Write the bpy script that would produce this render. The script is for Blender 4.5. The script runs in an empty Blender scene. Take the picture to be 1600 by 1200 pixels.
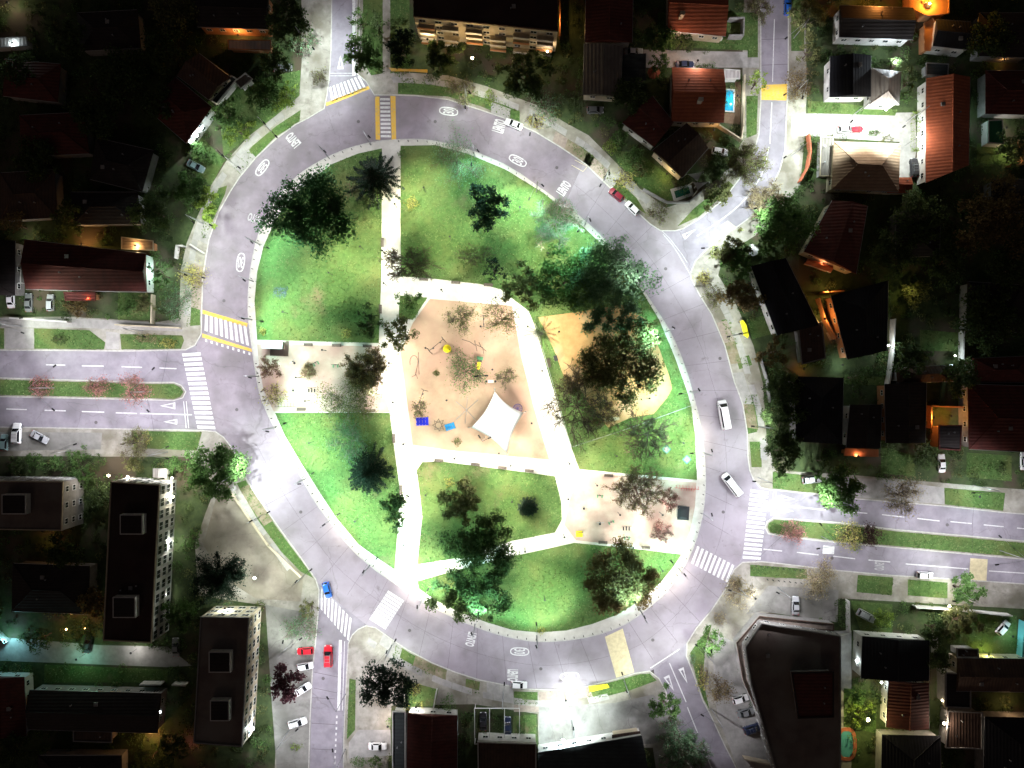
import bpy, bmesh, math, random
import numpy as np
from mathutils import Vector, Matrix

R = math.radians
rnd = random.Random(7)
C = bpy.context.scene.collection
SC = bpy.context.scene

# ------------------------------------------------------------------ camera, sky, moon, exposure
CAM_H = 190.0                       # height of the drone over the ground
PX = 1 / 6.4                        # one photograph pixel on the ground, in metres
cam_data = bpy.data.cameras.new('drone_camera')
cam_data.sensor_width = 36.0
cam_data.lens = 36.0 * CAM_H / 250.0
cam_data.clip_start = 1.0
cam_data.clip_end = 4000.0
cam = bpy.data.objects.new('drone_camera', cam_data)
cam.location = (0, 0, CAM_H)
C.objects.link(cam)
SC.camera = cam

world = bpy.data.worlds.new('World')
SC.world = world
world.use_nodes = True
wn = world.node_tree.nodes
wl = world.node_tree.links
bg = wn['Background']
sky = wn.new('ShaderNodeTexSky')
sky.sky_type = 'NISHITA'
sky.sun_disc = False
sky.sun_elevation = R(35)
sky.sun_rotation = R(200)
bg.inputs['Strength'].default_value = 0.014      # night: the sky is all but black, warmed by the glow of the town
tint = wn.new('ShaderNodeMix')
tint.data_type, tint.blend_type = 'RGBA', 'MULTIPLY'
tint.inputs[0].default_value = 1.0
tint.inputs[7].default_value = (1.0, 0.62, 0.42, 1)
wl.new(sky.outputs['Color'], tint.inputs[6])
wl.new(tint.outputs[2], bg.inputs['Color'])
moon_data = bpy.data.lights.new('moon', 'SUN')
moon_data.energy = 0.03
moon_data.angle = R(0.5)
moon_data.color = (1.0, 0.95, 0.88)
moon = bpy.data.objects.new('moon', moon_data)
moon.rotation_euler = (R(55), 0, R(-20))
C.objects.link(moon)

SC.view_settings.view_transform = 'Standard'
SC.view_settings.look = 'None'
SC.view_settings.gamma = 1.0
SC.view_settings.exposure = 0.12
SC.view_settings.use_curve_mapping = False
SC.render.engine = 'CYCLES'
SC.cycles.use_denoising = True
SC.cycles.max_bounces = 4
SC.cycles.diffuse_bounces = 2
SC.cycles.glossy_bounces = 2
SC.cycles.transmission_bounces = 3
SC.cycles.transparent_max_bounces = 4
SC.cycles.sample_clamp_indirect = 4.0
SC.cycles.use_light_tree = True
SC.cycles.caustics_reflective = False
SC.cycles.caustics_refractive = False


def W(px, py, z=0.0):
    """ground point (or point at height z) seen at a pixel of the 1600 x 1200 photograph"""
    k = (CAM_H - z) / CAM_H * PX
    return Vector(((px - 800) * k, (600 - py) * k, z))


# ------------------------------------------------------------------ materials
MATS = {}


def mat(name, col, rough=0.85, col2=None, scale=1.0, detail=6.0, bump=0.0, bscale=20.0, metal=0.0, spec=0.3,
        col3=None, scale3=0.12, mix3=(0.45, 0.65), emit=None, estr=0.0, alpha=None, wave=None, coord='pos', contrast=(0.35, 0.65), worn=None, cracks=None):
    m = bpy.data.materials.new(name)
    m.use_nodes = True
    n, l = m.node_tree.nodes, m.node_tree.links
    b = n['Principled BSDF']
    b.inputs['Roughness'].default_value = rough
    b.inputs['Metallic'].default_value = metal
    b.inputs['Specular IOR Level'].default_value = spec
    b.inputs['Base Color'].default_value = (*col, 1)
    if coord == 'pos':
        g = n.new('ShaderNodeNewGeometry'); vec = g.outputs['Position']
    else:
        g = n.new('ShaderNodeTexCoord'); vec = g.outputs['Object']
    out = None
    if col2:
        t = n.new('ShaderNodeTexNoise'); t.inputs['Scale'].default_value = scale; t.inputs['Detail'].default_value = detail
        t.inputs['Roughness'].default_value = 0.62
        l.new(vec, t.inputs['Vector'])
        r = n.new('ShaderNodeValToRGB')
        r.color_ramp.elements[0].position, r.color_ramp.elements[1].position = contrast
        r.color_ramp.elements[0].color = (*col, 1); r.color_ramp.elements[1].color = (*col2, 1)
        l.new(t.outputs['Fac'], r.inputs['Fac'])
        out = r.outputs['Color']
    if col3:
        t = n.new('ShaderNodeTexNoise'); t.inputs['Scale'].default_value = scale3; t.inputs['Detail'].default_value = 5.0
        l.new(vec, t.inputs['Vector'])
        mr = n.new('ShaderNodeMapRange'); mr.inputs['From Min'].default_value, mr.inputs['From Max'].default_value = mix3
        l.new(t.outputs['Fac'], mr.inputs['Value'])
        mx = n.new('ShaderNodeMix'); mx.data_type = 'RGBA'
        l.new(mr.outputs['Result'], mx.inputs[0])
        if out: l.new(out, mx.inputs[6])
        else: mx.inputs[6].default_value = (*col, 1)
        mx.inputs[7].default_value = (*col3, 1)
        out = mx.outputs[2]
    def blend(fac, colour):
        nonlocal out
        mx = n.new('ShaderNodeMix'); mx.data_type = 'RGBA'
        l.new(fac, mx.inputs[0])
        if out: l.new(out, mx.inputs[6])
        else: mx.inputs[6].default_value = (*col, 1)
        mx.inputs[7].default_value = (*colour, 1)
        out = mx.outputs[2]
    if worn:                                    # bare or stained spots: colour, noise scale, from, to
        t = n.new('ShaderNodeTexNoise'); t.inputs['Scale'].default_value = worn[1]; t.inputs['Detail'].default_value = 7; t.inputs['Roughness'].default_value = 0.65
        ad = n.new('ShaderNodeVectorMath'); ad.inputs[1].default_value = (37, 11, 5); l.new(vec, ad.inputs[0]); l.new(ad.outputs[0], t.inputs['Vector'])
        mr = n.new('ShaderNodeMapRange'); mr.inputs['From Min'].default_value, mr.inputs['From Max'].default_value = worn[2], worn[3]
        l.new(t.outputs['Fac'], mr.inputs['Value']); blend(mr.outputs['Result'], worn[0])
    if cracks:                                  # wandering hairline cracks: colour, scale, width, strength
        t = n.new('ShaderNodeTexNoise'); t.inputs['Scale'].default_value = 0.5; t.inputs['Detail'].default_value = 4
        l.new(vec, t.inputs['Vector'])
        mv = n.new('ShaderNodeVectorMath'); mv.operation = 'MULTIPLY_ADD'; mv.inputs[1].default_value = (2.4, 2.4, 0)
        l.new(t.outputs['Color'], mv.inputs[0]); l.new(vec, mv.inputs[2])
        v = n.new('ShaderNodeTexVoronoi'); v.feature = 'DISTANCE_TO_EDGE'; v.inputs['Scale'].default_value = cracks[1]
        l.new(mv.outputs[0], v.inputs['Vector'])
        mr = n.new('ShaderNodeMapRange'); mr.inputs['From Min'].default_value, mr.inputs['From Max'].default_value = 0.0, cracks[2]
        mr.inputs['To Min'].default_value, mr.inputs['To Max'].default_value = cracks[3], 0.0
        l.new(v.outputs['Distance'], mr.inputs['Value']); blend(mr.outputs['Result'], cracks[0])
    if wave:                                    # darker grooves between the courses of a roof
        wq = n.new('ShaderNodeTexWave'); wq.wave_type = 'BANDS'; wq.bands_direction = wave[0]
        wq.inputs['Scale'].default_value = wave[1]; wq.inputs['Distortion'].default_value = 1.6; wq.inputs['Detail Scale'].default_value = 3; wq.inputs['Detail'].default_value = 4
        l.new(vec, wq.inputs['Vector'])
        mr = n.new('ShaderNodeMapRange'); mr.inputs['From Min'].default_value, mr.inputs['From Max'].default_value = 0.0, 0.55
        mr.inputs['To Min'].default_value, mr.inputs['To Max'].default_value = 0.4, 0.0
        l.new(wq.outputs['Fac'], mr.inputs['Value']); blend(mr.outputs['Result'], tuple(c * 0.45 for c in col))
    if out:
        l.new(out, b.inputs['Base Color'])
    h = None
    if wave:                                    # roof relief: rows of tiles or corrugation
        wv = n.new('ShaderNodeTexWave'); wv.wave_type = 'BANDS'; wv.bands_direction = wave[0]
        wv.inputs['Scale'].default_value = wave[1]; wv.inputs['Distortion'].default_value = 0.4
        l.new(vec, wv.inputs['Vector'])
        h = wv.outputs['Fac']
    elif bump:
        t = n.new('ShaderNodeTexNoise'); t.inputs['Scale'].default_value = bscale; t.inputs['Detail'].default_value = 3
        l.new(vec, t.inputs['Vector'])
        h = t.outputs['Fac']
    if h is not None and bump:
        bp = n.new('ShaderNodeBump'); bp.inputs['Strength'].default_value = bump; bp.inputs['Distance'].default_value = 0.08
        l.new(h, bp.inputs['Height']); l.new(bp.outputs['Normal'], b.inputs['Normal'])
    if emit:
        b.inputs['Emission Color'].default_value = (*emit, 1); b.inputs['Emission Strength'].default_value = estr
    MATS[name] = m
    return m


def leafmat(name, a, b_, dry=None):
    a, b_ = tuple(c * 1.3 for c in a), tuple(c * 1.9 for c in b_)
    m = mat(name, a, 0.7, b_, 0.9, 4, spec=0.25, col3=dry, scale3=0.5, mix3=(0.5, 0.7))
    n, l = m.node_tree.nodes, m.node_tree.links          # leaves let some light through
    b = n['Principled BSDF']
    tr = n.new('ShaderNodeBsdfTranslucent'); mx = n.new('ShaderNodeMixShader'); mx.inputs[0].default_value = 0.48
    src = b.inputs['Base Color'].links[0].from_socket
    l.new(src, tr.inputs['Color']); l.new(b.outputs[0], mx.inputs[1]); l.new(tr.outputs[0], mx.inputs[2])
    l.new(mx.outputs[0], n['Material Output'].inputs['Surface'])
    return m


ROADC = ((0.265, 0.235, 0.268), (0.31, 0.277, 0.318))
mat('soil', (0.035, 0.03, 0.022), 0.95, (0.06, 0.05, 0.035), 0.4, col3=(0.03, 0.045, 0.02), scale3=0.15)
mat('garden', (0.03, 0.05, 0.018), 0.95, (0.06, 0.085, 0.03), 0.8, col3=(0.075, 0.06, 0.04), scale3=0.12, mix3=(0.5, 0.62), bump=0.4, bscale=4)
mat('concrete_road', ROADC[0], 0.8, ROADC[1], 0.22, 8, bump=0.12, bscale=9, col3=(0.2, 0.178, 0.195), scale3=0.16, mix3=(0.48, 0.75), worn=((0.15, 0.135, 0.14), 0.5, 0.62, 0.8), cracks=((0.1, 0.09, 0.09), 0.05, 0.004, 0.3))
mat('asphalt', (0.218, 0.19, 0.218), 0.85, (0.28, 0.246, 0.282), 0.3, 9, bump=0.15, bscale=12, col3=(0.165, 0.148, 0.155), scale3=0.09, mix3=(0.46, 0.7), worn=((0.13, 0.115, 0.115), 0.45, 0.6, 0.8), cracks=((0.09, 0.08, 0.08), 0.07, 0.005, 0.38))
mat('street_asphalt', (0.225, 0.205, 0.24), 0.85, (0.3, 0.275, 0.315), 0.35, 9, bump=0.15, bscale=12, col3=(0.17, 0.155, 0.175), scale3=0.11, mix3=(0.48, 0.74), worn=((0.14, 0.125, 0.13), 0.4, 0.6, 0.8), cracks=((0.09, 0.08, 0.08), 0.06, 0.005, 0.38))
mat('joint', (0.07, 0.062, 0.065), 0.95)
mat('pavement', (0.25, 0.235, 0.2), 0.85, (0.37, 0.35, 0.31), 0.5, 9, bump=0.12, bscale=8, col3=(0.17, 0.155, 0.12), scale3=0.14, mix3=(0.46, 0.66), worn=((0.14, 0.125, 0.1), 0.35, 0.56, 0.76), cracks=((0.09, 0.085, 0.07), 0.12, 0.008, 0.35))
mat('park_path', (0.44, 0.42, 0.38), 0.85, (0.54, 0.52, 0.48), 0.6, 8, bump=0.1, bscale=8, col3=(0.36, 0.34, 0.3), scale3=0.2, mix3=(0.55, 0.8))
mat('kerb', (0.36, 0.35, 0.33), 0.8, (0.5, 0.49, 0.45), 1.5)
mat('driveway', (0.26, 0.25, 0.24), 0.85, (0.36, 0.345, 0.33), 0.6, 8, bump=0.1)
mat('brick_paving', (0.25, 0.2, 0.17), 0.85, (0.34, 0.28, 0.24), 1.2, 8, bump=0.2)
mat('dirt_paving', (0.23, 0.2, 0.155), 0.9, (0.31, 0.275, 0.22), 0.3, 9, bump=0.2, col3=(0.16, 0.145, 0.11), scale3=0.1, mix3=(0.42, 0.68), worn=((0.13, 0.115, 0.085), 0.25, 0.55, 0.75), cracks=((0.1, 0.09, 0.07), 0.08, 0.006, 0.4))
mat('lot_paving', (0.2, 0.195, 0.18), 0.85, (0.29, 0.28, 0.265), 0.4, 9, bump=0.15, col3=(0.15, 0.145, 0.13), scale3=0.12, mix3=(0.44, 0.68), worn=((0.11, 0.105, 0.095), 0.35, 0.57, 0.78), cracks=((0.08, 0.075, 0.07), 0.09, 0.006, 0.45))
mat('soil_path', (0.2, 0.16, 0.11), 0.95, (0.28, 0.24, 0.17), 0.9, 9, bump=0.2, col3=(0.12, 0.13, 0.06), scale3=0.4, mix3=(0.45, 0.65))
mat('plaza', (0.36, 0.275, 0.23), 0.9, (0.45, 0.365, 0.305), 0.35, 8, bump=0.15, worn=((0.26, 0.2, 0.17), 0.3, 0.57, 0.78), col3=(0.35, 0.235, 0.205), scale3=0.16, mix3=(0.45, 0.65))
mat('play_sand', (0.33, 0.232, 0.158), 0.92, (0.4, 0.295, 0.2), 0.4, 9, bump=0.3, bscale=3, col3=(0.37, 0.23, 0.17), scale3=0.09, mix3=(0.42, 0.62), worn=((0.27, 0.185, 0.125), 0.22, 0.55, 0.78))
mat('gold_sand', (0.33, 0.2, 0.085), 0.92, (0.4, 0.26, 0.12), 0.5, 9, bump=0.2, col3=(0.42, 0.32, 0.2), scale3=0.1, mix3=(0.5, 0.7))
mat('lawn', (0.052, 0.1, 0.028), 0.95, (0.092, 0.16, 0.048), 1.1, 9, spec=0.1, bump=0.5, bscale=5, col3=(0.125, 0.145, 0.05), scale3=0.13, mix3=(0.46, 0.72), worn=((0.17, 0.135, 0.08), 0.085, 0.6, 0.74))
mat('grass_blade', (0.03, 0.075, 0.018), 0.9, (0.17, 0.235, 0.09), 2.6, 5, spec=0.1, contrast=(0.36, 0.6), col3=(0.17, 0.18, 0.08), scale3=0.15, mix3=(0.5, 0.75))
mat('paint_white', (0.7, 0.7, 0.7), 0.7, (0.54, 0.53, 0.53), 3.0, 6, worn=((0.3, 0.28, 0.3), 1.1, 0.56, 0.72))
mat('paint_faded', (0.5, 0.5, 0.5), 0.75, (0.34, 0.33, 0.34), 2.0, 7)
mat('paint_yellow', (0.72, 0.42, 0.04), 0.7, (0.62, 0.42, 0.12), 1.5, 7, worn=((0.3, 0.26, 0.24), 0.9, 0.56, 0.74))
mat('paint_cream', (0.66, 0.58, 0.36), 0.75, (0.5, 0.43, 0.28), 1.0, 7)
mat('steel', (0.32, 0.33, 0.34), 0.45, metal=0.6)
mat('street_iron', (0.11, 0.1, 0.105), 0.6)
mat('dark_steel', (0.03, 0.03, 0.033), 0.55, metal=0.3)
mat('white_steel', (0.62, 0.63, 0.6), 0.5)
mat('wood', (0.075, 0.056, 0.048), 0.8, (0.11, 0.085, 0.072), 6, coord='obj')
mat('bark', (0.085, 0.06, 0.045), 0.95, (0.14, 0.105, 0.08), 4, coord='obj', bump=0.4)
mat('pale_bark', (0.2, 0.17, 0.14), 0.95, (0.28, 0.24, 0.2), 4, coord='obj', bump=0.4)
mat('red_bark', (0.15, 0.075, 0.06), 0.95, (0.22, 0.13, 0.1), 4, coord='obj')
mat('lens_cool', (0.9, 0.9, 0.9), 0.3, emit=(0.85, 0.97, 1.0), estr=30)
mat('lens_warm', (0.9, 0.85, 0.7), 0.3, emit=(1.0, 0.86, 0.6), estr=30)
mat('lens_amber', (0.9, 0.6, 0.3), 0.3, emit=(1.0, 0.5, 0.15), estr=30)
mat('glass_dark', (0.012, 0.014, 0.017), 0.08, spec=0.6)
mat('glass_window', (0.025, 0.03, 0.035), 0.1, spec=0.6)
mat('tyre', (0.015, 0.015, 0.015), 0.9)
mat('rim', (0.4, 0.4, 0.42), 0.35, metal=0.8)
mat('lamp_clear', (0.75, 0.76, 0.78), 0.2)
mat('lamp_red', (0.4, 0.02, 0.02), 0.3)
for nm, c in dict(white=(0.78, 0.78, 0.78), silver=(0.42, 0.43, 0.45), grey=(0.16, 0.165, 0.17), black=(0.022, 0.022, 0.026), red=(0.55, 0.015, 0.03),
                  maroon=(0.2, 0.012, 0.03), blue=(0.015, 0.12, 0.5), navy=(0.02, 0.03, 0.07), teal=(0.3, 0.46, 0.46)).items():
    mat('car_' + nm, c, 0.3, spec=0.5)
mat('wall_white', (0.62, 0.61, 0.58), 0.85, (0.5, 0.49, 0.46), 0.8, bump=0.1)
mat('wall_cream', (0.52, 0.45, 0.33), 0.85, (0.42, 0.36, 0.26), 0.8, bump=0.1)
mat('wall_grey', (0.28, 0.27, 0.26), 0.85, (0.2, 0.195, 0.19), 0.8, bump=0.1)
mat('wall_orange', (0.45, 0.21, 0.09), 0.85, (0.36, 0.17, 0.08), 0.8, bump=0.1)
mat('wall_cyan', (0.12, 0.4, 0.45), 0.8)
mat('roof_clay', (0.4, 0.115, 0.055), 0.8, (0.29, 0.085, 0.045), 0.8, 8, bump=0.6, wave=('Y', 0.40))
mat('roof_maroon', (0.12, 0.03, 0.024), 0.8, (0.075, 0.022, 0.018), 0.7, 8, bump=0.6, wave=('Y', 0.40))
mat('roof_brown', (0.1, 0.062, 0.045), 0.85, (0.065, 0.042, 0.034), 0.6, 8, bump=0.5, wave=('X', 0.43))
mat('roof_dark', (0.035, 0.028, 0.027), 0.85, (0.022, 0.018, 0.018), 0.5, 8, bump=0.4, wave=('Y', 0.43))
mat('roof_tar', (0.045, 0.022, 0.02), 0.9, (0.03, 0.017, 0.016), 0.3, 8, bump=0.2, bscale=3, col3=(0.05, 0.035, 0.03), scale3=0.12)
mat('roof_felt', (0.17, 0.135, 0.115), 0.9, (0.12, 0.095, 0.085), 0.3, 8, bump=0.2, bscale=3, col3=(0.19, 0.17, 0.15), scale3=0.12)
mat('roof_black', (0.014, 0.015, 0.02), 0.85, (0.01, 0.01, 0.013), 0.5, bump=0.4, wave=('X', 0.43))
mat('roof_grey', (0.2, 0.185, 0.165), 0.7, (0.15, 0.135, 0.12), 0.5, 8, bump=0.7, wave=('X', 0.36))
mat('roof_tan', (0.3, 0.21, 0.14), 0.8, (0.23, 0.155, 0.1), 0.6, 8, bump=0.6, wave=('Y', 0.43))
mat('roof_slate', (0.05, 0.06, 0.062), 0.8, (0.035, 0.042, 0.045), 0.4, 8, bump=0.4, wave=('Y', 0.36))
mat('roof_pale', (0.46, 0.44, 0.42), 0.7, (0.38, 0.36, 0.35), 0.6, bump=0.4, wave=('X', 0.36))
mat('water_blue', (0.02, 0.3, 0.5), 0.08, (0.03, 0.38, 0.58), 1.5, spec=0.5)
mat('water_teal', (0.08, 0.3, 0.33), 0.08, (0.1, 0.36, 0.38), 1.5, spec=0.5)
mat('water_green', (0.012, 0.07, 0.05), 0.08, (0.016, 0.09, 0.06), 1.5, spec=0.5)
mat('deck', (0.2, 0.13, 0.08), 0.8, (0.14, 0.09, 0.055), 2.0)
mat('terracotta', (0.4, 0.12, 0.06), 0.8, (0.3, 0.09, 0.05), 2.0)
mat('sail_white', (0.56, 0.56, 0.56), 0.7)
mat('sail_grey', (0.4, 0.41, 0.4), 0.8)
mat('play_blue', (0.02, 0.03, 0.55), 0.45)
mat('play_sky', (0.03, 0.3, 0.65), 0.45)
mat('play_yellow', (0.72, 0.58, 0.02), 0.45)
mat('play_red', (0.5, 0.04, 0.04), 0.45)
mat('play_violet', (0.09, 0.06, 0.2), 0.6)
mat('play_green', (0.08, 0.25, 0.12), 0.5)
mat('teal_frame', (0.06, 0.2, 0.17), 0.7)
mat('banner_yellow', (0.72, 0.62, 0.02), 0.6)
mat('tarp_green', (0.02, 0.14, 0.06), 0.7)
leafmat('leaf_dark', (0.026, 0.046, 0.017), (0.06, 0.09, 0.03))
leafmat('leaf_pine', (0.02, 0.055, 0.022), (0.04, 0.1, 0.038))
leafmat('leaf_conifer', (0.008, 0.018, 0.012), (0.018, 0.032, 0.02))
leafmat('leaf_green', (0.04, 0.085, 0.022), (0.075, 0.135, 0.04))
leafmat('leaf_lime', (0.085, 0.14, 0.02), (0.15, 0.21, 0.04))
leafmat('leaf_mint', (0.05, 0.1, 0.055), (0.1, 0.17, 0.09))
leafmat('leaf_olive', (0.065, 0.075, 0.028), (0.13, 0.14, 0.055), (0.1, 0.085, 0.04))
leafmat('leaf_brown', (0.075, 0.058, 0.024), (0.15, 0.115, 0.048), (0.1, 0.06, 0.03))
leafmat('leaf_tan', (0.16, 0.13, 0.075), (0.24, 0.2, 0.115), (0.12, 0.12, 0.05))
leafmat('leaf_pink', (0.2, 0.07, 0.075), (0.32, 0.15, 0.14), (0.13, 0.1, 0.06))
leafmat('leaf_purple', (0.028, 0.01, 0.014), (0.05, 0.018, 0.022))
leafmat('leaf_yellow', (0.2, 0.19, 0.05), (0.3, 0.28, 0.09))
leafmat('leaf_blue', (0.045, 0.07, 0.11), (0.09, 0.12, 0.16))


# ------------------------------------------------------------------ mesh helpers
class MB:
    """collects polygons; build() links them as ONE mesh object"""
    def __init__(s):
        s.v, s.f = [], []

    def add(s, vs, fs):
        o = len(s.v)
        s.v += [tuple(p) for p in vs]
        s.f += [tuple(i + o for i in f) for f in fs]
        return s

    def poly(s, pts):
        return s.add(pts, [tuple(range(len(pts)))])

    def prism(s, pts, z0, z1):
        """pts: xy outline; solid from z0 to z1"""
        a = sum(p[0] * q[1] - q[0] * p[1] for p, q in zip(pts, pts[1:] + pts[:1]))
        if a < 0: pts = pts[::-1]
        n = len(pts)
        vs = [(p[0], p[1], z0) for p in pts] + [(p[0], p[1], z1) for p in pts]
        fs = [tuple(range(n, 2 * n)), tuple(range(n - 1, -1, -1))]
        fs += [(i, (i + 1) % n, n + (i + 1) % n, n + i) for i in range(n)]
        return s.add(vs, fs)

    def box(s, c, d, ang=0.0):
        """box centred on c, full size d, turned by ang about z"""
        ca, sa = math.cos(ang), math.sin(ang)
        vs = []
        for z in (-1, 1):
            for x, y in ((-1, -1), (1, -1), (1, 1), (-1, 1)):
                X, Y = x * d[0] / 2, y * d[1] / 2
                vs.append((c[0] + X * ca - Y * sa, c[1] + X * sa + Y * ca, c[2] + z * d[2] / 2))
        return s.add(vs, [(3, 2, 1, 0), (4, 5, 6, 7), (0, 1, 5, 4), (1, 2, 6, 5), (2, 3, 7, 6), (3, 0, 4, 7)])

    def tube(s, pts, rads, n=6, cap=True):
        pts = [Vector(p) for p in pts]
        if not isinstance(rads, (list, tuple)): rads = [rads] * len(pts)
        o = len(s.v)
        for i, p in enumerate(pts):
            d = (pts[min(i + 1, len(pts) - 1)] - pts[max(i - 1, 0)])
            d = d.normalized() if d.length > 1e-6 else Vector((0, 0, 1))
            u = d.cross(Vector((0, 0, 1)))
            u = u.normalized() if u.length > 1e-3 else Vector((1, 0, 0))
            w = d.cross(u)
            for k in range(n):
                a = 2 * math.pi * k / n
                s.v.append(tuple(p + (u * math.cos(a) + w * math.sin(a)) * rads[i]))
        for i in range(len(pts) - 1):
            for k in range(n):
                a, b = o + i * n + k, o + i * n + (k + 1) % n
                s.f.append((a, b, b + n, a + n))
        if cap:
            s.f.append(tuple(o + k for k in range(n - 1, -1, -1)))
            e = o + (len(pts) - 1) * n
            s.f.append(tuple(e + k for k in range(n)))
        return s

    def disc(s, c, r, h, n=12):
        return s.prism([(c[0] + r * math.cos(2 * math.pi * k / n), c[1] + r * math.sin(2 * math.pi * k / n)) for k in range(n)], c[2], c[2] + h)

    def build(s, name, m, parent=None, smooth=False):
        me = bpy.data.meshes.new(name)
        me.from_pydata(s.v, [], s.f)
        me.materials.append(MATS[m] if isinstance(m, str) else m)
        if smooth: me.shade_smooth()
        return link(name, me, parent)


def link(name, me, parent=None):
    o = bpy.data.objects.new(name, me)
    C.objects.link(o)
    if parent is not None: o.parent = parent
    return o


def tag(o, label=None, cat=None, group=None, kind=None):
    if label: o['label'] = label
    if cat: o['category'] = cat
    if group: o['group'] = group
    if kind: o['kind'] = kind
    return o


def thing(name, label, cat, loc=(0, 0, 0), rz=0.0, group=None):
    o = bpy.data.objects.new(name, None)
    o.empty_display_size = 0.3
    C.objects.link(o)
    o.location = loc
    o.rotation_euler = (0, 0, rz)
    return tag(o, label, cat, group)


CHILDREN = {}


def copy_tree(o, parent=None):
    c = o.copy()
    C.objects.link(c)
    if parent is not None:
        c.parent = parent
    for ch in list(o.children):
        copy_tree(ch, c)
    return c


def P2(pts, z=0.0):
    return [tuple(W(x, y, z)[:2]) for x, y in pts]


def quads_mesh(name, m, V, parent=None):
    """V: (n,4,3) array of quads"""
    n = len(V)
    me = bpy.data.meshes.new(name)
    me.vertices.add(n * 4)
    me.vertices.foreach_set('co', V.reshape(-1).astype(np.float32))
    me.loops.add(n * 4)
    me.loops.foreach_set('vertex_index', np.arange(n * 4, dtype=np.int32))
    me.polygons.add(n)
    me.polygons.foreach_set('loop_start', np.arange(0, n * 4, 4, dtype=np.int32))
    me.update(calc_edges=True)
    me.materials.append(MATS[m] if isinstance(m, str) else m)
    return link(name, me, parent)


def leaf_quads(P, size, rng, flat=0.5, aspect=0.62):
    """leaf-sized quads of mixed tilt at the points P"""
    n = len(P)
    u = rng.normal(size=(n, 3)); u[:, 2] *= flat
    u /= np.linalg.norm(u, axis=1)[:, None] + 1e-9
    w = rng.normal(size=(n, 3)); w[:, 2] *= flat
    w -= (w * u).sum(1)[:, None] * u
    w /= np.linalg.norm(w, axis=1)[:, None] + 1e-9
    s = size * rng.uniform(0.6, 1.35, size=(n, 1)) * 0.5
    a, b = u * s, w * s * aspect
    return np.stack([P - a, P - b * 1.0, P + a, P + b], axis=1)


def in_poly(x, y, poly):
    r = np.zeros(len(x), bool)
    n = len(poly)
    for i in range(n):
        x1, y1 = poly[i]; x2, y2 = poly[(i + 1) % n]
        c = ((y1 > y) != (y2 > y)) & (x < (x2 - x1) * (y - y1) / (y2 - y1 + 1e-12) + x1)
        r ^= c
    return r


def text_shape(s, offset=0.018):
    cu = bpy.data.curves.new('lettering', 'FONT')
    cu.body = s
    cu.align_x, cu.align_y = 'CENTER', 'CENTER'
    cu.offset = offset
    ob = bpy.data.objects.new('lettering', cu)
    C.objects.link(ob)
    dg = bpy.context.evaluated_depsgraph_get()
    me = bpy.data.meshes.new_from_object(ob.evaluated_get(dg))
    vs = np.array([v.co[:] for v in me.vertices]); fs = [tuple(p.vertices) for p in me.polygons]
    bpy.data.objects.remove(ob); bpy.data.curves.remove(cu); bpy.data.meshes.remove(me)
    mn, mx = vs.min(0), vs.max(0)
    vs[:, :2] = (vs[:, :2] - (mn + mx)[:2] / 2) / (mx - mn)[:2]      # unit box
    return vs, fs

# ------------------------------------------------------------------ the ground, roads, blocks
INNER = [(460,278),(482,262),(512,245),(545,231),(585,221),(620,218),(655,217),(690,222),(722,230),(750,240),(800,262),(850,298),(880,319),(912,342),(962,392),
         (997,442),(1025,482),(1050,522),(1066,560),(1079,600),(1095,662),(1101,712),(1103,755),(1100,795),(1092,832),(1080,865),(1062,898),
         (1040,927),(1005,957),(972,979),(925,995),(875,1002),(837,1003),(800,997),(762,987),(712,967),(662,942),(632,922),(600,900),
         (585,890),(550,860),(517,817),(492,785),(470,745),(447,702),(425,662),(415,640),(405,615),(399,580),(394,545),(389,510),(387,475),
         (389,440),(393,410),(401,372),(413,347),(428,318),(443,297)]
OUTER = [(507,172),(545,158),(583,150),(617,149),(650,150),(700,156),(750,172),(785,184),(815,197),(837,207),(875,230),(915,257),(950,291),(990,327),
         (1035,366),(1056,394),(1080,435),(1092,460),(1112,492),(1132,540),(1147,597),(1154,615),(1160,632),(1167,675),(1169,712),(1171,760),(1166,815),(1158,860),
         (1141,900),(1135,917),(1112,952),(1087,982),(1050,1020),(1015,1046),(990,1052),(960,1061),(917,1072),(862,1077),(825,1076),(800,1072),(750,1062),
         (712,1050),(675,1035),(637,1015),(612,998),(580,976),(535,940),(498,910),(470,870),(435,822),(400,772),(385,747),(370,715),(345,672),(328,620),
         (319,570),(314,522),(316,485),(317,437),(321,410),(327,375),(342,332),(360,300),(375,277),(400,247),(432,217),(462,195),(482,185)]


def smooth(pts, it=2, closed=True):
    for _ in range(it):
        q = []
        n = len(pts)
        for i in range(n if closed else n - 1):
            a, b = pts[i], pts[(i + 1) % n]
            q += [(0.75 * a[0] + 0.25 * b[0], 0.75 * a[1] + 0.25 * b[1]), (0.25 * a[0] + 0.75 * b[0], 0.25 * a[1] + 0.75 * b[1])]
        if not closed: q = [pts[0]] + q + [pts[-1]]
        pts = q
    return pts


INNER = smooth(INNER, 1)
OUTER = smooth(OUTER, 1)
CEN = (752, 610)


def radial(curve):
    a = np.array([math.atan2(y - CEN[1], x - CEN[0]) for x, y in curve])
    r = np.array([math.hypot(x - CEN[0], y - CEN[1]) for x, y in curve])
    o = np.argsort(a); a, r = a[o], r[o]
    a = np.concatenate([a - 2 * math.pi, a, a + 2 * math.pi]); r = np.tile(r, 3)
    return lambda t: float(np.interp((t + math.pi) % (2 * math.pi) - math.pi, a, r))


RIN, ROUT = radial(INNER), radial(OUTER)


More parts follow.
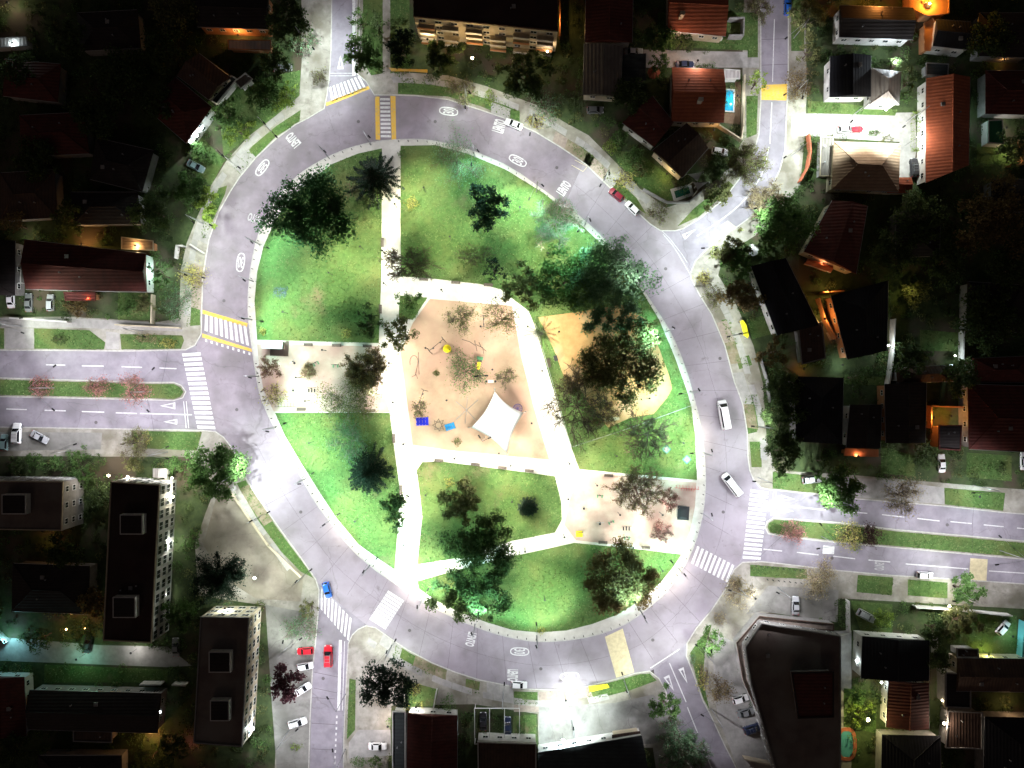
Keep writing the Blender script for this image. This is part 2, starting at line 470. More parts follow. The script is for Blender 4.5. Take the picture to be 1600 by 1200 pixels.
def ringpt(t, f, grow=0.0):
    """point of the ring road at angle t (photo axes); f 0 inner kerb .. 1 outer kerb"""
    r = RIN(t) - grow + f * (ROUT(t) - RIN(t) + 2 * grow)
    return (CEN[0] + r * math.cos(t), CEN[1] + r * math.sin(t))


g = MB().box((0, 0, -0.6), (2600, 2600, 1.0)).build('ground', 'soil'); tag(g, kind='structure')

ring = thing('ring_road', None, None); tag(ring, kind='structure')
TT = [2 * math.pi * i / 240 for i in range(241)]
mb = MB()
for i in range(240):
    a, b, c, d = ringpt(TT[i], 0, 5), ringpt(TT[i], 1, 9), ringpt(TT[i + 1], 1, 9), ringpt(TT[i + 1], 0, 5)
    mb.poly([W(*p, 0.006) for p in (a, b, c, d)][::-1])
mb.build('road_bed', 'joint', ring)
# concrete slabs on the south and east sides, one asphalt sheet on the north-west side
# slab boundaries at equal road lengths
mid = [W(*ringpt(t, 0.5)) for t in TT]
cum = np.concatenate([[0], np.cumsum([(mid[i + 1] - mid[i]).length for i in range(240)])])
NS = 58
bounds = np.interp(np.linspace(0, cum[-1], NS + 1), cum, TT)


def is_asphalt(t):                     # photo angle: y down; west = pi, north = -pi/2
    d = math.degrees(t) % 360
    return 166 < d < 296
mb = MB()
for i in range(NS):
    t0, t1 = bounds[i], bounds[i + 1]
    if is_asphalt((t0 + t1) / 2):
        sub = np.linspace(t0, t1, 4)
        for k in range(3):
            mb.poly([W(*p, 0.02) for p in (ringpt(sub[k], 0, 5), ringpt(sub[k], 1, 9), ringpt(sub[k + 1], 1, 9), ringpt(sub[k + 1], 0, 5))][::-1])
        continue
    gap = 0.022 / 60
    for f0, f1 in ((0, 0.4982), (0.5018, 1)):
        e0 = 0.0; w = rnd.uniform(-0.004, 0.004)
        sub = np.linspace(t0 + gap, t1 - gap, 3)
        lo = [W(*ringpt(t, f0, 5 if f0 == 0 else 0), 0)[:2] for t in sub]
        hi = [W(*ringpt(t, f1, 5 if f1 == 1 else 0), 0)[:2] for t in sub]
        MB().prism([tuple(p) for p in lo] + [tuple(p) for p in hi[::-1]], 0.0, 0.024 + w).build('concrete_slab', 'concrete_road', ring)
mb.build('asphalt_surface', 'asphalt', ring)

st = thing('street', None, None); tag(st, kind='structure')
for name, pts in (('carriageway', [(-120,540),(340,540),(360,690),(320,684),(-120,676)]),
                  ('carriageway', [(508,-120),(566,-120),(560,110),(596,165),(500,190),(506,150)]),
                  ('carriageway', [(474,1320),(478,1100),(488,900),(545,930),(605,985),(560,1010),(546,1320)]),
                  ('carriageway', [(1020,1030),(1085,985),(1100,1085),(1165,1230),(1230,1330),(1120,1330),(1080,1220),(1025,1080)]),
                  ('carriageway', [(1150,730),(1205,755),(1400,780),(1760,812),(1760,930),(1400,908),(1190,886),(1130,900)]),
                  ('carriageway', [(1020,350),(1065,360),(1145,285),(1175,230),(1183,120),(1183,-120),(1240,-120),(1240,130),(1230,250),(1190,325),(1110,398),(1088,445),(1060,410)])):
    MB().poly([W(x, y, 0.012) for x, y in pts][::-1]).build(name, 'street_asphalt', st)

KERB_H = 0.12
N_OUT = [(x, y) for x, y in OUTER]


def block(name, pts, m='pavement', kerb=None, closed_kerb=False):
    """raised pavement with a kerb stone along the road side"""
    o = MB().prism(P2(pts), -0.05, KERB_H).build(name, m)
    tag(o, kind='structure')
    kp = P2(kerb or pts)
    if closed_kerb: kp = kp + [kp[0]]
    mb = MB()
    area = sum(p[0] * q[1] - q[0] * p[1] for p, q in zip(P2(pts), P2(pts)[1:] + P2(pts)[:1]))
    sgn = 1 if area > 0 else -1
    nrm = []
    for i in range(len(kp)):
        a, b = Vector(kp[max(i - 1, 0)]), Vector(kp[min(i + 1, len(kp) - 1)])
        if closed_kerb and i in (0, len(kp) - 1): a, b = Vector(kp[-2]), Vector(kp[1])
        d = (b - a).normalized()
        nrm.append(Vector((-d.y, d.x)) * sgn)
    for i in range(len(kp) - 1):
        p, q = Vector(kp[i]), Vector(kp[i + 1])
        a0, a1 = p - nrm[i] * 0.06, q - nrm[i + 1] * 0.06
        b0, b1 = p + nrm[i] * 0.2, q + nrm[i + 1] * 0.2
        z0, z1 = -0.02, KERB_H + 0.02
        vs = [(*a0, z0), (*a1, z0), (*b1, z0), (*b0, z0), (*a0, z1), (*a1, z1), (*b1, z1), (*b0, z1)]
        mb.add(vs, [(4, 5, 6, 7), (0, 1, 5, 4), (1, 2, 6, 5), (2, 3, 7, 6), (3, 0, 4, 7)])
    mb.build('kerb', 'kerb', o)
    return o


kN1 = [(520,-120),(518,75),(515,125),(512,147),(507,170),(482,185),(462,195),(432,217),(400,247),(375,277),(360,300),(342,332),(327,375),(321,410),(317,437),(316,485),(315,522),(305,540),(290,547),(200,549),(100,548),(-120,547)]
block('pavement', kN1 + [(-120,-120)], kerb=kN1)
kN2 = [(560,-120),(556,75),(557,115),(572,128),(585,149),(617,149),(650,150),(700,156),(750,172),(785,184),(815,197),(837,207),(875,230),(915,257),(950,291),(990,327),(1015,350),(1032,361),(1055,361),(1067,358),(1095,341),(1131,312),(1150,287),(1168,265),(1178,240),(1186,210),(1189,160),(1189,60),(1188,-120)]
block('pavement', kN2, kerb=kN2)
kE1 = [(1232,-120),(1231,120),(1228,180),(1226,235),(1218,265),(1209,284),(1198,301),(1179,331),(1168,342),(1150,355),(1131,366),(1098,395),(1086,408),(1078,428),(1080,437),(1092,460),(1112,492),(1132,540),(1147,597),(1154,615),(1160,632),(1167,675),(1168,712),(1171,735),(1177,750),(1188,762),(1201,765),(1241,769),(1289,774),(1340,780),(1400,785),(1475,791),(1567,801),(1760,816)]
block('pavement', kE1 + [(1760,-120)], kerb=kE1)
kE2 = [(1760,926),(1600,912),(1500,905),(1400,899),(1310,891),(1268,886),(1220,880),(1190,877),(1160,878),(1146,890),(1135,917),(1112,952),(1087,982),(1073,1005),(1072,1025),(1084,1056),(1098,1095),(1112,1122),(1132,1165),(1150,1200),(1200,1320)]
block('pavement', kE2 + [(1760,1320)], kerb=kE2)
kS = [(1125,1320),(1085,1215),(1075,1185),(1062,1145),(1050,1110),(1040,1078),(1030,1060),(1015,1048),(990,1052),(960,1061),(917,1072),(862,1077),(825,1076),(800,1072),(750,1062),(712,1050),(675,1035),(637,1015),(612,998),(587,980),(572,977),(559,983),(550,992),(544,1005),(541,1060),(539,1100),(537,1150),(534,1320)]
block('pavement', kS, kerb=kS)
kW2 = [(480,1320),(483,1200),(485,1125),(489,1045),(495,990),(498,953),(499,922),(494,905),(470,870),(435,822),(400,772),(385,747),(375,722),(360,696),(350,683),(337,674),(316,672),(206,670),(75,668),(-120,665)]
block('pavement', kW2 + [(-120,1320)], kerb=kW2)
kMW = [(-120,590),(0,590),(228,597),(272,597),(284,602),(291,612),(286,622),(272,626),(228,625),(0,620),(-120,619)]
block('traffic_island', kMW, kerb=kMW)
kME = [(1760,862),(1600,845),(1400,827),(1310,816),(1241,811),(1208,809),(1198,815),(1195,824),(1200,834),(1220,838),(1287,846),(1400,856),(1600,874),(1760,890)]
block('traffic_island', kME, kerb=kME)
park = block('park_ground', INNER, 'park_path', closed_kerb=True)

# ---- sheets laid on the blocks: lawns, verges, yards, drives (each level a few millimetres above the one below)
LAWNS = dict(
    park=[
    [(597,232),(560,240),(520,256),(487,280),(455,312),(430,345),(412,385),(402,425),(398,470),(402,531),(592,536),(596,430)],
    [(626,228),(680,227),(730,240),(790,265),(850,302),(890,335),(930,372),(960,402),(985,428),(1003,455),(1030,500),(1055,560),(1073,610),(1080,635),(892,697),(874,640),(856,580),(836,510),(826,486),(805,470),(782,452),(750,444),(672,435),(626,432)],
    [(892,697),(1080,635),(1086,680),(1089,750),(905,733)],
    [(430,645),(609,645),(616,700),(625,765),(622,820),(617,890),(590,872),(560,850),(525,808),(497,765),(470,722),(445,680)],
    [(660,722),(651,735),(656,770),(660,807),(652,882),(725,870),(800,845),(867,832),(878,812),(877,785),(867,744),(800,735),(690,721)],
    [(652,908),(720,889),(815,866),(897,848),(980,856),(1065,866),(1050,888),(1030,912),(1000,938),(965,960),(925,975),(885,985),(840,988),(800,984),(760,972),(715,955),(680,937),(655,920)],
    [(625,462),(668,465),(645,500),(623,495)]],
    verge=[
    [(470,172),(468,192),(432,213),(402,243),(375,272),(366,262),(395,228),(432,197)],
    [(355,290),(352,303),(335,340),(322,372),(312,370),(325,330),(340,295)],
    [(292,450),(313,445),(313,508),(292,510)],
    [(54,513),(140,516),(165,535),(163,546),(54,545)], [(-110,512),(7,513),(7,545),(-110,545)], [(188,522),(285,524),(288,532),(283,545),(190,546)],
    [(570,-110),(598,-110),(598,115),(580,118),(566,95),(566,70)], [(610,-110),(640,-110),(640,110),(610,115)],
    [(622,120),(700,126),(760,148),(812,172),(812,190),(785,180),(750,166),(700,151),(622,147)],
    [(888,222),(915,232),(960,277),(995,310),(1010,335),(990,322),(952,287),(918,252),(890,234)],
    [(1058,354),(1093,338),(1146,290),(1138,283),(1085,325)], [(1168,20),(1184,20),(1184,90),(1168,90)], [(1166,150),(1184,150),(1182,210),(1166,216)],
    [(1236,-110),(1258,-110),(1256,80),(1236,80)],
    [(1127,500),(1140,498),(1152,535),(1148,543),(1138,540)], [(1150,560),(1170,555),(1175,570),(1155,577)], [(1163,618),(1183,616),(1186,665),(1182,675),(1168,678)],
    [(1171,690),(1189,690),(1190,730),(1174,730)], [(1207,737),(1290,746),(1290,772),(1207,763)], [(1475,762),(1570,770),(1567,798),(1476,788)],
    [(1172,882),(1260,889),(1262,905),(1172,900)], [(1340,898),(1395,902),(1393,930),(1338,925)], [(1418,905),(1480,910),(1480,935),(1418,930)],
    [(1078,1020),(1092,1000),(1112,975),(1102,1010),(1098,1060),(1108,1108),(1099,1092),(1087,1056)],
    [(614,1003),(640,1020),(690,1045),(688,1060),(650,1048),(614,1025)], [(728,1060),(750,1065),(748,1085),(727,1080)], [(803,1080),(840,1081),(840,1100),(803,1100)],
    [(920,1074),(960,1064),(1000,1053),(1015,1052),(1026,1063),(985,1078),(930,1092),(917,1090)], [(546,1060),(556,1062),(555,1140),(542,1155)], [(630,1062),(685,1077),(680,1102),(635,1105)],
    [(370,755),(384,750),(400,777),(435,827),(470,874),(490,903),(470,893),(440,862),(405,815)],
    [(206,673),(316,675),(308,704),(210,700)],
    [(-110,594),(0,593),(228,600),(272,600),(282,605),(287,612),(282,620),(272,623),(228,622),(0,617),(-110,616)],
    [(1750,865),(1600,848),(1400,830),(1310,819),(1241,814),(1210,812),(1201,817),(1199,824),(1203,832),(1222,835),(1287,843),(1400,853),(1600,871),(1750,887)]],
    yard=[
    [(1262,158),(1300,160),(1402,172),(1398,181),(1262,177)], [(1376,697),(1428,712),(1430,744),(1376,740)], [(1510,707),(1580,712),(1580,752),(1510,745)],
    [(1437,515),(1497,520),(1496,549),(1437,548)], [(1526,224),(1584,226),(1588,260),(1526,255)], [(1328,938),(1394,944),(1394,990),(1345,988)], [(1480,950),(1588,962),(1588,1030),(1480,1005)],
    [(958,235),(1000,240),(1045,275),(1062,310),(1036,318),(1000,290),(966,256)], [(1318,1075),(1370,1080),(1368,1145),(1318,1135)], [(802,1118),(838,1116),(838,1160),(802,1160)],
    [(1320,585),(1388,590),(1385,602),(1315,600)], [(70,1038),(262,1046),(262,1066),(70,1066)], [(185,450),(240,462),(240,500),(185,500)], [(1028,20),(1180,20),(1180,80),(1028,72)], [(1165,500),(1205,490),(1212,520),(1176,530)],
    [(300,200),(352,250),(330,290),(300,270)], [(340,150),(420,120),(470,110),(468,150),(430,182),(390,212),(350,245)]])
YARDS = [
    [(-110,-110),(470,-110),(472,90),(468,150),(430,182),(390,212),(355,250),(330,290),(308,340),(292,380),(283,420),(280,497),(250,503),(110,495),(-110,495)],
    [(612,-110),(1165,-110),(1160,90),(1160,220),(1140,262),(1085,310),(1040,325),(1000,295),(960,252),(920,212),(880,190),(840,165),(800,150),(760,135),(700,118),(612,112)],
    [(1258,-110),(1750,-110),(1750,775),(1560,762),(1330,742),(1212,735),(1198,690),(1192,600),(1177,540),(1152,480),(1122,430),(1130,400),(1180,368),(1225,322),(1250,290),(1257,215),(1260,150)],
    [(1320,935),(1750,960),(1750,1310),(1250,1310),(1165,1180),(1155,1005),(1185,960)],
    [(612,1102),(740,1100),(840,1115),(842,1165),(1020,1168),(1040,1310),(600,1310)],
    [(-110,712),(300,714),(338,760),(322,800),(305,850),(310,930),(440,950),(425,1310),(-110,1310)]]
DRIVES = [('driveway', [(9,513),(53,513),(53,545),(9,545)]), ('driveway', [(166,518),(187,520),(187,546),(166,546)]), ('paved_strip', [(110,497),(282,506),(286,518),(110,512)]), ('paved_strip', [(-110,497),(110,497),(110,512),(-110,512)]),
    ('driveway', [(970,77),(1186,82),(1186,106),(1008,106),(970,100)]), ('driveway', [(1236,178),(1430,176),(1432,232),(1420,300),(1405,296),(1405,222),(1300,216),(1236,210)]),
    ('parking_lot', [(842,1104),(960,1098),(1020,1085),(1050,1110),(1062,1145),(1020,1162),(842,1162)]), ('parking_lot', [(-110,674),(160,676),(158,702),(-110,706)]),
    ('parking_lot', [(415,945),(470,955),(492,1000),(486,1120),(482,1300),(440,1300),(425,1100)]), ('parking_lot', [(1200,915),(1310,922),(1308,972),(1190,955),(1165,960)]),
    ('dirt_forecourt', [(340,770),(362,752),(400,820),(440,868),(475,898),(470,940),(400,935),(345,900),(318,850)]),
    ('driveway', [(1300,985),(1330,985),(1330,1310),(1300,1310)]), ('driveway', [(0,995),(160,1008),(262,1010),(300,1040),(260,1042),(0,1032)]), ('driveway', [(545,1160),(560,1140),(610,1140),(612,1180),(545,1185)]),
    ('driveway', [(1115,1055),(1160,1045),(1175,1100),(1235,1200),(1240,1300),(1205,1300),(1150,1195),(1120,1115)]), ('driveway', [(1112,985),(1150,1005),(1160,1045),(1115,1055)]),
    ('driveway', [(1290,745),(1372,748),(1475,762),(1475,788),(1340,777),(1290,771)])]
BRICKS = [[(803,1101),(842,1101),(842,1112),(803,1112)], [(842,1080),(915,1088),(915,1096),(842,1100)], [(1290,520),(1312,515),(1318,526),(1296,532)]]
FLOORS = dict(
    west_plaza=('plaza', [(402,538),(592,541),(596,600),(609,644),(428,643),(412,610),(405,570)]),
    east_plaza=('plaza', [(903,737),(1088,754),(1086,790),(1078,830),(1064,862),(900,844),(882,820),(888,790)]),
    playground=('play_sand', [(672,467),(800,478),(815,560),(835,640),(858,718),(800,713),(700,703),(645,695),(632,597),(626,550),(645,505)]),
    sand_pit=('gold_sand', [(841,496),(905,487),(970,476),(1008,498),(1030,545),(1046,588),(1050,607),(1042,622),(1021,647),(987,652),(950,668),(925,640),(905,605),(885,599),(865,545)]))


def sheet(name, pts, z, m, kind='structure', parent=None, zt=0.0):
    vs = [(*p, z) for p in P2(pts)]
    a = sum(p[0] * q[1] - q[0] * p[1] for p, q in zip(vs, vs[1:] + vs[:1]))
    if a < 0: vs = vs[::-1]
    o = MB().prism([v[:2] for v in vs], z - 0.03, z).build(name, m, parent)
    if parent is None: tag(o, kind=kind)
    return o


for p in YARDS: sheet('garden_ground', p, 0.124, 'garden')
for nm, p in DRIVES: sheet(nm, p, 0.128, {'dirt_forecourt': 'dirt_paving', 'parking_lot': 'lot_paving'}.get(nm, 'driveway'))
for p in BRICKS: sheet('brick_paving', p, 0.132, 'brick_paving')
for grp, z in (('park', 0.128), ('verge', 0.132), ('yard', 0.134)):
    for p in LAWNS[grp]: sheet('lawn', p, z, 'lawn')
for nm, (m, p) in FLOORS.items(): sheet(nm, p, 0.134, m)


def grass(polys, dens, seed, size=0.34):
    rng = np.random.default_rng(seed)
    out = []
    for p in polys:
        q = np.array(P2(p))
        mn, mx = q.min(0), q.max(0)
        n = int((mx - mn).prod() * dens)
        if n < 5 or mx[0] < -135 or mn[0] > 135 or mx[1] < -102 or mn[1] > 102: continue
        x, y = rng.uniform(mn[0], mx[0], n), rng.uniform(mn[1], mx[1], n)
        k = in_poly(x, y, [tuple(v) for v in q]) & (abs(x) < 140) & (abs(y) < 105)
        for f in (FLOORS['sand_pit'][1],):
            k &= ~in_poly(x, y, P2(f))
        x, y = x[k], y[k]
        # thin and thick spots
        d = 0.5 + 0.5 * np.sin(x * 0.31 + 1.7 * np.sin(y * 0.23)) * np.sin(y * 0.37 + 1.3 * np.sin(x * 0.19))
        k = rng.uniform(0, 1, len(x)) < 0.35 + 0.65 * d
        out.append(np.stack([x[k], y[k], np.full(k.sum(), 0.2)], 1))
    P = np.concatenate(out)
    V = leaf_quads(P, size, rng, flat=0.6)
    V[..., 2] = np.maximum(V[..., 2], 0.137)
    o = quads_mesh('grass', 'grass_blade', V)
    return tag(o, kind='stuff')


grass(LAWNS['park'], 7.5, 3, 0.42)
grass(LAWNS['verge'] + LAWNS['yard'], 7.0, 4, 0.42)

# ---- footpath slabs and patches between the ring kerb and the gardens


def outpt(t, d):
    r = ROUT(t) + d
    return (CEN[0] + r * math.cos(t), CEN[1] + r * math.sin(t))


MOUTHS = [(-124, -106), (-46, -26), (14, 48), (50, 66), (116, 136), (163, 192)]


def at_mouth(deg):
    deg = (deg + 180) % 360 - 180
    return any(a < deg < b or a < deg + 360 < b for a, b in MOUTHS)


foot = thing('footpath', None, None); tag(foot, kind='structure')
td = -180.0
k_ = 0
while td < 180:
    t0 = R(td); step_ = math.degrees(15.5 / ROUT(t0))
    t1 = R(td + step_ * 0.965)
    td += step_
    if at_mouth(math.degrees(t0)) or at_mouth(math.degrees(t1)): continue
    w0, w1 = 19 + 1.5 * math.sin(td * 0.05), 29 + 1.5 * math.sin(td * 0.05)
    p = [tuple(W(*q)[:2]) for q in (outpt(t0, w0), outpt(t1, w0), outpt(t1, w1), outpt(t0, w1))]
    MB().prism(p, 0.1, 0.137 + rnd.uniform(0, 0.006)).build('paving_slab', 'driveway' if k_ % 5 else 'pavement', foot)
    k_ += 1
for d0, d1, m in ((-16, -11, 'brick_paving'), (-4, 3, 'driveway'), (-88, -84, 'driveway'), (-74, -71, 'brick_paving'), (-60, -57, 'driveway'), (70, 77, 'brick_paving'), (84, 89, 'driveway'), (97, 104, 'soil_path'), (107, 112, 'driveway'),
                 (196, 204, 'brick_paving'), (208, 212, 'driveway'), (222, 226, 'driveway'), (3, 8, 'soil_path'), (-11, -6, 'soil_path'), (-71, -64, 'soil_path'), (-66, -60, 'brick_paving'), (148, 158, 'soil_path')):
    for s_ in range(2):
        a_, b_ = R(d0 + (d1 - d0) * s_ / 2), R(d0 + (d1 - d0) * (s_ + 0.985) / 2)
        sheet('crossing_patch', [outpt(a_, 1.5), outpt((a_ + b_) / 2, 1.5), outpt(b_, 1.5), outpt(b_, 18), outpt((a_ + b_) / 2, 18), outpt(a_, 18)], 0.136, m)

# ---- low undergrowth of the gardens


def undergrowth(polys, seed):
    rng = np.random.default_rng(seed)
    for m, dens in (('leaf_dark', 0.055), ('leaf_green', 0.045), ('leaf_olive', 0.025)):
        out = []
        for p in polys:
            q = np.array(P2(p)); mn, mx = np.maximum(q.min(0), (-138, -104)), np.minimum(q.max(0), (138, 104))
            if (mx <= mn).any(): continue
            n = int((mx - mn).prod() * dens)
            c = rng.uniform(mn, mx, size=(n, 2))
            k = in_poly(c[:, 0], c[:, 1], [tuple(v) for v in q])
            for dp in [d_ for _, d_ in DRIVES] + LAWNS['yard']: k &= ~in_poly(c[:, 0], c[:, 1], P2(dp))
            c = c[k]
            r = rng.uniform(0.5, 1.7, len(c))
            idx = np.repeat(np.arange(len(c)), (14 + r * r * 34).astype(int))
            d = rng.normal(size=(len(idx), 3)); d /= np.linalg.norm(d, axis=1)[:, None]
            d *= rng.uniform(0.3, 1, size=(len(idx), 1)) ** 0.5
            P = np.concatenate([c[idx], np.full((len(idx), 1), 0.35)], 1) + d * r[idx][:, None] * np.array([1, 1, 0.55])
            P[:, 2] = np.abs(P[:, 2]) + 0.14
            out.append(P)
        o = quads_mesh('undergrowth', m, leaf_quads(np.concatenate(out), 0.36, rng, 0.8)); tag(o, kind='stuff')


undergrowth(YARDS, 11)

# ------------------------------------------------------------------ painted markings (parts of the roads)
ZP = 0.034


def strip_quad(a, b, c, d, z=ZP):
    return [W(*p, z) for p in (a, b, c, d)]


def flat(name, pts, m, parent=ring, z=ZP, t=0.004):
    vs = P2(pts)
    return MB().prism(vs, z - t, z).build(name, m, parent)


def lerp(a, b, t): return (a[0] + (b[0] - a[0]) * t, a[1] + (b[1] - a[1]) * t)


def zebra(u0, u1, l0, l1, n, fill=0.55, parent=ring, m='paint_white', wob=0.0):
    """n stripes between the upper edge u0-u1 and the lower edge l0-l1"""
    for i in range(n):
        t0, t1 = (i + 0.5 - fill / 2) / n, (i + 0.5 + fill / 2) / n
        flat('crosswalk_stripe', [lerp(u0, u1, t0), lerp(u0, u1, t1), lerp(l0, l1, t1), lerp(l0, l1, t0)], m, parent)


def line(a, b, w=1.0, m='paint_white', parent=st, name='lane_line', z=ZP):
    d = Vector((b[0] - a[0], b[1] - a[1])).normalized() * w / 2
    n = (-d.y, d.x)
    flat(name, [(a[0] + n[0], a[1] + n[1]), (b[0] + n[0], b[1] + n[1]), (b[0] - n[0], b[1] - n[1]), (a[0] - n[0], a[1] - n[1])], m, parent, z)


def polyline(pts, w, m='paint_white', parent=st, name='lane_line'):
    for a, b in zip(pts, pts[1:]): line(a, b, w, m, parent, name)


zebra((513,137), (563,118), (517,160), (574,138), 9)
flat('crosswalk_border', [(510,166), (578,139), (576,134), (508,161)], 'paint_yellow')
zebra((594,152), (595,216), (609,152), (611,216), 10)
flat('crosswalk_border', [(586,151), (593,151), (594,219), (587,218)], 'paint_yellow')
flat('crosswalk_border', [(610,150), (618,150), (619,219), (612,219)], 'paint_yellow')
zebra((319,491), (386,509), (318,516), (391,541), 9)
flat('crosswalk_border', [(316,484), (387,505), (386,511), (316,490)], 'paint_yellow')
flat('crosswalk_border', [(316,521), (393,545), (394,550), (316,527)], 'paint_yellow')
zebra((318,529), (394,552), (318,533), (394,556), 9, 0.35)
zebra((284,551), (309,671), (313,549), (337,672), 16, 0.62, st)
zebra((577,968), (607,922), (602,984), (632,938), 10, 0.8)
zebra((500,916), (551,968), (500,950), (546,1003), 9, 0.5, st)
zebra((1088,852), (1149,884), (1078,879), (1138,911), 9)
zebra((1173,763), (1160,874), (1201,767), (1188,876), 16, 0.6, st)
# raised yellow speed tables
flat('speed_hump', [(945,995), (973,982), (991,1050), (963,1059)], 'paint_cream', ring, 0.07, 0.05)
flat('speed_hump', [(1190,133), (1230,131), (1229,157), (1188,156)], 'paint_yellow', st, 0.07, 0.06)
flat('speed_hump', [(1516,872), (1543,874), (1541,909), (1514,907)], 'paint_cream', st, 0.07, 0.06)

for x0, x1, y0, y1 in ((72,102,570,570.5), (128,162,571.5,572), (190,222,573,574), (249,276,575,576), (70,103,641,642), (128,163,643,644), (181,214,645,646), (219,300,646,648), (10,42,639,640)):
    line((x0, y0), (x1, y1), 1.7)
for a, b in (((1213,788),(1290,797)), ((1320,799),(1355,802)), ((1378,804),(1413,808)), ((1433,810),(1468,814)), ((1485,815),(1518,818)), ((1537,820),(1568,823)), ((1589,825),(1622,828)),
             ((1193,858),(1222,861)), ((1245,863),(1279,867)), ((1302,869),(1336,873)), ((1357,875),(1391,878)), ((1415,881),(1513,889)), ((1545,892),(1620,897)),
             ((1046,1036),(1072,1097)), ((1074,1105),(1090,1145)), ((1098,1167),(1114,1205))):
    line(a, b, 1.6)
polyline([(1089,369),(1107,357),(1125,345),(1143,331),(1157,319),(1170,304),(1180,290),(1188,277),(1193,265),(1198,246),(1201,230)], 1.6)
line((1207,128), (1210,30), 1.3); line((1203,225), (1206,160), 1.3)
line((553,-40), (553,118), 5.0); line((562,-40), (562,30), 1.0, 'paint_faded')
line((532,1000), (529,1110), 4.5); line((538.5,1002), (535,1110), 1.0)
for k in range(9): line((526.5 - k * 0.4, 1118 + k * 9), (526.3 - k * 0.4, 1122 + k * 9), 2.4)
for k in range(2): line((287 + 4 * k, 627), (291 + 4 * k, 669), 1.0, 'paint_white')
for k in range(2): line((1209 + 4 * k, 767), (1204.5 + 4 * k, 806), 1.0, 'paint_white')
for k in range(2): line((516, 114.5 + 4 * k), (552, 114.5 + 4 * k), 1.0, 'paint_faded')
line((1016,1044), (1062,1014), 1.6, parent=ring)
polyline([(1036,366),(1050,382),(1060,397),(1078,428)], 1.4, 'paint_faded', ring)
polyline([(1028,355),(1046,372),(1066,398),(1074,411)], 1.0, 'paint_faded', ring)
# faint long joints in the street surfaces
for a, b in (((1240,60),(1186,62)), ((1238,100),(1187,102))): line(a, b, 0.5, 'joint', st, 'road_joint', 0.016)
for x in (520, 545): line((490, x + 530), (538, x + 540), 0.5, 'joint', st, 'road_joint', 0.016)
for y in (1090, 1130, 1170): line((487, y), (523, y + 2), 0.5, 'joint', st, 'road_joint', 0.016)


def triangle(c, ang, L=17.0, B=11.0, name='yield_triangle', parent=st):
    """outlined give-way triangle, its long tip towards ang (photo axes)"""
    ca, sa = math.cos(R(ang)), math.sin(R(ang))
    def p(u, v): return (c[0] + u * ca - v * sa, c[1] + u * sa + v * ca)
    tri = [(-L / 2, -B / 2), (L / 2, 0), (-L / 2, B / 2)]
    inn = [(-L / 2 + 3.6, -B / 2 + 2.6), (L / 2 - 5.5, 0), (-L / 2 + 3.6, B / 2 - 2.6)]
    mb = MB()
    for i in range(3):
        j = (i + 1) % 3
        mb.prism(P2([p(*tri[i]), p(*tri[j]), p(*inn[j]), p(*inn[i])]), ZP - 0.004, ZP)
    mb.build(name, 'paint_white', parent)


triangle((532, 97), -90, 22, 10); triangle((266, 659), 180, 22, 9); triangle((262, 634), 180, 24, 11)
triangle((1231, 779), 5, 22, 10); triangle((1229, 798), 5, 22, 10)
triangle((1069, 1056), 67, 26, 9); triangle((1047, 1068), 63, 26, 10); triangle((1078, 364), -32, 24, 9)


def lettering(s, c, up, width, length, name, parent=ring, m='paint_white', z=ZP, offset=0.034):
    """road lettering: up = direction of travel in degrees (photo axes, y down); width across, length along, in px"""
    vs, fs = text_shape(s, offset)
    u = Vector((math.cos(R(up)), math.sin(R(up))))          # letter-up
    r = Vector((-u.y, u.x))                                  # letter-right (photo axes)
    pts = []
    for v in vs:
        q = Vector(c) + r * (v[0] * width) + u * (v[1] * length)
        pts.append(tuple(W(q.x, q.y, z)))
    MB().add(pts, fs).build(name, m, parent)


def speed_oval(c, up, parent=ring):
    u = Vector((math.cos(R(up)), math.sin(R(up)))); r = Vector((-u.y, u.x))
    out, inn = [], []
    L, B, n = 15.0, 6.6, 14
    for k in range(2 * n):
        a = math.pi * 2 * k / (2 * n)
        x, y = math.cos(a), math.sin(a)
        ex = (abs(x) ** 0.75) * (1 if x > 0 else -1)
        ey = (abs(y) ** 0.75) * (1 if y > 0 else -1)
        for lst, d in ((out, 0), (inn, 1.7)):
            q = Vector(c) + u * ex * (L - d) + r * ey * (B - d)
            lst.append((q.x, q.y))
    mb = MB()
    for i in range(2 * n):
        j = (i + 1) % (2 * n)
        mb.prism(P2([out[i], out[j], inn[j], inn[i]]), ZP - 0.004, ZP)
    mb.build('speed_oval', 'paint_white', parent)
    lettering('30', c, up, 8.0, 17.0, 'speed_numeral', parent, offset=0.01)


speed_oval((701, 174), 188); speed_oval((410, 262), 127); speed_oval((376, 410), 98); speed_oval((812, 1018), 2); speed_oval((890, 1057), -4); speed_oval((809, 251), 207)
lettering('LENTO', (458, 219), 140, 23, 15, 'slow_lettering')
lettering('LENTO', (399, 342), 110, 24, 13, 'slow_lettering', m='paint_faded')
lettering('LENTO', (780, 197), 197, 20, 19, 'slow_lettering', offset=0.05)
lettering('LENTO', (881, 294), 215, 22, 15, 'slow_lettering')
lettering('LENTO', (736, 999), 15, 22, 14, 'slow_lettering')
lettering('LENTO', (801, 1055), 2, 18, 17, 'slow_lettering', offset=0.05)
lettering('LENTO', (1374, 884), 4, 14, 15, 'slow_lettering', st, m='paint_faded')
flat('painted_panel', [(1286,852), (1304,854), (1303,866), (1285,865)], 'paint_white', st)
flat('painted_panel', [(1137,345), (1150,355), (1133,364), (1125,353)], 'paint_cream', st)
lettering('LENTO', (1137, 354), 145, 14, 12, 'slow_lettering', st, m='paint_white', z=ZP + 0.004)
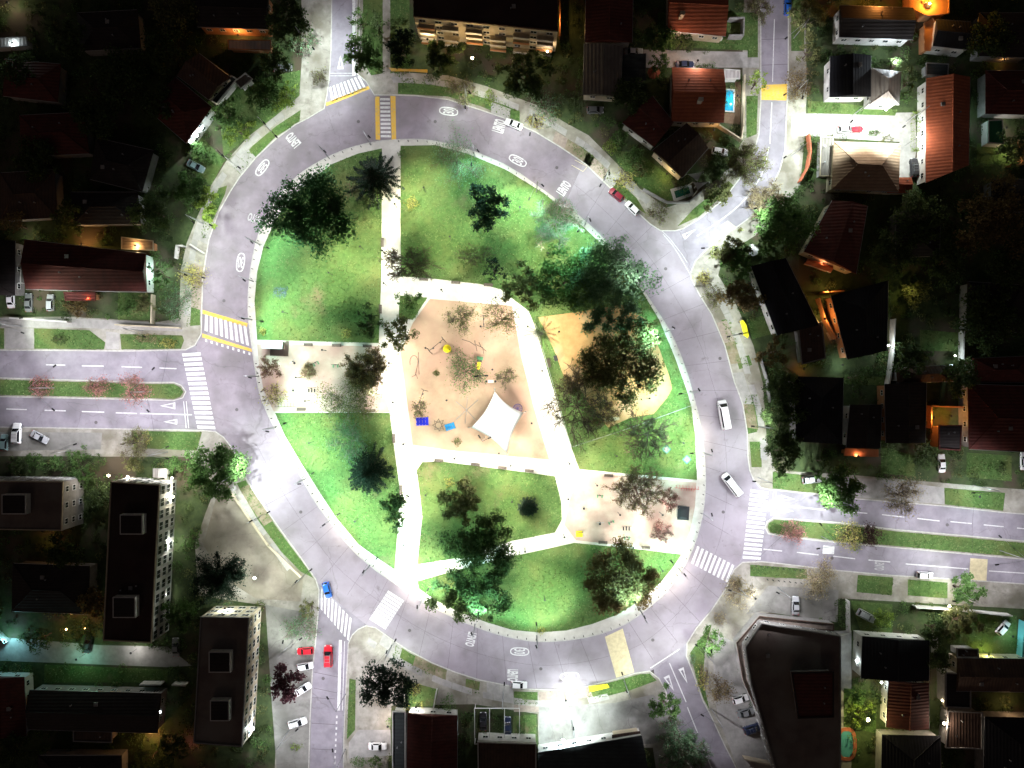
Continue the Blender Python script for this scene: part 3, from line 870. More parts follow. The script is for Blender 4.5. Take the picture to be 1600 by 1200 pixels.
for q in ([(1088,983),(1096,988),(1084,1000),(1078,996)],): pass
for x, y in ((455,300),(350,470),(370,640),(470,800),(640,985),(845,1045),(1020,1000),(1130,800),(1125,560),(1040,420),(870,262),(680,190),(560,190),(1205,300),(505,1060),(1300,872),(150,660),(1480,820)):
    c_ = W(x, y); MB().disc((c_.x, c_.y, 0.014), 0.4, 0.022, 14).build('manhole_cover', 'street_iron', ring)
# tyre smears and patches
for pts in ([(898,250),(918,260),(911,268),(893,258)],): 
    for a, b in zip(pts, pts[1:]): line(a, b, 0.8, 'paint_cream', ring, 'bay_line')

# ------------------------------------------------------------------ buildings
WIN_MESH = {}


def window_mesh(w, h):
    k = (round(w, 2), round(h, 2))
    if k not in WIN_MESH:
        fr, pa = MB(), MB()
        t = 0.09
        for c, d in (((0, 0, h / 2 - t / 2), (w, 0.1, t)), ((0, 0, -h / 2 + t / 2), (w, 0.1, t)), ((-w / 2 + t / 2, 0, 0), (t, 0.1, h - 2 * t)),
                     ((w / 2 - t / 2, 0, 0), (t, 0.1, h - 2 * t)), ((0, 0, 0), (0.06, 0.08, h - 2 * t))):
            fr.box(c, d)
        pa.box((0, 0.01, 0), (w - 2 * t, 0.03, h - 2 * t))
        a, b = bpy.data.meshes.new('window'), bpy.data.meshes.new('pane')
        a.from_pydata(fr.v, [], fr.f); b.from_pydata(pa.v, [], pa.f)
        a.materials.append(MATS['white_steel']); b.materials.append(MATS['glass_window'])
        WIN_MESH[k] = (a, b)
    return WIN_MESH[k]


def add_window(parent, p, nrm, w, h):
    a, b = window_mesh(w, h)
    f = link('window', a, parent)
    f.location = (p[0] + nrm[0] * 0.04, p[1] + nrm[1] * 0.04, p[2])
    f.rotation_euler = (0, 0, math.atan2(nrm[1], nrm[0]) + math.pi / 2)
    link('pane', b, f)


def inset(q, d):
    c = sum((Vector(p) for p in q), Vector((0, 0))) / len(q)
    out = []
    n = len(q)
    for i in range(n):
        a, b, e = Vector(q[i - 1]), Vector(q[i]), Vector(q[(i + 1) % n])
        u, v = (b - a).normalized(), (e - b).normalized()
        n1, n2 = Vector((-u.y, u.x)), Vector((-v.y, v.x))
        m = (n1 + n2); m = m / max(m.length_squared, 0.2) * 2
        out.append(tuple(b + m * d))
    return out


def house(label, quad, ze, kind, rise, roof_m, wall_m='wall_cream', chimney=None, overhang=0.45, windows=True, cat='house', name='house', storeys=1,
          ridge=None, parapet='wall_grey', hip=0.35, win=(1.3, 1.2), pitch=3.2):
    """quad: the four eave corners as the photograph shows them; ze eave height"""
    base = W(*[sum(c[i] for c in quad) / len(quad) for i in (0, 1)], ze)
    q = [tuple(W(x, y, ze)[:2]) for x, y in quad]
    if sum(a[0] * b[1] - b[0] * a[1] for a, b in zip(q, q[1:] + q[:1])) < 0: q = q[::-1]
    q = [(x - base.x, y - base.y) for x, y in q]
    t = thing(name, label, cat, (base.x, base.y, KERB_H))
    z = ze - KERB_H
    wl_ = inset(q, overhang)
    MB().prism(wl_, 0, z - 0.02).build('wall', wall_m, t)
    n = len(q)
    mb = MB()
    roof_o = None
    if kind == 'flat':
        mb.prism(q, z - 0.02, z + 0.18)
        roof_o = mb.build('roof', roof_m, t)
        pb = MB()
        inn = inset(q, 0.25)
        for i in range(n):
            j = (i + 1) % n
            pb.prism([q[i], q[j], inn[j], inn[i]], z + 0.175, z + 0.18 + rise)
        pb.build('parapet', parapet, roof_o)
    else:
        # long axis
        L0 = (Vector(q[1]) - Vector(q[0])).length + (Vector(q[3]) - Vector(q[2])).length
        L1 = (Vector(q[2]) - Vector(q[1])).length + (Vector(q[0]) - Vector(q[3])).length
        along0 = L0 >= L1
        if ridge is not None: along0 = ridge
        if not along0: q = q[1:] + q[:1]
        A, B, Cc, D = [Vector(p) for p in q]          # A-B and C-D long sides
        e0, e1 = (A + D) / 2, (B + Cc) / 2
        if kind == 'hip':
            k = hip if hip < 0.5 else 0.499
            r0, r1 = e0.lerp(e1, k * 0.9), e1.lerp(e0, k * 0.9)
        else:
            r0, r1 = e0, e1
        th = 0.16
        top = [(*A, z), (*B, z), (*Cc, z), (*D, z), (*r0, z + rise), (*r1, z + rise)]
        fs = [(0, 1, 5, 4), (2, 3, 4, 5), (3, 0, 4), (1, 2, 5)]
        mb.add(top, fs)
        mb.add([(*p, z) for p in (A, B, Cc, D)] + [(*p, z - th) for p in (A, B, Cc, D)], [(7, 6, 5, 4), (4, 5, 1, 0), (5, 6, 2, 1), (6, 7, 3, 2), (7, 4, 0, 3)])
        roof_o = mb.build('roof', roof_m, t)
        rb = MB()
        rb.tube([(*r0, z + rise + 0.02), (*r1, z + rise + 0.02)], 0.13, 5)
        if kind == 'hip':
            for c_, r_ in ((A, r0), (D, r0), (B, r1), (Cc, r1)): rb.tube([(*c_, z + 0.03), (*r_, z + rise + 0.02)], 0.1, 5)
        rb.build('ridge_cap', roof_m, roof_o)
        for p1, p2 in ((A, B), (Cc, D)):
            MB().tube([(*p1, z - 0.04), (*p2, z - 0.04)], 0.075, 5).build('gutter', 'steel', roof_o)
    if chimney:
        c = W(chimney[0], chimney[1], ze + 1.5) - base
        MB().box((c.x, c.y, z + rise * 0.5 + 0.5), (0.9, 0.7, rise + 1.8)).box((c.x, c.y, z + rise + 1.45), (1.1, 0.9, 0.12)).build('chimney', wall_m, roof_o)
    rv = random.Random(int(quad[0][0] * 7 + quad[0][1]))
    if cat in ('house', 'building') or 'apartment' in cat:
        for k_ in range(3 if rv.random() < 0.35 else 2):
            f_, g_ = rv.uniform(0.2, 0.8), rv.choice((0.3, 0.7)) + rv.uniform(-.06, .06)
            e_ = Vector(q[0]).lerp(Vector(q[1]), f_).lerp(Vector(q[3 if n == 4 else -1]).lerp(Vector(q[2 if n == 4 else -2]), f_), g_)
            zz = z + (rise * (1 - abs(g_ - 0.5) * 2) if kind != 'flat' else 0.15)
            if k_ < 2: MB().tube([(e_.x, e_.y, zz - 0.3), (e_.x, e_.y, zz + 0.55)], 0.11, 8).tube([(e_.x, e_.y, zz + 0.6), (e_.x, e_.y, zz + 0.66)], 0.2, 8).build('vent_pipe', 'steel', roof_o)
            else: MB().box((e_.x, e_.y, zz + 0.12), (0.9, 0.9, 0.3)).build('skylight', 'wall_grey', roof_o)
    if windows:
        to_c = Vector((-base.x, -base.y)).normalized()
        m = len(wl_)
        for i in range(m):
            a, b = Vector(wl_[i]), Vector(wl_[(i + 1) % m])
            d = b - a
            if d.length < 2.4: continue
            nn = Vector((d.y, -d.x)).normalized()
            if nn.dot(to_c) < -0.1: continue
            k = max(1, int(d.length / pitch))
            for s in range(storeys):
                zc = (z - 0.1) * (s + 0.55) / storeys
                for j in range(k):
                    p = a + d * ((j + 0.5) / k)
                    add_window(t, (p.x, p.y, zc), nn, *win)
    return t


def roof_hut(t, base_px, size, h, ze, m='wall_white', label=None):
    """lift housing on a flat roof: white upstand, dark cap"""
    c = W(*base_px, ze) - t.location
    o = MB().box((c.x, c.y, c.z + h / 2 + 0.19), (size[0], size[1], h)).build('roof_hut', m, t)
    MB().box((c.x, c.y, c.z + h + 0.23), (size[0] - 0.5, size[1] - 0.5, 0.06)).build('hut_cap', 'roof_dark', o)


H = house
# --- north-west side
H('grey brown gabled house behind the parked grey vehicle and white walled porch', [(276,118),(311,83),(361,121),(326,156)], 5.0, 'gable', 1.4, 'roof_brown', 'wall_cream', storeys=2)
H('dark maroon roofed house with a bright floodlit white front wall', [(274,120),(331,167),(291,224),(227,168)], 5.2, 'hip', 1.6, 'roof_maroon', 'wall_white', storeys=2)
H('small white framed flat roofed garage beside the maroon roofed house', [(330,158),(362,118),(372,124),(340,164)], 3.0, 'flat', 0.3, 'roof_slate', 'wall_white', parapet='wall_white', windows=False, cat='garage', name='garage')
H('low porch roof with a white rim near the curved hedge', [(366,128),(384,114),(396,124),(377,140)], 2.8, 'flat', 0.2, 'roof_grey', 'wall_white', parapet='wall_white', windows=False, cat='porch', name='porch')
H('dark brown roofed house at the top with amber light under its eave', [(308,-14),(420,-10),(419,46),(308,42)], 5.0, 'gable', 1.5, 'roof_dark', 'wall_orange', storeys=1)
H('narrow pale corrugated lean-to lit white below the amber house', [(356,62),(424,63),(424,80),(357,78)], 2.6, 'flat', 0.1, 'roof_pale', 'wall_orange', windows=False, cat='shed', name='shed', parapet='wall_orange')
DL = ['below the cold blue patio roof at the left edge', 'beside the dark trees near the top edge', 'at the left, above the next roof down', 'left of the maroon floodlit house', 'at the left edge above the long maroon house', 'right of the left edge, above the patio room']
for i_, (q, rm) in enumerate((([(8,92),(95,100),(90,160),(4,150)], 'roof_maroon'), ([(120,20),(215,15),(220,75),(125,80)], 'roof_dark'), ([(30,180),(130,175),(140,240),(34,245)], 'roof_maroon'),
              ([(150,215),(240,235),(222,300),(140,280)], 'roof_dark'), ([(0,270),(85,265),(90,340),(0,345)], 'roof_brown'), ([(110,300),(215,300),(220,350),(115,352)], 'roof_dark'))):
    t = H('unlit tiled house ' + DL[i_], q, 4.2, 'hip', 1.5, rm, 'wall_grey', windows=False); t['group'] = 'unlit houses of the upper left'
H('flat pale patio roof lit cold blue at the far left edge', [(-14,60),(42,58),(44,72),(-14,76)], 3.0, 'flat', 0.1, 'roof_pale', 'wall_white', windows=False, cat='patio roof', name='patio_roof')
# --- west
H('long dark maroon house with a red lit doorway and mint lit end wall', [(38,374),(228,396),(229,456),(40,452)], 4.6, 'gable', 1.6, 'roof_maroon', 'wall_white', storeys=1, overhang=0.3)
H('dark roofed house at the left edge next to the slatted carport', [(-60,372),(24,376),(24,462),(-60,460)], 4.4, 'hip', 1.6, 'roof_dark', 'wall_grey')
H('amber lit patio room with a yellow wall behind the long maroon house', [(190,370),(240,376),(241,392),(190,390)], 2.8, 'flat', 0.15, 'roof_tan', 'wall_orange', windows=False, cat='patio room', name='patio_room', parapet='wall_cream')
H('small dark red porch roof in front of the long maroon house', [(100,456),(150,457),(150,470),(102,470)], 2.6, 'flat', 0.1, 'roof_maroon', 'wall_orange', windows=False, cat='porch', name='porch', parapet='roof_maroon')
# carport with white slats
t = thing('carport', 'carport of white slats beside the dark house at the left edge', 'carport', W(33, 434, KERB_H))
for k in range(5): MB().box((-1.5 + k * 0.75, 0, 2.6), (0.22, 3.0, 0.16)).build('slat', 'wall_white', t)
MB().box((0, -1.6, 2.45), (3.8, 0.2, 0.2)).build('beam', 'wall_white', t)
for sx in (-1, 1): MB().box((sx * 1.7, -1.6, 1.2), (0.15, 0.15, 2.4)).build('post', 'wall_white', t)

# --- south-west apartment blocks
t = H('apartment block at the left edge with a brown flat roof and grey end wall', [(-90,750),(100,752),(98,829),(-90,826)], 9.0, 'flat', 0.25, 'roof_felt', 'wall_grey', cat='apartment block', name='apartment_block', storeys=3, parapet='wall_cream', overhang=0.05, win=(1.4,1.3))
roof_hut(t, (30, 786), (5.6, 4.6), 1.8, 9.0)
t = H('tall apartment block with a dark maroon roof and a long white windowed side', [(174,752),(251,757),(238,1004),(162,1000)], 9.0, 'flat', 0.3, 'roof_tar', 'wall_white', cat='apartment block', name='apartment_block', storeys=3, parapet='wall_cream', overhang=0.05, win=(2.1,2.0), pitch=2.75)
roof_hut(t, (212, 817), (5.2, 4.6), 2.0, 9.0); roof_hut(t, (201, 945), (5.2, 4.8), 2.0, 9.0)
t = H('apartment block with a dark roof and a floodlit pale front at the bottom left', [(314,963),(390,964),(379,1166),(303,1160)], 9.0, 'flat', 0.3, 'roof_felt', 'wall_cream', cat='apartment block', name='apartment_block', storeys=3, parapet='wall_grey', overhang=0.05, win=(1.8,1.6), pitch=2.8)
roof_hut(t, (348, 1030), (5.0, 4.8), 1.8, 9.0); roof_hut(t, (348, 1105), (4.4, 4.8), 1.8, 9.0)
H('tiny white gabled gatehouse in front of the tall maroon roofed block', [(239,732),(261,732),(260,746),(239,746)], 2.8, 'gable', 0.9, 'roof_pale', 'wall_white', windows=False, cat='gatehouse', name='gatehouse', ridge=False)
H('long dark house with a thin lit eave south of the green courtyard', [(46,1078),(252,1083),(246,1146),(44,1140)], 4.6, 'gable', 1.4, 'roof_dark', 'wall_grey')
H('faint brown roof in the dark below the long dark house', [(115,1118),(178,1120),(176,1160),(115,1158)], 3.4, 'flat', 0.2, 'roof_brown', 'wall_grey', windows=False)
H('dark house with white edge walls in the bottom left corner', [(-30,1056),(38,1058),(42,1150),(-30,1150)], 4.2, 'gable', 1.3, 'roof_maroon', 'wall_white', ridge=False)
H('unlit house roof behind the tall maroon roofed block', [(20,880),(140,884),(138,960),(18,955)], 4.6, 'hip', 1.7, 'roof_dark', 'wall_grey', windows=False)
H('unlit house roof at the bottom edge under the dark bottom left trees', [(60,1180),(190,1180),(190,1240),(60,1240)], 4.2, 'hip', 1.5, 'roof_dark', 'wall_grey', windows=False)
# --- south
H('house with a dark maroon roof and a white front wall beside the broad dark tree', [(636,1114),(715,1118),(714,1290),(634,1290)], 4.4, 'gable', 1.2, 'roof_maroon', 'wall_white', ridge=False, overhang=0.3)
H('low grey roofed side wing of the white fronted maroon house', [(613,1110),(634,1111),(634,1290),(613,1290)], 3.0, 'flat', 0.2, 'roof_slate', 'wall_white', windows=False, parapet='wall_white')
H('white walled house with a grey flat roof under the glazed carport', [(746,1157),(838,1160),(838,1300),(748,1300)], 4.8, 'flat', 0.5, 'roof_brown', 'wall_white', parapet='wall_white', overhang=0.1)
H('broad dark building with a floodlit white front wall facing the ring', [(840,1176),(1003,1149),(1030,1300),(845,1300)], 4.6, 'gable', 1.2, 'roof_slate', 'wall_white', overhang=0.2)
H('brown tiled canopy along the front of the floodlit building', [(956,1148),(1000,1142),(1001,1152),(957,1160)], 3.0, 'flat', 0.1, 'roof_brown', 'wall_cream', windows=False, cat='canopy', name='canopy', parapet='roof_brown')
t = thing('carport', 'glazed carport with a pale frame over two dark cars', 'carport', W(777, 1127, KERB_H))
fb = MB()
for x in (-5.4, -1.8, 1.8, 5.4): fb.box((x, 0, 2.7), (0.14, 8.6, 0.16))
for y in (-4.3, 4.3): fb.box((0, y, 2.7), (10.9, 0.14, 0.18))
fb.build('roof_frame', 'white_steel', t)
for sx in (-1, 1):
    for sy in (-1, 1): MB().box((sx * 5.3, sy * 4.2, 1.3), (0.14, 0.14, 2.6)).build('post', 'white_steel', t)
# --- south-east
H('large L shaped dark building behind a brown terrace wall, near the bottom right', [(1188,972),(1312,992),(1312,1300),(1238,1300),(1172,1066),(1163,1010)], 5.6, 'flat', 0.7, 'roof_felt', 'wall_grey', parapet='wall_grey', overhang=0.05, cat='building', name='building', storeys=2)
H('raised dark hall on the large L shaped building', [(1236,1050),(1302,1048),(1302,1120),(1246,1122)], 8.0, 'flat', 0.3, 'roof_maroon', 'wall_grey', windows=False, parapet='roof_dark')
H('brown terrace walkway wrapping the corner of the large dark building', [(1150,1004),(1186,962),(1302,974),(1302,985),(1190,978),(1166,1008),(1176,1062),(1236,1196),(1220,1196),(1160,1062)], 3.0, 'flat', 0.4, 'brick_paving', 'wall_grey', windows=False, cat='terrace', name='terrace', parapet='roof_brown', overhang=0.03)
H('black roofed house with white edge walls and a thin pale ridge line', [(1347,994),(1453,1001),(1452,1064),(1345,1060)], 5.4, 'gable', 1.4, 'roof_black', 'wall_white', ridge=False, overhang=0.25)
H('maroon roofed house wing below the black roofed house', [(1388,1064),(1452,1068),(1452,1140),(1384,1136)], 4.2, 'gable', 1.2, 'roof_maroon', 'wall_grey', ridge=False)
H('brown roofed house behind the yellow lit lawn on the right', [(1496,1028),(1640,1030),(1640,1082),(1494,1080)], 4.8, 'gable', 1.4, 'roof_brown', 'wall_cream')
H('low square brown wing of the house with the yellow lit lawn', [(1494,1012),(1528,1013),(1528,1027),(1494,1027)], 3.4, 'flat', 0.25, 'roof_brown', 'wall_white', windows=False, parapet='wall_grey')
H('dark house by the two yellow wall lamps', [(1476,1050),(1516,1052),(1516,1106),(1476,1104)], 4.4, 'flat', 0.3, 'roof_dark', 'wall_white', windows=False)
H('brown flat roof beside the starry lamp in the bottom right', [(1480,1110),(1534,1112),(1534,1170),(1476,1168)], 3.8, 'flat', 0.2, 'roof_brown', 'wall_grey', windows=False)
H('black roof in the bottom right corner', [(1538,1120),(1640,1122),(1640,1240),(1536,1240)], 4.6, 'hip', 1.4, 'roof_black', 'wall_grey', windows=False)
H('unlit roof between the oval pool and the starry lamp', [(1378,1148),(1470,1150),(1470,1260),(1376,1258)], 4.2, 'hip', 1.4, 'roof_black', 'wall_grey', windows=False)
# --- east
H('dark brown roofed house with a red lit porch', [(1328,632),(1378,632),(1376,701),(1322,699)], 5.0, 'gable', 1.6, 'roof_dark', 'wall_white', ridge=False)
H('small red roofed porch lit from inside', [(1320,700),(1372,702),(1372,714),(1318,712)], 2.8, 'flat', 0.1, 'wall_orange', 'wall_orange', windows=False, cat='porch', name='porch', parapet='wall_orange')
H('dark house left of the red lit porch, behind the big street trees', [(1240,588),(1318,590),(1316,694),(1244,690)], 5.4, 'hip', 1.7, 'roof_black', 'wall_grey')
H('brown roofed house around the glowing orange patio', [(1382,600),(1448,598),(1446,692),(1384,692)], 5.0, 'gable', 1.5, 'roof_dark', 'wall_orange', ridge=False)
H('dark roof right of the glowing orange patio', [(1466,664),(1502,664),(1500,704),(1466,702)], 4.6, 'flat', 0.2, 'roof_dark', 'wall_orange', windows=False, parapet='roof_maroon')
H('large dark roof at the right edge above the hedged lawn', [(1512,600),(1640,604),(1640,708),(1514,702)], 5.0, 'hip', 1.7, 'roof_maroon', 'wall_grey')
H('steep dark maroon roof with a thin lit verge beside the kinked street', [(1300,313),(1356,322),(1338,428),(1256,393)], 5.4, 'gable', 1.7, 'roof_maroon', 'wall_cream', ridge=False)
H('black tilted roof with a white side wall on the east kerb', [(1173,416),(1228,403),(1280,508),(1214,524)], 5.2, 'gable', 1.3, 'roof_black', 'wall_white', ridge=False)
H('black roofed house wrapped by an orange side terrace and a white patio', [(1298,462),(1388,438),(1386,548),(1324,562)], 5.2, 'hip', 1.6, 'roof_black', 'wall_orange')
H('brown flat roof below the black tilted roof', [(1246,512),(1284,502),(1290,560),(1252,570)], 3.6, 'flat', 0.2, 'roof_brown', 'wall_grey', windows=False)
H('orange tiled eave hut on the dark maroon house', [(1262,404),(1302,416),(1298,426),(1258,412)], 2.8, 'gable', 0.6, 'roof_clay', 'wall_orange', windows=False, cat='porch', name='porch')
DR = ['beside the large dark trees right of the small floodlit lawn', 'above the glowing orange patio', 'right of the steep dark maroon roof', 'at the top right edge', 'by the tiny orange lamp at the right edge', 'between the floodlit lawn and the hedged lawn', 'below the amber walled lawn at the right edge']
for i_, (q, rm) in enumerate((([(1512,440),(1600,445),(1600,520),(1510,515)], 'roof_dark'), ([(1400,575),(1490,570),(1492,596),(1402,598)], 'roof_brown'), ([(1400,330),(1470,330),(1468,400),(1400,402)], 'roof_dark'), ([(1530,20),(1610,20),(1610,90),(1528,88)], 'roof_dark'),
              ([(1540,110),(1630,110),(1630,180),(1540,178)], 'roof_maroon'), ([(1520,560),(1610,556),(1612,598),(1522,598)], 'roof_maroon'), ([(1550,280),(1630,280),(1630,330),(1548,330)], 'roof_dark'))):
    t = H('unlit house roof ' + DR[i_], q, 4.2, 'hip', 1.5, rm, 'wall_grey', windows=False); t['group'] = 'unlit houses of the right side'
# --- north-east
H('tan hip roofed house with a peach lit north slope beside the bright courtyard', [(1303,221),(1407,224),(1404,300),(1299,296)], 4.6, 'hip', 2.0, 'roof_tan', 'wall_cream', hip=0.36)
H('small flat roof wing on the left of the tan hip roofed house', [(1281,214),(1302,214),(1300,276),(1280,276)], 3.0, 'flat', 0.15, 'roof_grey', 'wall_grey', windows=False, parapet='wall_cream')
H('long clay tiled house with one slope lit orange right of the courtyard', [(1447,122),(1516,120),(1514,258),(1446,286)], 5.0, 'gable', 2.2, 'roof_clay', 'wall_white', ridge=False)
H('red tiled low roof under the tan hip roofed house', [(1386,277),(1424,277),(1424,302),(1386,302)], 3.4, 'gable', 0.9, 'roof_clay', 'wall_cream', windows=False)
H('dark roofed house with a pale front edge across from the bright courtyard', [(1297,88),(1361,86),(1361,151),(1296,152)], 4.8, 'gable', 1.4, 'roof_black', 'wall_white', ridge=False)
H('pale grey hip roof with one slope lit white', [(1362,106),(1408,112),(1405,164),(1359,163)], 4.6, 'hip', 1.5, 'roof_pale', 'wall_white', ridge=False)
H('dark roofed house by the orange street light at the top right', [(1312,8),(1427,12),(1426,62),(1311,58)], 5.0, 'gable', 1.5, 'roof_dark', 'wall_white')
H('dark square roof with white eaves and an orange side wall', [(1463,30),(1517,34),(1513,78),(1458,72)], 4.8, 'gable', 1.2, 'roof_black', 'wall_white', overhang=0.2)
H('amber lit wall with two small openings beside the dark square roof', [(1443,36),(1457,28),(1462,36),(1453,80),(1443,80)], 3.2, 'flat', 0.2, 'wall_orange', 'wall_orange', windows=False, cat='annex', name='annex', parapet='wall_orange')
H('glowing orange walled house at the top edge, right of the corner', [(1420,-20),(1482,-20),(1482,22),(1448,26),(1420,14)], 4.0, 'flat', 0.3, 'wall_orange', 'wall_orange', windows=False, parapet='wall_orange')
H('small grey shed with a pale roof beside the pale hip roof', [(1446,98),(1482,100),(1481,120),(1446,118)], 2.8, 'flat', 0.1, 'roof_slate', 'wall_grey', windows=False, cat='shed', name='shed')
H('green roofed garden pavilion with a white edge at the far right', [(1543,188),(1566,187),(1568,226),(1543,224)], 2.8, 'flat', 0.1, 'tarp_green', 'wall_white', windows=False, cat='pavilion', name='pavilion', parapet='wall_white', overhang=0.1)
# --- north
t = H('apartment building with rows of balconies lit amber at the top', [(646,27),(872,50),(872,-60),(646,-60)], 11.0, 'flat', 0.3, 'roof_tar', 'wall_cream', cat='apartment building', name='apartment_building', storeys=4, overhang=0.05, win=(1.6,1.3), pitch=3.4, parapet='roof_brown')
# balconies on its south wall, four floors
a, b = W(646, 27, 11.0) - t.location, W(872, 50, 11.0) - t.location
dv = (b - a); nn = Vector((dv.y, -dv.x, 0)).normalized()
ang = math.atan2(dv.y, dv.x)
for s in range(4):
    for j in range(6):
        if (s + j * 2) % 5 == 4: continue
        p = a + dv * ((j + 0.5) / 6)
        o = MB().box((p.x + nn.x * 0.75, p.y + nn.y * 0.75, 0.25 + s * 2.65), (3.9, 1.4, 0.16), ang).build('balcony', 'wall_cream', t)
        MB().box((p.x + nn.x * 1.42, p.y + nn.y * 1.42, 0.33 + s * 2.65 + 0.45), (3.9, 0.08, 0.9), ang).build('railing', 'wall_white' if (s + j) % 3 else 'wall_orange', o)
H('house with a long grey corrugated gable roof next to the apartment building', [(913,68),(973,72),(970,152),(911,148)], 4.6, 'gable', 1.0, 'roof_grey', 'wall_cream', ridge=False)
H('dark maroon back wing behind the grey corrugated roof', [(916,-40),(990,-40),(988,66),(914,66)], 5.0, 'gable', 1.4, 'roof_maroon', 'wall_grey', ridge=False, windows=False)
H('low grey carport roof right of the grey corrugated house', [(973,86),(1009,84),(1009,126),(972,128)], 2.8, 'flat', 0.1, 'roof_slate', 'wall_grey', windows=False, cat='carport', name='carport', parapet='roof_slate')
H('orange clay roofed house at the top, facing a hedge and lawn', [(1044,-28),(1136,-28),(1134,57),(1043,48)], 4.8, 'gable', 1.9, 'roof_clay', 'wall_cream', chimney=(1064, 26), ridge=True)
H('house with one orange lit slope and a dark maroon slope beside the blue pool', [(1050,105),(1131,108),(1131,192),(1049,190)], 4.8, 'gable', 2.2, 'roof_clay', 'wall_white', chimney=(1092, 160), ridge=True)
H('white flat roofed annex at the street end of the orange sloped house', [(1131,108),(1156,110),(1156,124),(1131,124)], 3.0, 'flat', 0.15, 'roof_pale', 'wall_white', windows=False, cat='annex', name='annex', parapet='wall_white')
H('tilted maroon roofed house in the hedged garden above the ring', [(1020,150),(1053,191),(1022,230),(972,192)], 4.8, 'gable', 1.6, 'roof_maroon', 'wall_white')
H('tilted dark grey roofed house beside the walled lawn', [(1073,192),(1107,231),(1066,278),(1019,235)], 4.8, 'gable', 1.3, 'roof_brown', 'wall_cream')
t = thing('parasol', 'red garden parasol in the yard behind the tilted maroon house', 'parasol', W(1019, 119, KERB_H))
MB().tube([(0, 0, 0), (0, 0, 2.5)], 0.04, 6).build('pole', 'steel', t)
mb = MB(); n = 8
mb.add([(0, 0, 2.75)] + [(1.6 * math.cos(k * math.pi / 4), 1.6 * math.sin(k * math.pi / 4), 2.2) for k in range(n)], [(0, 1 + k, 1 + (k + 1) % n) for k in range(n)])
mb.build('canopy', 'terracotta', t)
t = thing('parasol', 'pale garden parasol under the trees of the kinked street', 'parasol', W(1172, 393, KERB_H))
MB().tube([(0, 0, 0), (0, 0, 2.5)], 0.04, 6).build('pole', 'steel', t)
mb = MB()
mb.add([(0, 0, 2.75)] + [(1.5 * math.cos(k * math.pi / 4), 1.5 * math.sin(k * math.pi / 4), 2.2) for k in range(n)], [(0, 1 + k, 1 + (k + 1) % n) for k in range(n)])
mb.build('canopy', 'sail_white', t)


# ------------------------------------------------------------------ shade sails, pools
def sail(label, pts, hs, m, name='shade_sail', posts=True):
    c = W(sum(p[0] for p in pts) / len(pts), sum(p[1] for p in pts) / len(pts), 0)
    t = thing(name, label, 'shade sail', (c.x, c.y, 0.13))
    q = [W(x, y, h) - c - Vector((0, 0, 0.13)) for (x, y), h in zip(pts, hs)]
    if len(q) == 3: q = q + [q[2]]
    N = 12
    vs, fs = [], []
    cc = sum(q, Vector()) / 4
    for i in range(N + 1):
        for j in range(N + 1):
            u, v = i / N, j / N
            p = q[0] * (1 - u) * (1 - v) + q[1] * u * (1 - v) + q[2] * u * v + q[3] * (1 - u) * v
            e = max(u * (1 - u), v * (1 - v)) * 4
            edge = min(u, 1 - u, v, 1 - v) * 2
            p = p.lerp(Vector((cc.x, cc.y, p.z)), 0.14 * e * (1 - edge))       # edges curve inward
            vs.append(tuple(p))
    for i in range(N):
        for j in range(N):
            k = i * (N + 1) + j
            fs.append((k, k + N + 1, k + N + 2, k + 1))
    o = MB().add(vs, fs).build('canopy', m, t, smooth=True)
    md = o.modifiers.new('thickness', 'SOLIDIFY'); md.thickness = 0.03
    if posts:
        for p in q[:len(pts)]:
            d = Vector((p.x, p.y, 0)).normalized() * 0.5
            MB().tube([(p.x + d.x * 1.6, p.y + d.y * 1.6, 0), (p.x + d.x * 0.3, p.y + d.y * 0.3, p.z + 0.1)], 0.09, 8).build('post', 'white_steel', t)
    return t


sail('big white four pointed shade sail over the playground', [(773,612),(818,645),(792,708),(736,668)], [4.6, 3.2, 4.4, 3.0], 'sail_white')
sail('upper grey triangular shade sail by the covered green pool', [(1074,272),(1098,268),(1090,284)], [3.2, 2.8, 3.0], 'sail_grey')
sail('lower pale triangular shade sail by the covered green pool', [(1083,285),(1107,284),(1090,297)], [3.0, 2.8, 3.2], 'sail_white')


def pool(label, pts, water, rim_m, rim=1.0):
    c = W(sum(p[0] for p in pts) / len(pts), sum(p[1] for p in pts) / len(pts), 0)
    q = [(x - c.x, y - c.y) for x, y in P2(pts)]
    if sum(a[0] * b[1] - b[0] * a[1] for a, b in zip(q, q[1:] + q[:1])) < 0: q = q[::-1]
    t = thing('swimming_pool', label, 'swimming pool', (c.x, c.y, 0.135))
    inn = inset(q, rim)
    mb = MB()
    for i in range(len(q)):
        j = (i + 1) % len(q)
        mb.prism([q[i], q[j], inn[j], inn[i]], 0, 0.16)
    mb.build('rim', rim_m, t)
    MB().prism(inset(q, rim * 0.98), 0, 0.06).build('water', water, t)
    return t


pool('small rectangular bright blue pool on a wooden deck', [(1129,139),(1148,140),(1147,176),(1129,175)], 'water_blue', 'wall_white', 0.3)
sheet('deck', [(1148,128),(1158,128),(1156,195),(1130,192),(1130,177),(1148,177)], 0.15, 'deck')
ov = [(1322 + 16 * (abs(math.cos(a)) ** 0.7) * math.copysign(1, math.cos(a)), 1162 + 26 * (abs(math.sin(a)) ** 0.8) * math.copysign(1, math.sin(a))) for a in np.linspace(0, 2 * math.pi, 24, endpoint=False) + 0.13]
pool('oval teal pool with a terracotta rim in the bottom right', ov, 'water_teal', 'terracotta', 0.85)
pool('dark green covered pool with a pale frame by the shade sails', [(1047,296),(1079,287),(1084,305),(1053,316)], 'water_green', 'sail_grey', 0.7)


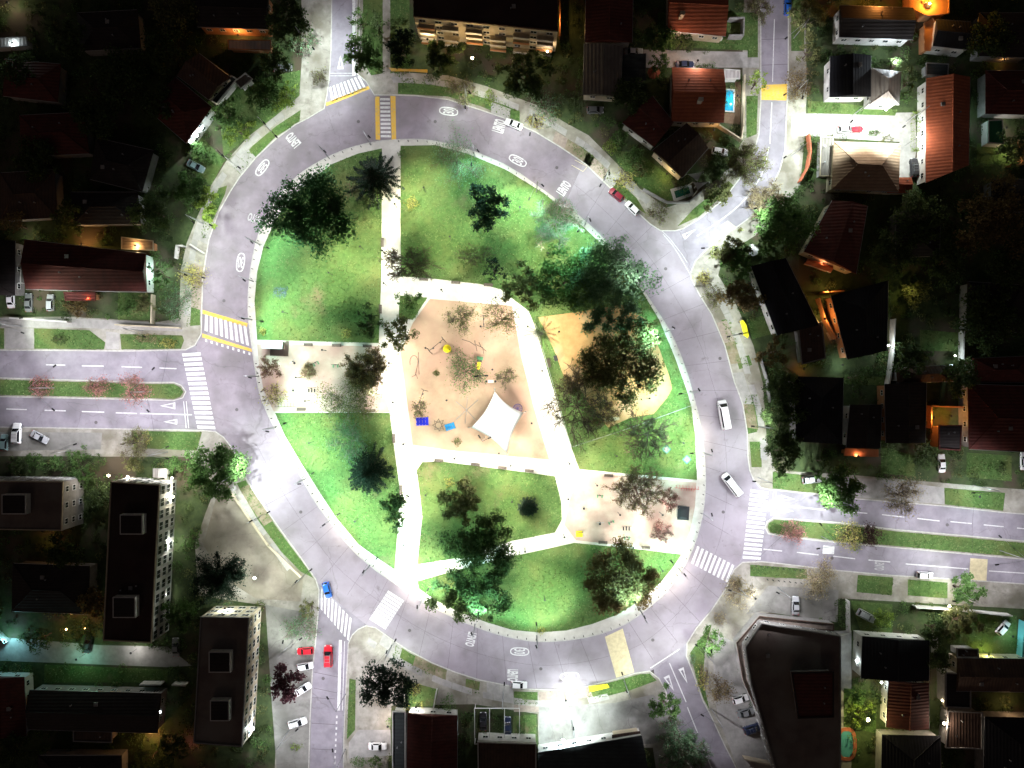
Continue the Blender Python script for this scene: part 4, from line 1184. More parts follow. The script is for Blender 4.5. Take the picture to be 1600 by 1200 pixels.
# ------------------------------------------------------------------ garden walls, fences, hedges of stone
def garden_wall(label, pts, h=1.8, th=0.22, m='wall_white', cat='garden wall', name='garden_wall'):
    w = [W(x, y, 0) for x, y in pts]
    c = sum(w, Vector()) / len(w)
    mb = MB()
    for a, b in zip(w, w[1:]):
        d = b - a
        mb.box(((a.x + b.x) / 2 - c.x, (a.y + b.y) / 2 - c.y, h / 2), (d.length + th * 0.9, th, h), math.atan2(d.y, d.x))
    o = mb.build(name, m)
    o.location = (c.x, c.y, 0.12)
    tag(o, label, cat)
    cp = MB()
    for a, b in zip(w, w[1:]):
        d = b - a
        cp.box(((a.x + b.x) / 2 - c.x, (a.y + b.y) / 2 - c.y, h + 0.035), (d.length + th, th + 0.1, 0.07), math.atan2(d.y, d.x))
    cp.build('coping', m, o)
    return o


GW = garden_wall
GW('cold lit white wall behind the left driveway and lawn', [(24,498),(60,500),(112,504)], 2.0)
GW('pink lit wall in front of the long maroon house garden', [(185,508),(240,511),(284,513)], 1.6, m='wall_cream')
GW('tall pale wall post beside the garden of the maroon house', [(243,462),(242,506)], 2.0, m='wall_cream')
GW('white wall bracket on the brown paved corner above the left zebra', [(279,405),(281,386),(291,386)], 2.0)
GW('low white wall beside the brown paved corner', [(300,383),(320,396)], 0.9)
GW('garden wall along the courtyard of the house with the blue pool', [(1160,122),(1158,200),(1155,222),(1118,198)], 2.0, m='wall_cream')
GW('cream wall curving round the tan house beside the kinked street', [(1259,214),(1262,240),(1258,264),(1246,286)], 2.2, m='terracotta')
GW('white wall of the orange side terrace', [(1312,456),(1280,458)], 2.2, m='wall_orange')
GW('orange side terrace wall of the black roofed house', [(1274,468),(1284,500),(1300,530)], 2.4, m='wall_orange')
GW('white yard wall right of the black roofed house', [(1391,500),(1388,560),(1382,600)], 2.4)
GW('white yard wall right of the small floodlit green lawn', [(1498,518),(1497,563)], 2.2)
GW('cyan painted yard wall at the right edge', [(1592,968),(1588,1022)], 2.2, m='wall_cyan')
GW('white street wall under the bushy dark garden on the right', [(1425,945),(1470,948),(1572,958)], 2.2)
GW('white wall left of the black roofed house', [(1321,936),(1322,985),(1306,988)], 2.0)
GW('white side wall post right of the black roofed house', [(1456,990),(1455,1018)], 2.4)
GW('yellow lit garden wall with lamps at the bottom right', [(1468,1048),(1472,1110)], 2.2, m='wall_cream')
GW('grey wall around the walled lawn of the tilted grey house', [(1004,298),(1040,318),(1075,318),(1096,300)], 1.8, m='wall_grey')
GW('white fence wall on the lawn of the white fronted maroon house', [(683,1076),(678,1104)], 1.6)
GW('white beam across the yard under the long dark house eave', [(226,1064),(258,1064)], 2.4)
GW('second white beam beside the dark car yard', [(276,1064),(296,1065)], 2.4)
GW('white corner screen at the bright left end of the porch lawn', [(262,742),(265,755)], 1.6)
GW('cream wall at the foot of the tilted parking lot', [(1160,1180),(1218,1192),(1218,1176)], 2.0, m='wall_cream')
GW('stone bench wall along the dirt path beside the lower left kerb', [(364,772),(420,852),(470,900)], 0.5, 0.4, 'wall_cream')
GW('white wall of the courtyard with green glow on the left', [(0,985),(16,1000)], 2.0)
GW('long white yard wall of the dark corner house', [(42,1055),(41,1115)], 2.2)
GW('white screen wall beside the tilted black roof', [(1190,478),(1212,519)], 2.6)
GW('low wall with a dark gate along the pavement right of the white vans', [(1186,560),(1196,595),(1200,628)], 1.6, m='wall_grey')
GW('pale front wall of the orange clay roofed house', [(1080,62),(1126,64)], 1.4)
GW('glasshouse wall right of the orange clay roofed house', [(1136,35),(1158,35),(1157,62),(1136,62)], 2.4, m='wall_grey')
GW('orange lit boundary wall right of the balconied apartment building', [(874,-40),(874,62)], 2.2, m='wall_orange')
GW('green lit white edging beside the long lit tiled house', [(1446,165),(1444,235)], 1.2)
GW('amber lit wall of the lawn at the far right', [(1590,222),(1590,260),(1570,262)], 2.0, m='wall_orange')
GW('orange patio wall with pillars between the dark roofs', [(1447,634),(1447,668)], 2.4, m='wall_orange')
GW('back wall of the glowing orange patio', [(1447,634),(1500,636)], 2.4, m='wall_orange')
GW('right wall of the glowing orange patio', [(1500,636),(1502,660)], 2.4, m='wall_orange')


def fence(label, pts, h=1.3, gap=2.4, m='dark_steel', rails=3):
    w = [W(x, y, 0) for x, y in pts]
    t = thing('fence', label, 'fence', (w[0].x, w[0].y, 0.13))
    o = w[0]
    for a, b in zip(w, w[1:]):
        d = b - a
        n = max(1, round(d.length / gap))
        for k in range(n + (b is w[-1])):
            p = a + d * (k / n) - o
            MB().box((p.x, p.y, h / 2), (0.08, 0.08, h)).build('post', m, t)
        mid_ = (a + b) / 2 - o
        for r in range(rails):
            MB().box((mid_.x, mid_.y, 0.2 + (h - 0.25) * r / (rails - 1)), (d.length, 0.045, 0.05), math.atan2(d.y, d.x)).build('rail', m, t)
    return t


fence('dark metal fence slanting up from the golden sand pit gate', [(832,488),(860,458),(887,425)], 1.4)
fence('metal fence along the lower side of the golden sand pit', [(893,698),(985,668),(1078,634)], 1.3, m='steel')
fence('metal fence between the sand pit and the white diagonal path', [(836,505),(852,560),(872,628),(892,696)], 1.3, m='steel')
fence('white railing along the cycle lane at the top', [(563,-30),(562,100)], 1.0, 2.6, 'white_steel', 2)
fence('grey railing along the cycle lane at the bottom', [(538,1100),(535,1200)], 1.0, 2.6, 'steel', 2)
fence('mesh fence of the walled lawn below the tilted grey house', [(1022,240),(1058,276)], 1.3, m='white_steel')

# ------------------------------------------------------------------ trees and shrubs
tree_i = [0]


def limb_tree(rng, r, h0, h1, n_main, levels, bend=0.25, r0=0.16, up=0.5, lean=(0, 0)):
    """branch skeleton: list of (points, radii)"""
    segs = [([(0, 0, 0), (lean[0] * .4, lean[1] * .4, h0 * 0.6), (lean[0], lean[1], h0)], [r0 * 1.5, r0 * 1.15, r0])]
    tips = []

    def grow(p, d, length, rad, lev):
        pts, rr = [p], [rad]
        q = np.array(p, float); dd = np.array(d, float)
        k = 3
        for i in range(k):
            dd = dd + rng.normal(size=3) * bend
            dd[2] += 0.04
            dd /= np.linalg.norm(dd)
            q = q + dd * length / k
            pts.append(tuple(q)); rr.append(rad * (1 - 0.6 * (i + 1) / k))
            if lev > 0 and i >= 0:
                for s in range(2 if lev > 1 else 3):
                    e = dd + rng.normal(size=3) * np.array([0.75, 0.75, 0.45]); e /= np.linalg.norm(e)
                    grow(tuple(q), e, length * rng.uniform(0.42, 0.62), rad * 0.42, lev - 1)
        segs.append((pts, rr)); tips.append(pts[-1])
    for k in range(n_main):
        a = 2 * math.pi * (k + rng.uniform(-.3, .3)) / n_main
        el = rng.uniform(0.15, 1.0) * up
        d = (math.cos(a), math.sin(a), el)
        grow((lean[0], lean[1], h0 * rng.uniform(0.8, 1.0)), d, r * rng.uniform(0.6, 0.85), r0 * 0.6, levels)
    return segs, tips


def tree(label, px, py, rpx, h, kind, leaf, name=None, cat=None, group=None, squash=(1.0, 1.0), rot=0.0, dens=1.0, bark='bark', size=None):
    tree_i[0] += 1
    rng = np.random.default_rng(100 + tree_i[0])
    h = h if h < 5 else 6.3 + (h - 5) * 0.34
    zc = h * 0.72
    c = W(px, py, zc if kind not in ('shrub', 'hedge', 'flower') else h * 0.6)
    r = rpx * PX * (CAM_H - zc) / CAM_H * (1.13 if kind in ('round', 'open', 'pine') else 1.04)
    name = name or {'shrub': 'shrub', 'hedge': 'hedge', 'flower': 'shrub', 'conifer': 'conifer_tree', 'palm': 'palm_tree', 'pine': 'pine_tree', 'bare': 'bare_tree'}.get(kind, 'leafy_tree')
    cat = cat or {'shrub': 'shrub', 'flower': 'shrub', 'hedge': 'hedge', 'conifer': 'conifer', 'palm': 'palm', 'pine': 'pine tree'}.get(kind, 'tree')
    t = thing(name, label, cat, (c.x, c.y, 0.1), rot, group)
    tb = MB()
    V = []
    sx, sy = squash
    if kind in ('round', 'open', 'column'):
        low = h < 5
        nc = int((17 if kind == 'round' else 15) * max(1, r / 4.5) ** 1.25)
        # clump centres spread evenly over the plan, higher in the middle
        ii = np.arange(nc) + 0.5
        rad = np.sqrt(ii / nc) * rng.uniform(0.86, 1.06, nc) * 0.84; az = ii * 2.39996 + rng.uniform(-.35, .35, nc) + tree_i[0]
        ph = rng.uniform(0, 6.28, 2)
        lob = 1 + 0.17 * np.sin(3 * az + ph[0]) + 0.13 * np.sin(5 * az + ph[1])     # uneven outline
        dome = np.sqrt(np.clip(1 - rad ** 2, 0, 1))
        zb, zt = (0.2, 0.85) if low else (0.56, 0.9)
        ctr = np.stack([np.cos(az) * rad * lob * r * sx, np.sin(az) * rad * lob * r * sy, h * (zb + (zt - zb) * dome * rng.uniform(0.45, 1.05, nc))], 1)
        cr = r * (0.27 if kind == 'round' else 0.2) * (4.5 / max(r, 4.5)) ** 0.3 * rng.uniform(0.6, 1.3, size=nc)
        area = r * r * sx * sy
        s = size or (0.58 if r > 4 else 0.42)
        wgt = cr ** 2; wgt = wgt / wgt.sum()
        nl = int(max(320, area * (92 if kind == 'round' else 52) * dens))
        pick = rng.choice(nc, nl, p=wgt)
        d = rng.normal(size=(nl, 3)); d /= np.linalg.norm(d, axis=1)[:, None]
        d[:, 2] = np.where(d[:, 2] < -0.3, -d[:, 2], d[:, 2])
        d *= rng.uniform(0.0, 1.0, size=(nl, 1)) ** 0.55 * rng.choice([1.0, 1.0, 1.3], size=(nl, 1))
        P = ctr[pick] + d * cr[pick][:, None] * np.array([1, 1, 0.8 if not low else 0.6]) + rng.normal(size=(nl, 3)) * 0.12
        P[:, 2] = np.maximum(P[:, 2], 0.2)
        V.append(leaf_quads(P, s, rng, 0.7))
        for k in range(min(nc, 9)):
            e = ctr[k * nc // min(nc, 9)]
            m_ = np.array([e[0] * 0.4, e[1] * 0.4, h * 0.5])
            tb.tube([(0, 0, h * 0.28), tuple(m_), tuple(e)], [0.05 * h ** 0.5 * 0.9, 0.06, 0.03], 5)
        tb.tube([(0, 0, 0), (0.05, 0, h * 0.2), (0, 0.04, h * 0.5)], [0.045 * h ** 0.8, 0.03 * h ** 0.8, 0.02 * h ** 0.8], 7)
    elif kind == 'pine':
        # several long boughs carrying tufts of needles, lopsided
        nb = int(16 + r * 2.2)
        for k in range(nb):
            a = rng.uniform(0, 2 * math.pi); z0 = h * rng.uniform(0.35, 0.98)
            L = r * (1.08 - 0.68 * (z0 / h - 0.35) / 0.63) * rng.uniform(0.6, 1.1)
            e = np.array([math.cos(a) * L * sx, math.sin(a) * L * sy, z0 + L * 0.12])
            tb.tube([(0, 0, z0 - 0.3), (e[0] * .55, e[1] * .55, z0 + 0.15), tuple(e)], [0.14, 0.08, 0.03], 5)
            n = int(L * 130 * dens)
            tt = rng.uniform(0.15, 1.05, size=n)
            wv = 0.17 * L + 0.35
            P = tt[:, None] * e + np.stack([np.zeros(n), np.zeros(n), z0 * (1 - tt)], 1)
            P += rng.normal(size=(n, 3)) * np.array([wv, wv, 0.3]) * (0.5 + 0.5 * np.sin(tt * 14 + k))[:, None] * 0.8
            V.append(leaf_quads(P, size or 0.5, rng, 0.5, 0.4))
        tb.tube([(0, 0, 0), (0, 0, h * 0.5), (0, 0, h)], [0.4, 0.28, 0.06], 8)
    elif kind == 'conifer':
        nl_ = int(6 + h * 0.5)
        for k in range(nl_):
            f = k / (nl_ - 1)
            z0 = h * (0.2 + 0.78 * f)
            L0 = r * (1.0 - 0.86 * f ** 1.25)
            nb = int(15 - 7 * f)
            off = rng.uniform(0, 6.28)
            for j in range(nb):
                a = off + 2 * math.pi * (j + rng.uniform(-.22, .22)) / nb
                L = L0 * rng.uniform(0.72, 1.08)
                e = np.array([math.cos(a) * L * sx, math.sin(a) * L * sy, z0 - L * 0.22])
                tb.tube([(0, 0, z0), tuple(e)], [0.06, 0.02], 4, False)
                n = int((10 + L * 42) * dens)
                tt = rng.uniform(0.05, 1.06, size=n) ** 0.8
                P = tt[:, None] * e + np.stack([np.zeros(n), np.zeros(n), z0 * (1 - tt)], 1)
                perp = np.array([-math.sin(a), math.cos(a), 0])
                P += perp * (rng.normal(size=(n, 1)) * (0.05 + 0.075 * L * (1 - tt[:, None] * 0.8))) + rng.normal(size=(n, 3)) * 0.08
                V.append(leaf_quads(P, size or 0.36, rng, 0.5, 0.4))
        tb.tube([(0, 0, 0), (0, 0, h * 0.5), (0, 0, h)], [0.3, 0.2, 0.04], 8)
    elif kind == 'bare':
        segs, tips = limb_tree(rng, r, h * 0.42, h, 13 if r > 4 else 8, 2, bend=0.17, r0=0.032 * h ** 0.75)
        for pts, rr in segs:
            tb.tube([(p[0] * sx, p[1] * sy, p[2]) for p in pts], [max(x * 1.25, 0.05) for x in rr], 4 if rr[0] < 0.12 else 6, False)
        T = np.array(tips) * np.array([sx, sy, 1])
        n = int(len(T) * 5 * dens)
        if n:
            P = T[rng.integers(0, len(T), n)] + rng.normal(size=(n, 3)) * 0.28
            V.append(leaf_quads(P, size or 0.26, rng, 0.8, 0.45))
    elif kind == 'sparse':
        segs, tips = limb_tree(rng, r, h * 0.4, h, 7, 2, r0=0.03 * h ** 0.8)
        for pts, rr in segs:
            tb.tube([(p[0] * sx, p[1] * sy, p[2]) for p in pts], [max(x, 0.025) for x in rr], 4, False)
        T = np.array([p for pts, _ in segs[1:] for p in pts[1:]]) * np.array([sx, sy, 1])
        n = int(r * r * 62 * dens) + 90
        P = T[rng.integers(0, len(T), n)] + rng.normal(size=(n, 3)) * (0.16 * r + 0.12)
        V.append(leaf_quads(P, size or 0.36, rng, 0.8, 0.55))
    elif kind == 'palm':
        for k in range(17):
            a = 2 * math.pi * k / 17 + rng.uniform(-.15, .15)
            L = r * rng.uniform(0.8, 1.08); rise = rng.uniform(0.1, 0.45)
            pts = [np.array([math.cos(a) * L * f, math.sin(a) * L * f, h + L * (rise * f * 2 - 0.9 * f * f)]) for f in np.linspace(0, 1, 7)]
            tb.tube([tuple(p) for p in pts], [0.05, .05, .04, .035, .03, .02, .015], 4, False)
            perp = np.array([-math.sin(a), math.cos(a), 0])
            for f in np.linspace(0.12, 1, 22):
                p = np.array([np.interp(f, np.linspace(0, 1, 7), [q[i] for q in pts]) for i in range(3)])
                d = (pts[-1] - pts[0]); d /= np.linalg.norm(d)
                for sgn in (-1, 1):
                    tip = p + perp * sgn * 0.6 * (1.1 - f * 0.7) + d * 0.35 + np.array([0, 0, -0.22])
                    V.append(np.array([[p, p + d * 0.07, tip, tip - d * 0.03]]))
        tb.tube([(0, 0, 0), (0.1, 0, h * 0.5), (0, 0, h)], [0.3, 0.24, 0.2], 8)
    elif kind in ('shrub', 'flower'):
        n = int(max(140, r * r * sx * sy * 60 * dens))
        u = rng.normal(size=(n, 3)); u /= np.linalg.norm(u, axis=1)[:, None]
        u[:, 2] = np.abs(u[:, 2])
        lob = 0.78 + 0.24 * np.sin(np.arctan2(u[:, 1], u[:, 0]) * 4 + tree_i[0]) * np.sin(u[:, 2] * 5)
        rr_ = rng.uniform(0.35, 1.05, size=(n, 1)) ** 0.6 * lob[:, None]
        V.append(leaf_quads(u * rr_ * np.array([r * sx, r * sy, h * 0.85]) + np.array([0, 0, h * 0.12]), size or 0.3, rng, 0.8))
        for k in range(5):
            a = 2 * math.pi * k / 5
            tb.tube([(0, 0, 0), (math.cos(a) * r * sx * .5, math.sin(a) * r * sy * .5, h * 0.6)], [0.06, 0.025], 4)
    elif kind == 'hedge':
        hx, hy = r * sx, r * sy
        n = int(max(160, hx * hy * 4 * 26 * dens))
        P = rng.uniform(-1, 1, size=(n, 3))
        k = rng.integers(0, 3, n); P[np.arange(n), k] = np.sign(P[np.arange(n), k]) * rng.uniform(0.85, 1.06, n)
        P = P * np.array([hx, hy, h / 2]) + np.array([0, 0, h / 2])
        P[:, 2] = np.maximum(P[:, 2], 0.05)
        V.append(leaf_quads(P, size or 0.3, rng, 0.8))
        for x in np.linspace(-hx * .8, hx * .8, max(2, int(hx))): tb.tube([(x, 0, 0), (x, 0, h * 0.8)], 0.04, 4)
    tr = tb.build('trunk' if kind not in ('shrub', 'hedge', 'flower') else 'stem', bark, t)
    if V:
        quads_mesh('crown' if kind not in ('shrub', 'hedge', 'flower', 'palm') else ('frond' if kind == 'palm' else 'foliage'), leaf, np.concatenate(V), t)
    return t


T = tree
# --- the park
T('very large lopsided dark green pine overhanging the upper left kerb of the park', 486, 332, 69, 15, 'round', 'leaf_pine', squash=(1.0, 0.86), dens=1.1, name='pine_tree', cat='pine tree')
T('spiky dark conifer at the top end of the park path', 582, 272, 42, 13, 'conifer', 'leaf_conifer', squash=(1.05, 1.0))
T('mint lit loose leafy tree beside the kerb, right of the top zebra', 712, 246, 36, 9, 'sparse', 'leaf_mint', dens=1.2)
T('tall ragged near black tree on the upper lawn of the park', 762, 324, 31, 14, 'round', 'leaf_conifer', squash=(0.95, 1.15), dens=1.0)
T('low dark ragged tree at the lower edge of the upper lawn', 772, 423, 20, 9, 'open', 'leaf_conifer', squash=(0.9, 1.0))
T('dim olive spreading tree between the two dark trees of the upper lawn', 742, 400, 24, 6, 'sparse', 'leaf_olive', squash=(1.3, 0.8))
T('bare twiggy tree across the park path, left of the upper benches', 636, 412, 36, 8, 'bare', 'leaf_olive', squash=(1.15, 0.75), dens=0.6)
T('small round leafy tree on the little triangular lawn', 641, 470, 22, 6, 'open', 'leaf_green', squash=(1.05, 0.8))
T('small dark double crowned tree near the left path, above the pink plaza', 574, 505, 24, 7, 'open', 'leaf_dark', squash=(0.75, 1.1))
T('bright leafy tree at the corner where path and playground meet', 622, 521, 27, 7, 'open', 'leaf_olive', dens=1.1)
T('small bluish shrub alone on the left lawn', 437, 456, 13, 2.2, 'shrub', 'leaf_blue', squash=(1.2, 0.9))
T('left one of two pale leafy trees at the top of the playground', 720, 497, 22, 6, 'sparse', 'leaf_olive', dens=1.4)
T('right one of two pale leafy trees at the top of the playground', 784, 499, 27, 7, 'sparse', 'leaf_olive', squash=(1.05, 0.9), dens=1.3)
T('pale green leafy tree in the middle of the playground', 727, 580, 27, 6, 'sparse', 'leaf_green', squash=(0.9, 1.15), dens=1.2)
T('thin reddish and green tree above the white shade sail', 789, 590, 15, 5, 'sparse', 'leaf_olive', dens=0.9)
T('dark branched half bare tree on the pink left plaza', 572, 578, 29, 8, 'bare', 'leaf_brown', bark='bark', dens=2.6, squash=(1.0, 0.85), size=0.4)
T('round olive tree with pale twigs on the pink left plaza', 544, 624, 38, 8, 'sparse', 'leaf_olive', dens=2.6, bark='pale_bark')
T('pale mint leafed loose tree below the pink left plaza', 547, 690, 36, 8, 'sparse', 'leaf_mint', squash=(1.0, 0.9), dens=1.2, bark='pale_bark')
T('spiky black green conifer on the lower left lawn', 572, 740, 39, 13, 'conifer', 'leaf_conifer', squash=(0.95, 1.05), dens=1.1)
T('narrow dense dark tree on the edge of the lower left path', 617, 797, 24, 9, 'round', 'leaf_dark', squash=(0.72, 1.3))
T('round dense olive green tree near the top of the middle lawn', 721, 785, 33, 9, 'round', 'leaf_olive', dens=1.2)
T('large clumpy dark tree across the lower diagonal path', 755, 850, 52, 12, 'round', 'leaf_dark', squash=(1.15, 0.78), dens=1.1)
T('large open crowned tree by the lower kerb of the park', 738, 925, 56, 12, 'open', 'leaf_dark', squash=(1.1, 0.9), dens=1.6)
T('big bushy brown green tree on the lower right lawn', 968, 905, 56, 12, 'round', 'leaf_brown', squash=(1.0, 0.95), dens=1.25)
T('tiny star shaped conifer on the middle lawn', 825, 796, 16, 5, 'conifer', 'leaf_conifer')
T('reddish bare tree with fanned branches on the right plaza', 996, 765, 37, 8, 'bare', 'leaf_brown', bark='red_bark', dens=2.2)
T('wide bare tree with fanned twigs left of the fenced lawn corner', 903, 636, 50, 9, 'bare', 'leaf_olive', bark='bark', dens=1.0)
T('dark bare tree with crooked limbs on the fence of the right lawn', 1014, 680, 38, 8, 'bare', 'leaf_dark', dens=0.3)
T('thin bare sapling at the foot of the golden sand pit', 897, 600, 20, 6, 'bare', 'leaf_brown', dens=1.5, squash=(0.8, 1.0))
T('thin reddish tree beside the lower fence of the golden sand pit', 945, 648, 22, 5, 'bare', 'leaf_brown', bark='red_bark', dens=1.5)
T('huge dense dark tree over the golden sand pit', 970, 568, 66, 15, 'round', 'leaf_olive', squash=(1.0, 0.85), dens=1.15)
T('tall leafy green tree arching over the ring road kerb', 952, 432, 64, 11, 'round', 'leaf_mint', squash=(1.0, 0.85), dens=0.9)
T('leafy green tree on the inner side of the tall arching tree', 884, 438, 48, 9, 'round', 'leaf_green', dens=0.8)
T('pale leafy tree above the dense tree of the golden sand pit', 960, 500, 38, 9, 'open', 'leaf_mint', squash=(1.25, 0.8), dens=1.5)
T('yellowish leafy tree at the top right corner of the playground path', 815, 447, 32, 8, 'open', 'leaf_olive', dens=1.2)
T('pale green palm at the corner of the golden sand pit', 846, 521, 27, 5, 'palm', 'leaf_olive', bark='pale_bark')
T('faint grey bare tree on the upper right lawn', 868, 344, 40, 8, 'bare', 'leaf_mint', bark='pale_bark', dens=2.0)
T('small leafy sapling beside the dark blue climbing frame', 655, 640, 13, 3.5, 'sparse', 'leaf_olive')
T('tiny pale shrub at the lower end of the playground', 714, 691, 9, 1.6, 'shrub', 'leaf_olive')
T('tiny dark shrub left of the playground trees', 682, 583, 7, 1.2, 'shrub', 'leaf_olive')
T('reddish twiggy tree by the kiosk end of the pink left plaza', 418, 573, 17, 5, 'bare', 'leaf_brown', bark='red_bark', dens=0.6)
T('yellow leafed small tree by the kerb of the pink left plaza', 427, 617, 17, 4, 'sparse', 'leaf_yellow')
T('thin orange twigged sapling near the middle of the left plaza', 481, 580, 11, 3.5, 'bare', 'leaf_tan', bark='red_bark')
T('thin reddish sapling above the dark kiosk', 1048, 782, 16, 4, 'bare', 'leaf_pink', bark='red_bark', dens=0.8)
T('thin reddish sapling below the dark kiosk', 1037, 832, 15, 4, 'bare', 'leaf_pink', bark='red_bark', dens=0.8)
T('pale yellow spiky shrub right of the park path', 643, 317, 14, 1.4, 'flower', 'leaf_yellow')
T('small dark green shrub right of the path head', 628, 240, 9, 1.5, 'shrub', 'leaf_green')
T('pale yellow shrub above the round olive tree of the middle lawn', 702, 754, 10, 1.2, 'flower', 'leaf_yellow')
T('pale whitish flowering shrub on the left lawn above the plaza benches', 541, 521, 11, 1.2, 'flower', 'leaf_yellow')
T('cream flowering bush beside the big brown green tree', 936, 868, 11, 1.4, 'flower', 'leaf_tan')
T('yellow tuft at the left corner of the left lawn', 410, 517, 8, 1.0, 'flower', 'leaf_yellow')
T('white flowering bush by the lower kerb of the park', 846, 986, 9, 1.2, 'flower', 'leaf_yellow')
# --- around the top
T('bushy dark green tree at the corner of the top street', 566, 88, 30, 8, 'round', 'leaf_green', squash=(0.9, 1.0))
T('pale green leafy tree overhanging the top cycle lane', 562, 30, 18, 6, 'open', 'leaf_green')
T('dark green tree at the top edge beside the garden strip', 590, 40, 16, 6, 'open', 'leaf_dark', squash=(0.8, 1.4))
T('mint lit bush around the bright lamp at the top left street', 474, 62, 20, 5, 'sparse', 'leaf_mint')
T('small yellow olive bush on the corner of the top left pavement', 497, 118, 12, 3, 'sparse', 'leaf_olive')
T('bright lime green conical shrub beside the upper kerb', 765, 149, 14, 3, 'shrub', 'leaf_lime', squash=(0.85, 1.2))
T('dark tree below the balconies of the apartment building', 690, 90, 28, 9, 'round', 'leaf_dark')
T('very dark tree at the left corner of the apartment building', 628, 74, 24, 9, 'round', 'leaf_conifer', squash=(0.8, 1.3))
T('grey olive leafy tree at the kerb below the amber balconies', 722, 140, 22, 6, 'sparse', 'leaf_olive', dens=1.3)
T('large dark olive tree right of the amber balconies', 822, 118, 42, 10, 'open', 'leaf_dark', dens=1.3)
T('grey green tree beside the pavement right of the amber balconies', 850, 160, 24, 6, 'sparse', 'leaf_mint', dens=1.2)
T('yellow green bush at the kerb near the white sedan', 836, 188, 13, 3, 'sparse', 'leaf_yellow')
T('small dark hedge tree between the flower beds of the upper kerb', 673, 118, 11, 3, 'shrub', 'leaf_dark')
T('large dark green bush beside the orange clay roofed house', 1030, 62, 24, 6, 'round', 'leaf_green', squash=(1.2, 0.8))
T('second green bush beside the orange clay roofed house', 1070, 66, 16, 4, 'round', 'leaf_dark')
T('round green tree next to the red parasol', 1028, 103, 18, 5, 'round', 'leaf_green')
T('dark tree between the grey corrugated roof and the tilted maroon house', 982, 150, 26, 8, 'round', 'leaf_dark')
T('bright yellow green hedge bush by the garden walk', 955, 228, 15, 3, 'shrub', 'leaf_lime', squash=(1.0, 1.0))
T('green garden bush right of the narrow garden walk', 992, 244, 16, 3.5, 'round', 'leaf_green')
T('green garden bush under the tilted maroon house', 968, 215, 14, 3.5, 'round', 'leaf_green')
T('olive garden bush below the narrow garden walk', 1000, 262, 14, 3, 'open', 'leaf_olive')
T('pale yellow tree on the verge left of the maroon car', 976, 278, 16, 4, 'sparse', 'leaf_yellow')
T('twiggy olive tree at the corner by the white car', 1032, 330, 17, 4, 'sparse', 'leaf_olive')
T('bright green street tree beside the yellow speed table', 1183, 128, 18, 5, 'open', 'leaf_lime')
T('bare street tree at the very top of the kinked street', 1190, 6, 20, 6, 'bare', 'leaf_olive')
T('bare twiggy street tree where the kinked street bends', 1165, 253, 30, 7, 'bare', 'leaf_olive', dens=2.0, size=0.35)
T('long yellow olive hedge tree along the kinked street', 1122, 303, 26, 4, 'open', 'leaf_olive', squash=(1.2, 0.6), rot=R(38), dens=1.4)
T('pale bare tree across the lower bend of the kinked street', 1202, 312, 28, 7, 'bare', 'leaf_tan', dens=2.0, squash=(1.1, 0.9))
T('tall olive street tree at the top right of the kinked street', 1262, 30, 28, 8, 'open', 'leaf_olive', dens=1.2)
T('dark olive street tree opposite the blue car', 1266, 78, 21, 7, 'open', 'leaf_olive')
T('brownish street tree by the yellow speed table', 1252, 128, 22, 6, 'sparse', 'leaf_brown', dens=1.4)
T('small white lit bush at the right end of the yellow speed table', 1240, 143, 11, 2.5, 'flower', 'leaf_tan')
T('green leafy bush along the lawn of the dark roofed house', 1290, 168, 14, 1.6, 'hedge', 'leaf_green', squash=(1.4, 0.35))
T('lime hedge beside the long clay tiled house', 1431, 205, 9, 1.8, 'hedge', 'leaf_lime', squash=(0.6, 3.2))
T('dark hedge between the courtyard wall and the tan roofed house', 1271, 240, 10, 2.2, 'hedge', 'leaf_green', squash=(0.8, 2.6))
T('dark garden tree behind the pale hip roof', 1420, 130, 14, 5, 'open', 'leaf_dark', squash=(0.8, 1.8))
T('leafy tree shading the bright courtyard wall', 1404, 98, 14, 5, 'open', 'leaf_dark', squash=(1.5, 0.7))
T('small plant bed along the courtyard front of the tan roofed house', 1366, 207, 9, 1.2, 'shrub', 'leaf_green', squash=(1.8, 0.7))
T('dark garden bush beside the white car by the tilted grey house', 1120, 262, 20, 4, 'round', 'leaf_dark')
# --- right side
T('large dark green garden tree below the bend of the kinked street', 1222, 352, 44, 9, 'round', 'leaf_green', squash=(0.95, 1.0))
T('olive and green leafy tree at the mouth of the kinked street', 1140, 392, 30, 7, 'open', 'leaf_olive', squash=(1.15, 0.8), rot=R(25), dens=1.5)
T('deep green tree under the pale parasol', 1152, 412, 24, 6, 'round', 'leaf_green')
T('pale yellow shrub on the corner pavement below the kinked street', 1097, 434, 13, 2, 'sparse', 'leaf_yellow')
T('dusty olive bush on the pavement left of the dark wall tree', 1116, 464, 16, 3, 'sparse', 'leaf_olive')
T('dark drooping tree beside the black tilted roof', 1158, 462, 29, 7, 'round', 'leaf_brown', squash=(1.1, 0.85))
T('tall dark street tree, upper one of the trio right of the white vans', 1222, 612, 30, 9, 'round', 'leaf_dark')
T('tall dark street tree, middle one of the trio right of the white vans', 1222, 660, 30, 9, 'round', 'leaf_dark', squash=(0.9, 1.0))
T('tall dark street tree, lowest one of the trio right of the white vans', 1224, 706, 32, 9, 'round', 'leaf_dark', squash=(0.85, 1.0))
T('dark brown garden tree behind the low gate wall', 1208, 552, 24, 6, 'open', 'leaf_brown')
T('dense black green tree with a bright lit lower rim over the avenue lamp', 1310, 764, 36, 9, 'round', 'leaf_green', squash=(1.0, 0.9), dens=1.4)
T('round brownish speckled tree at the avenue kerb', 1418, 777, 28, 7, 'sparse', 'leaf_tan', dens=2.0)
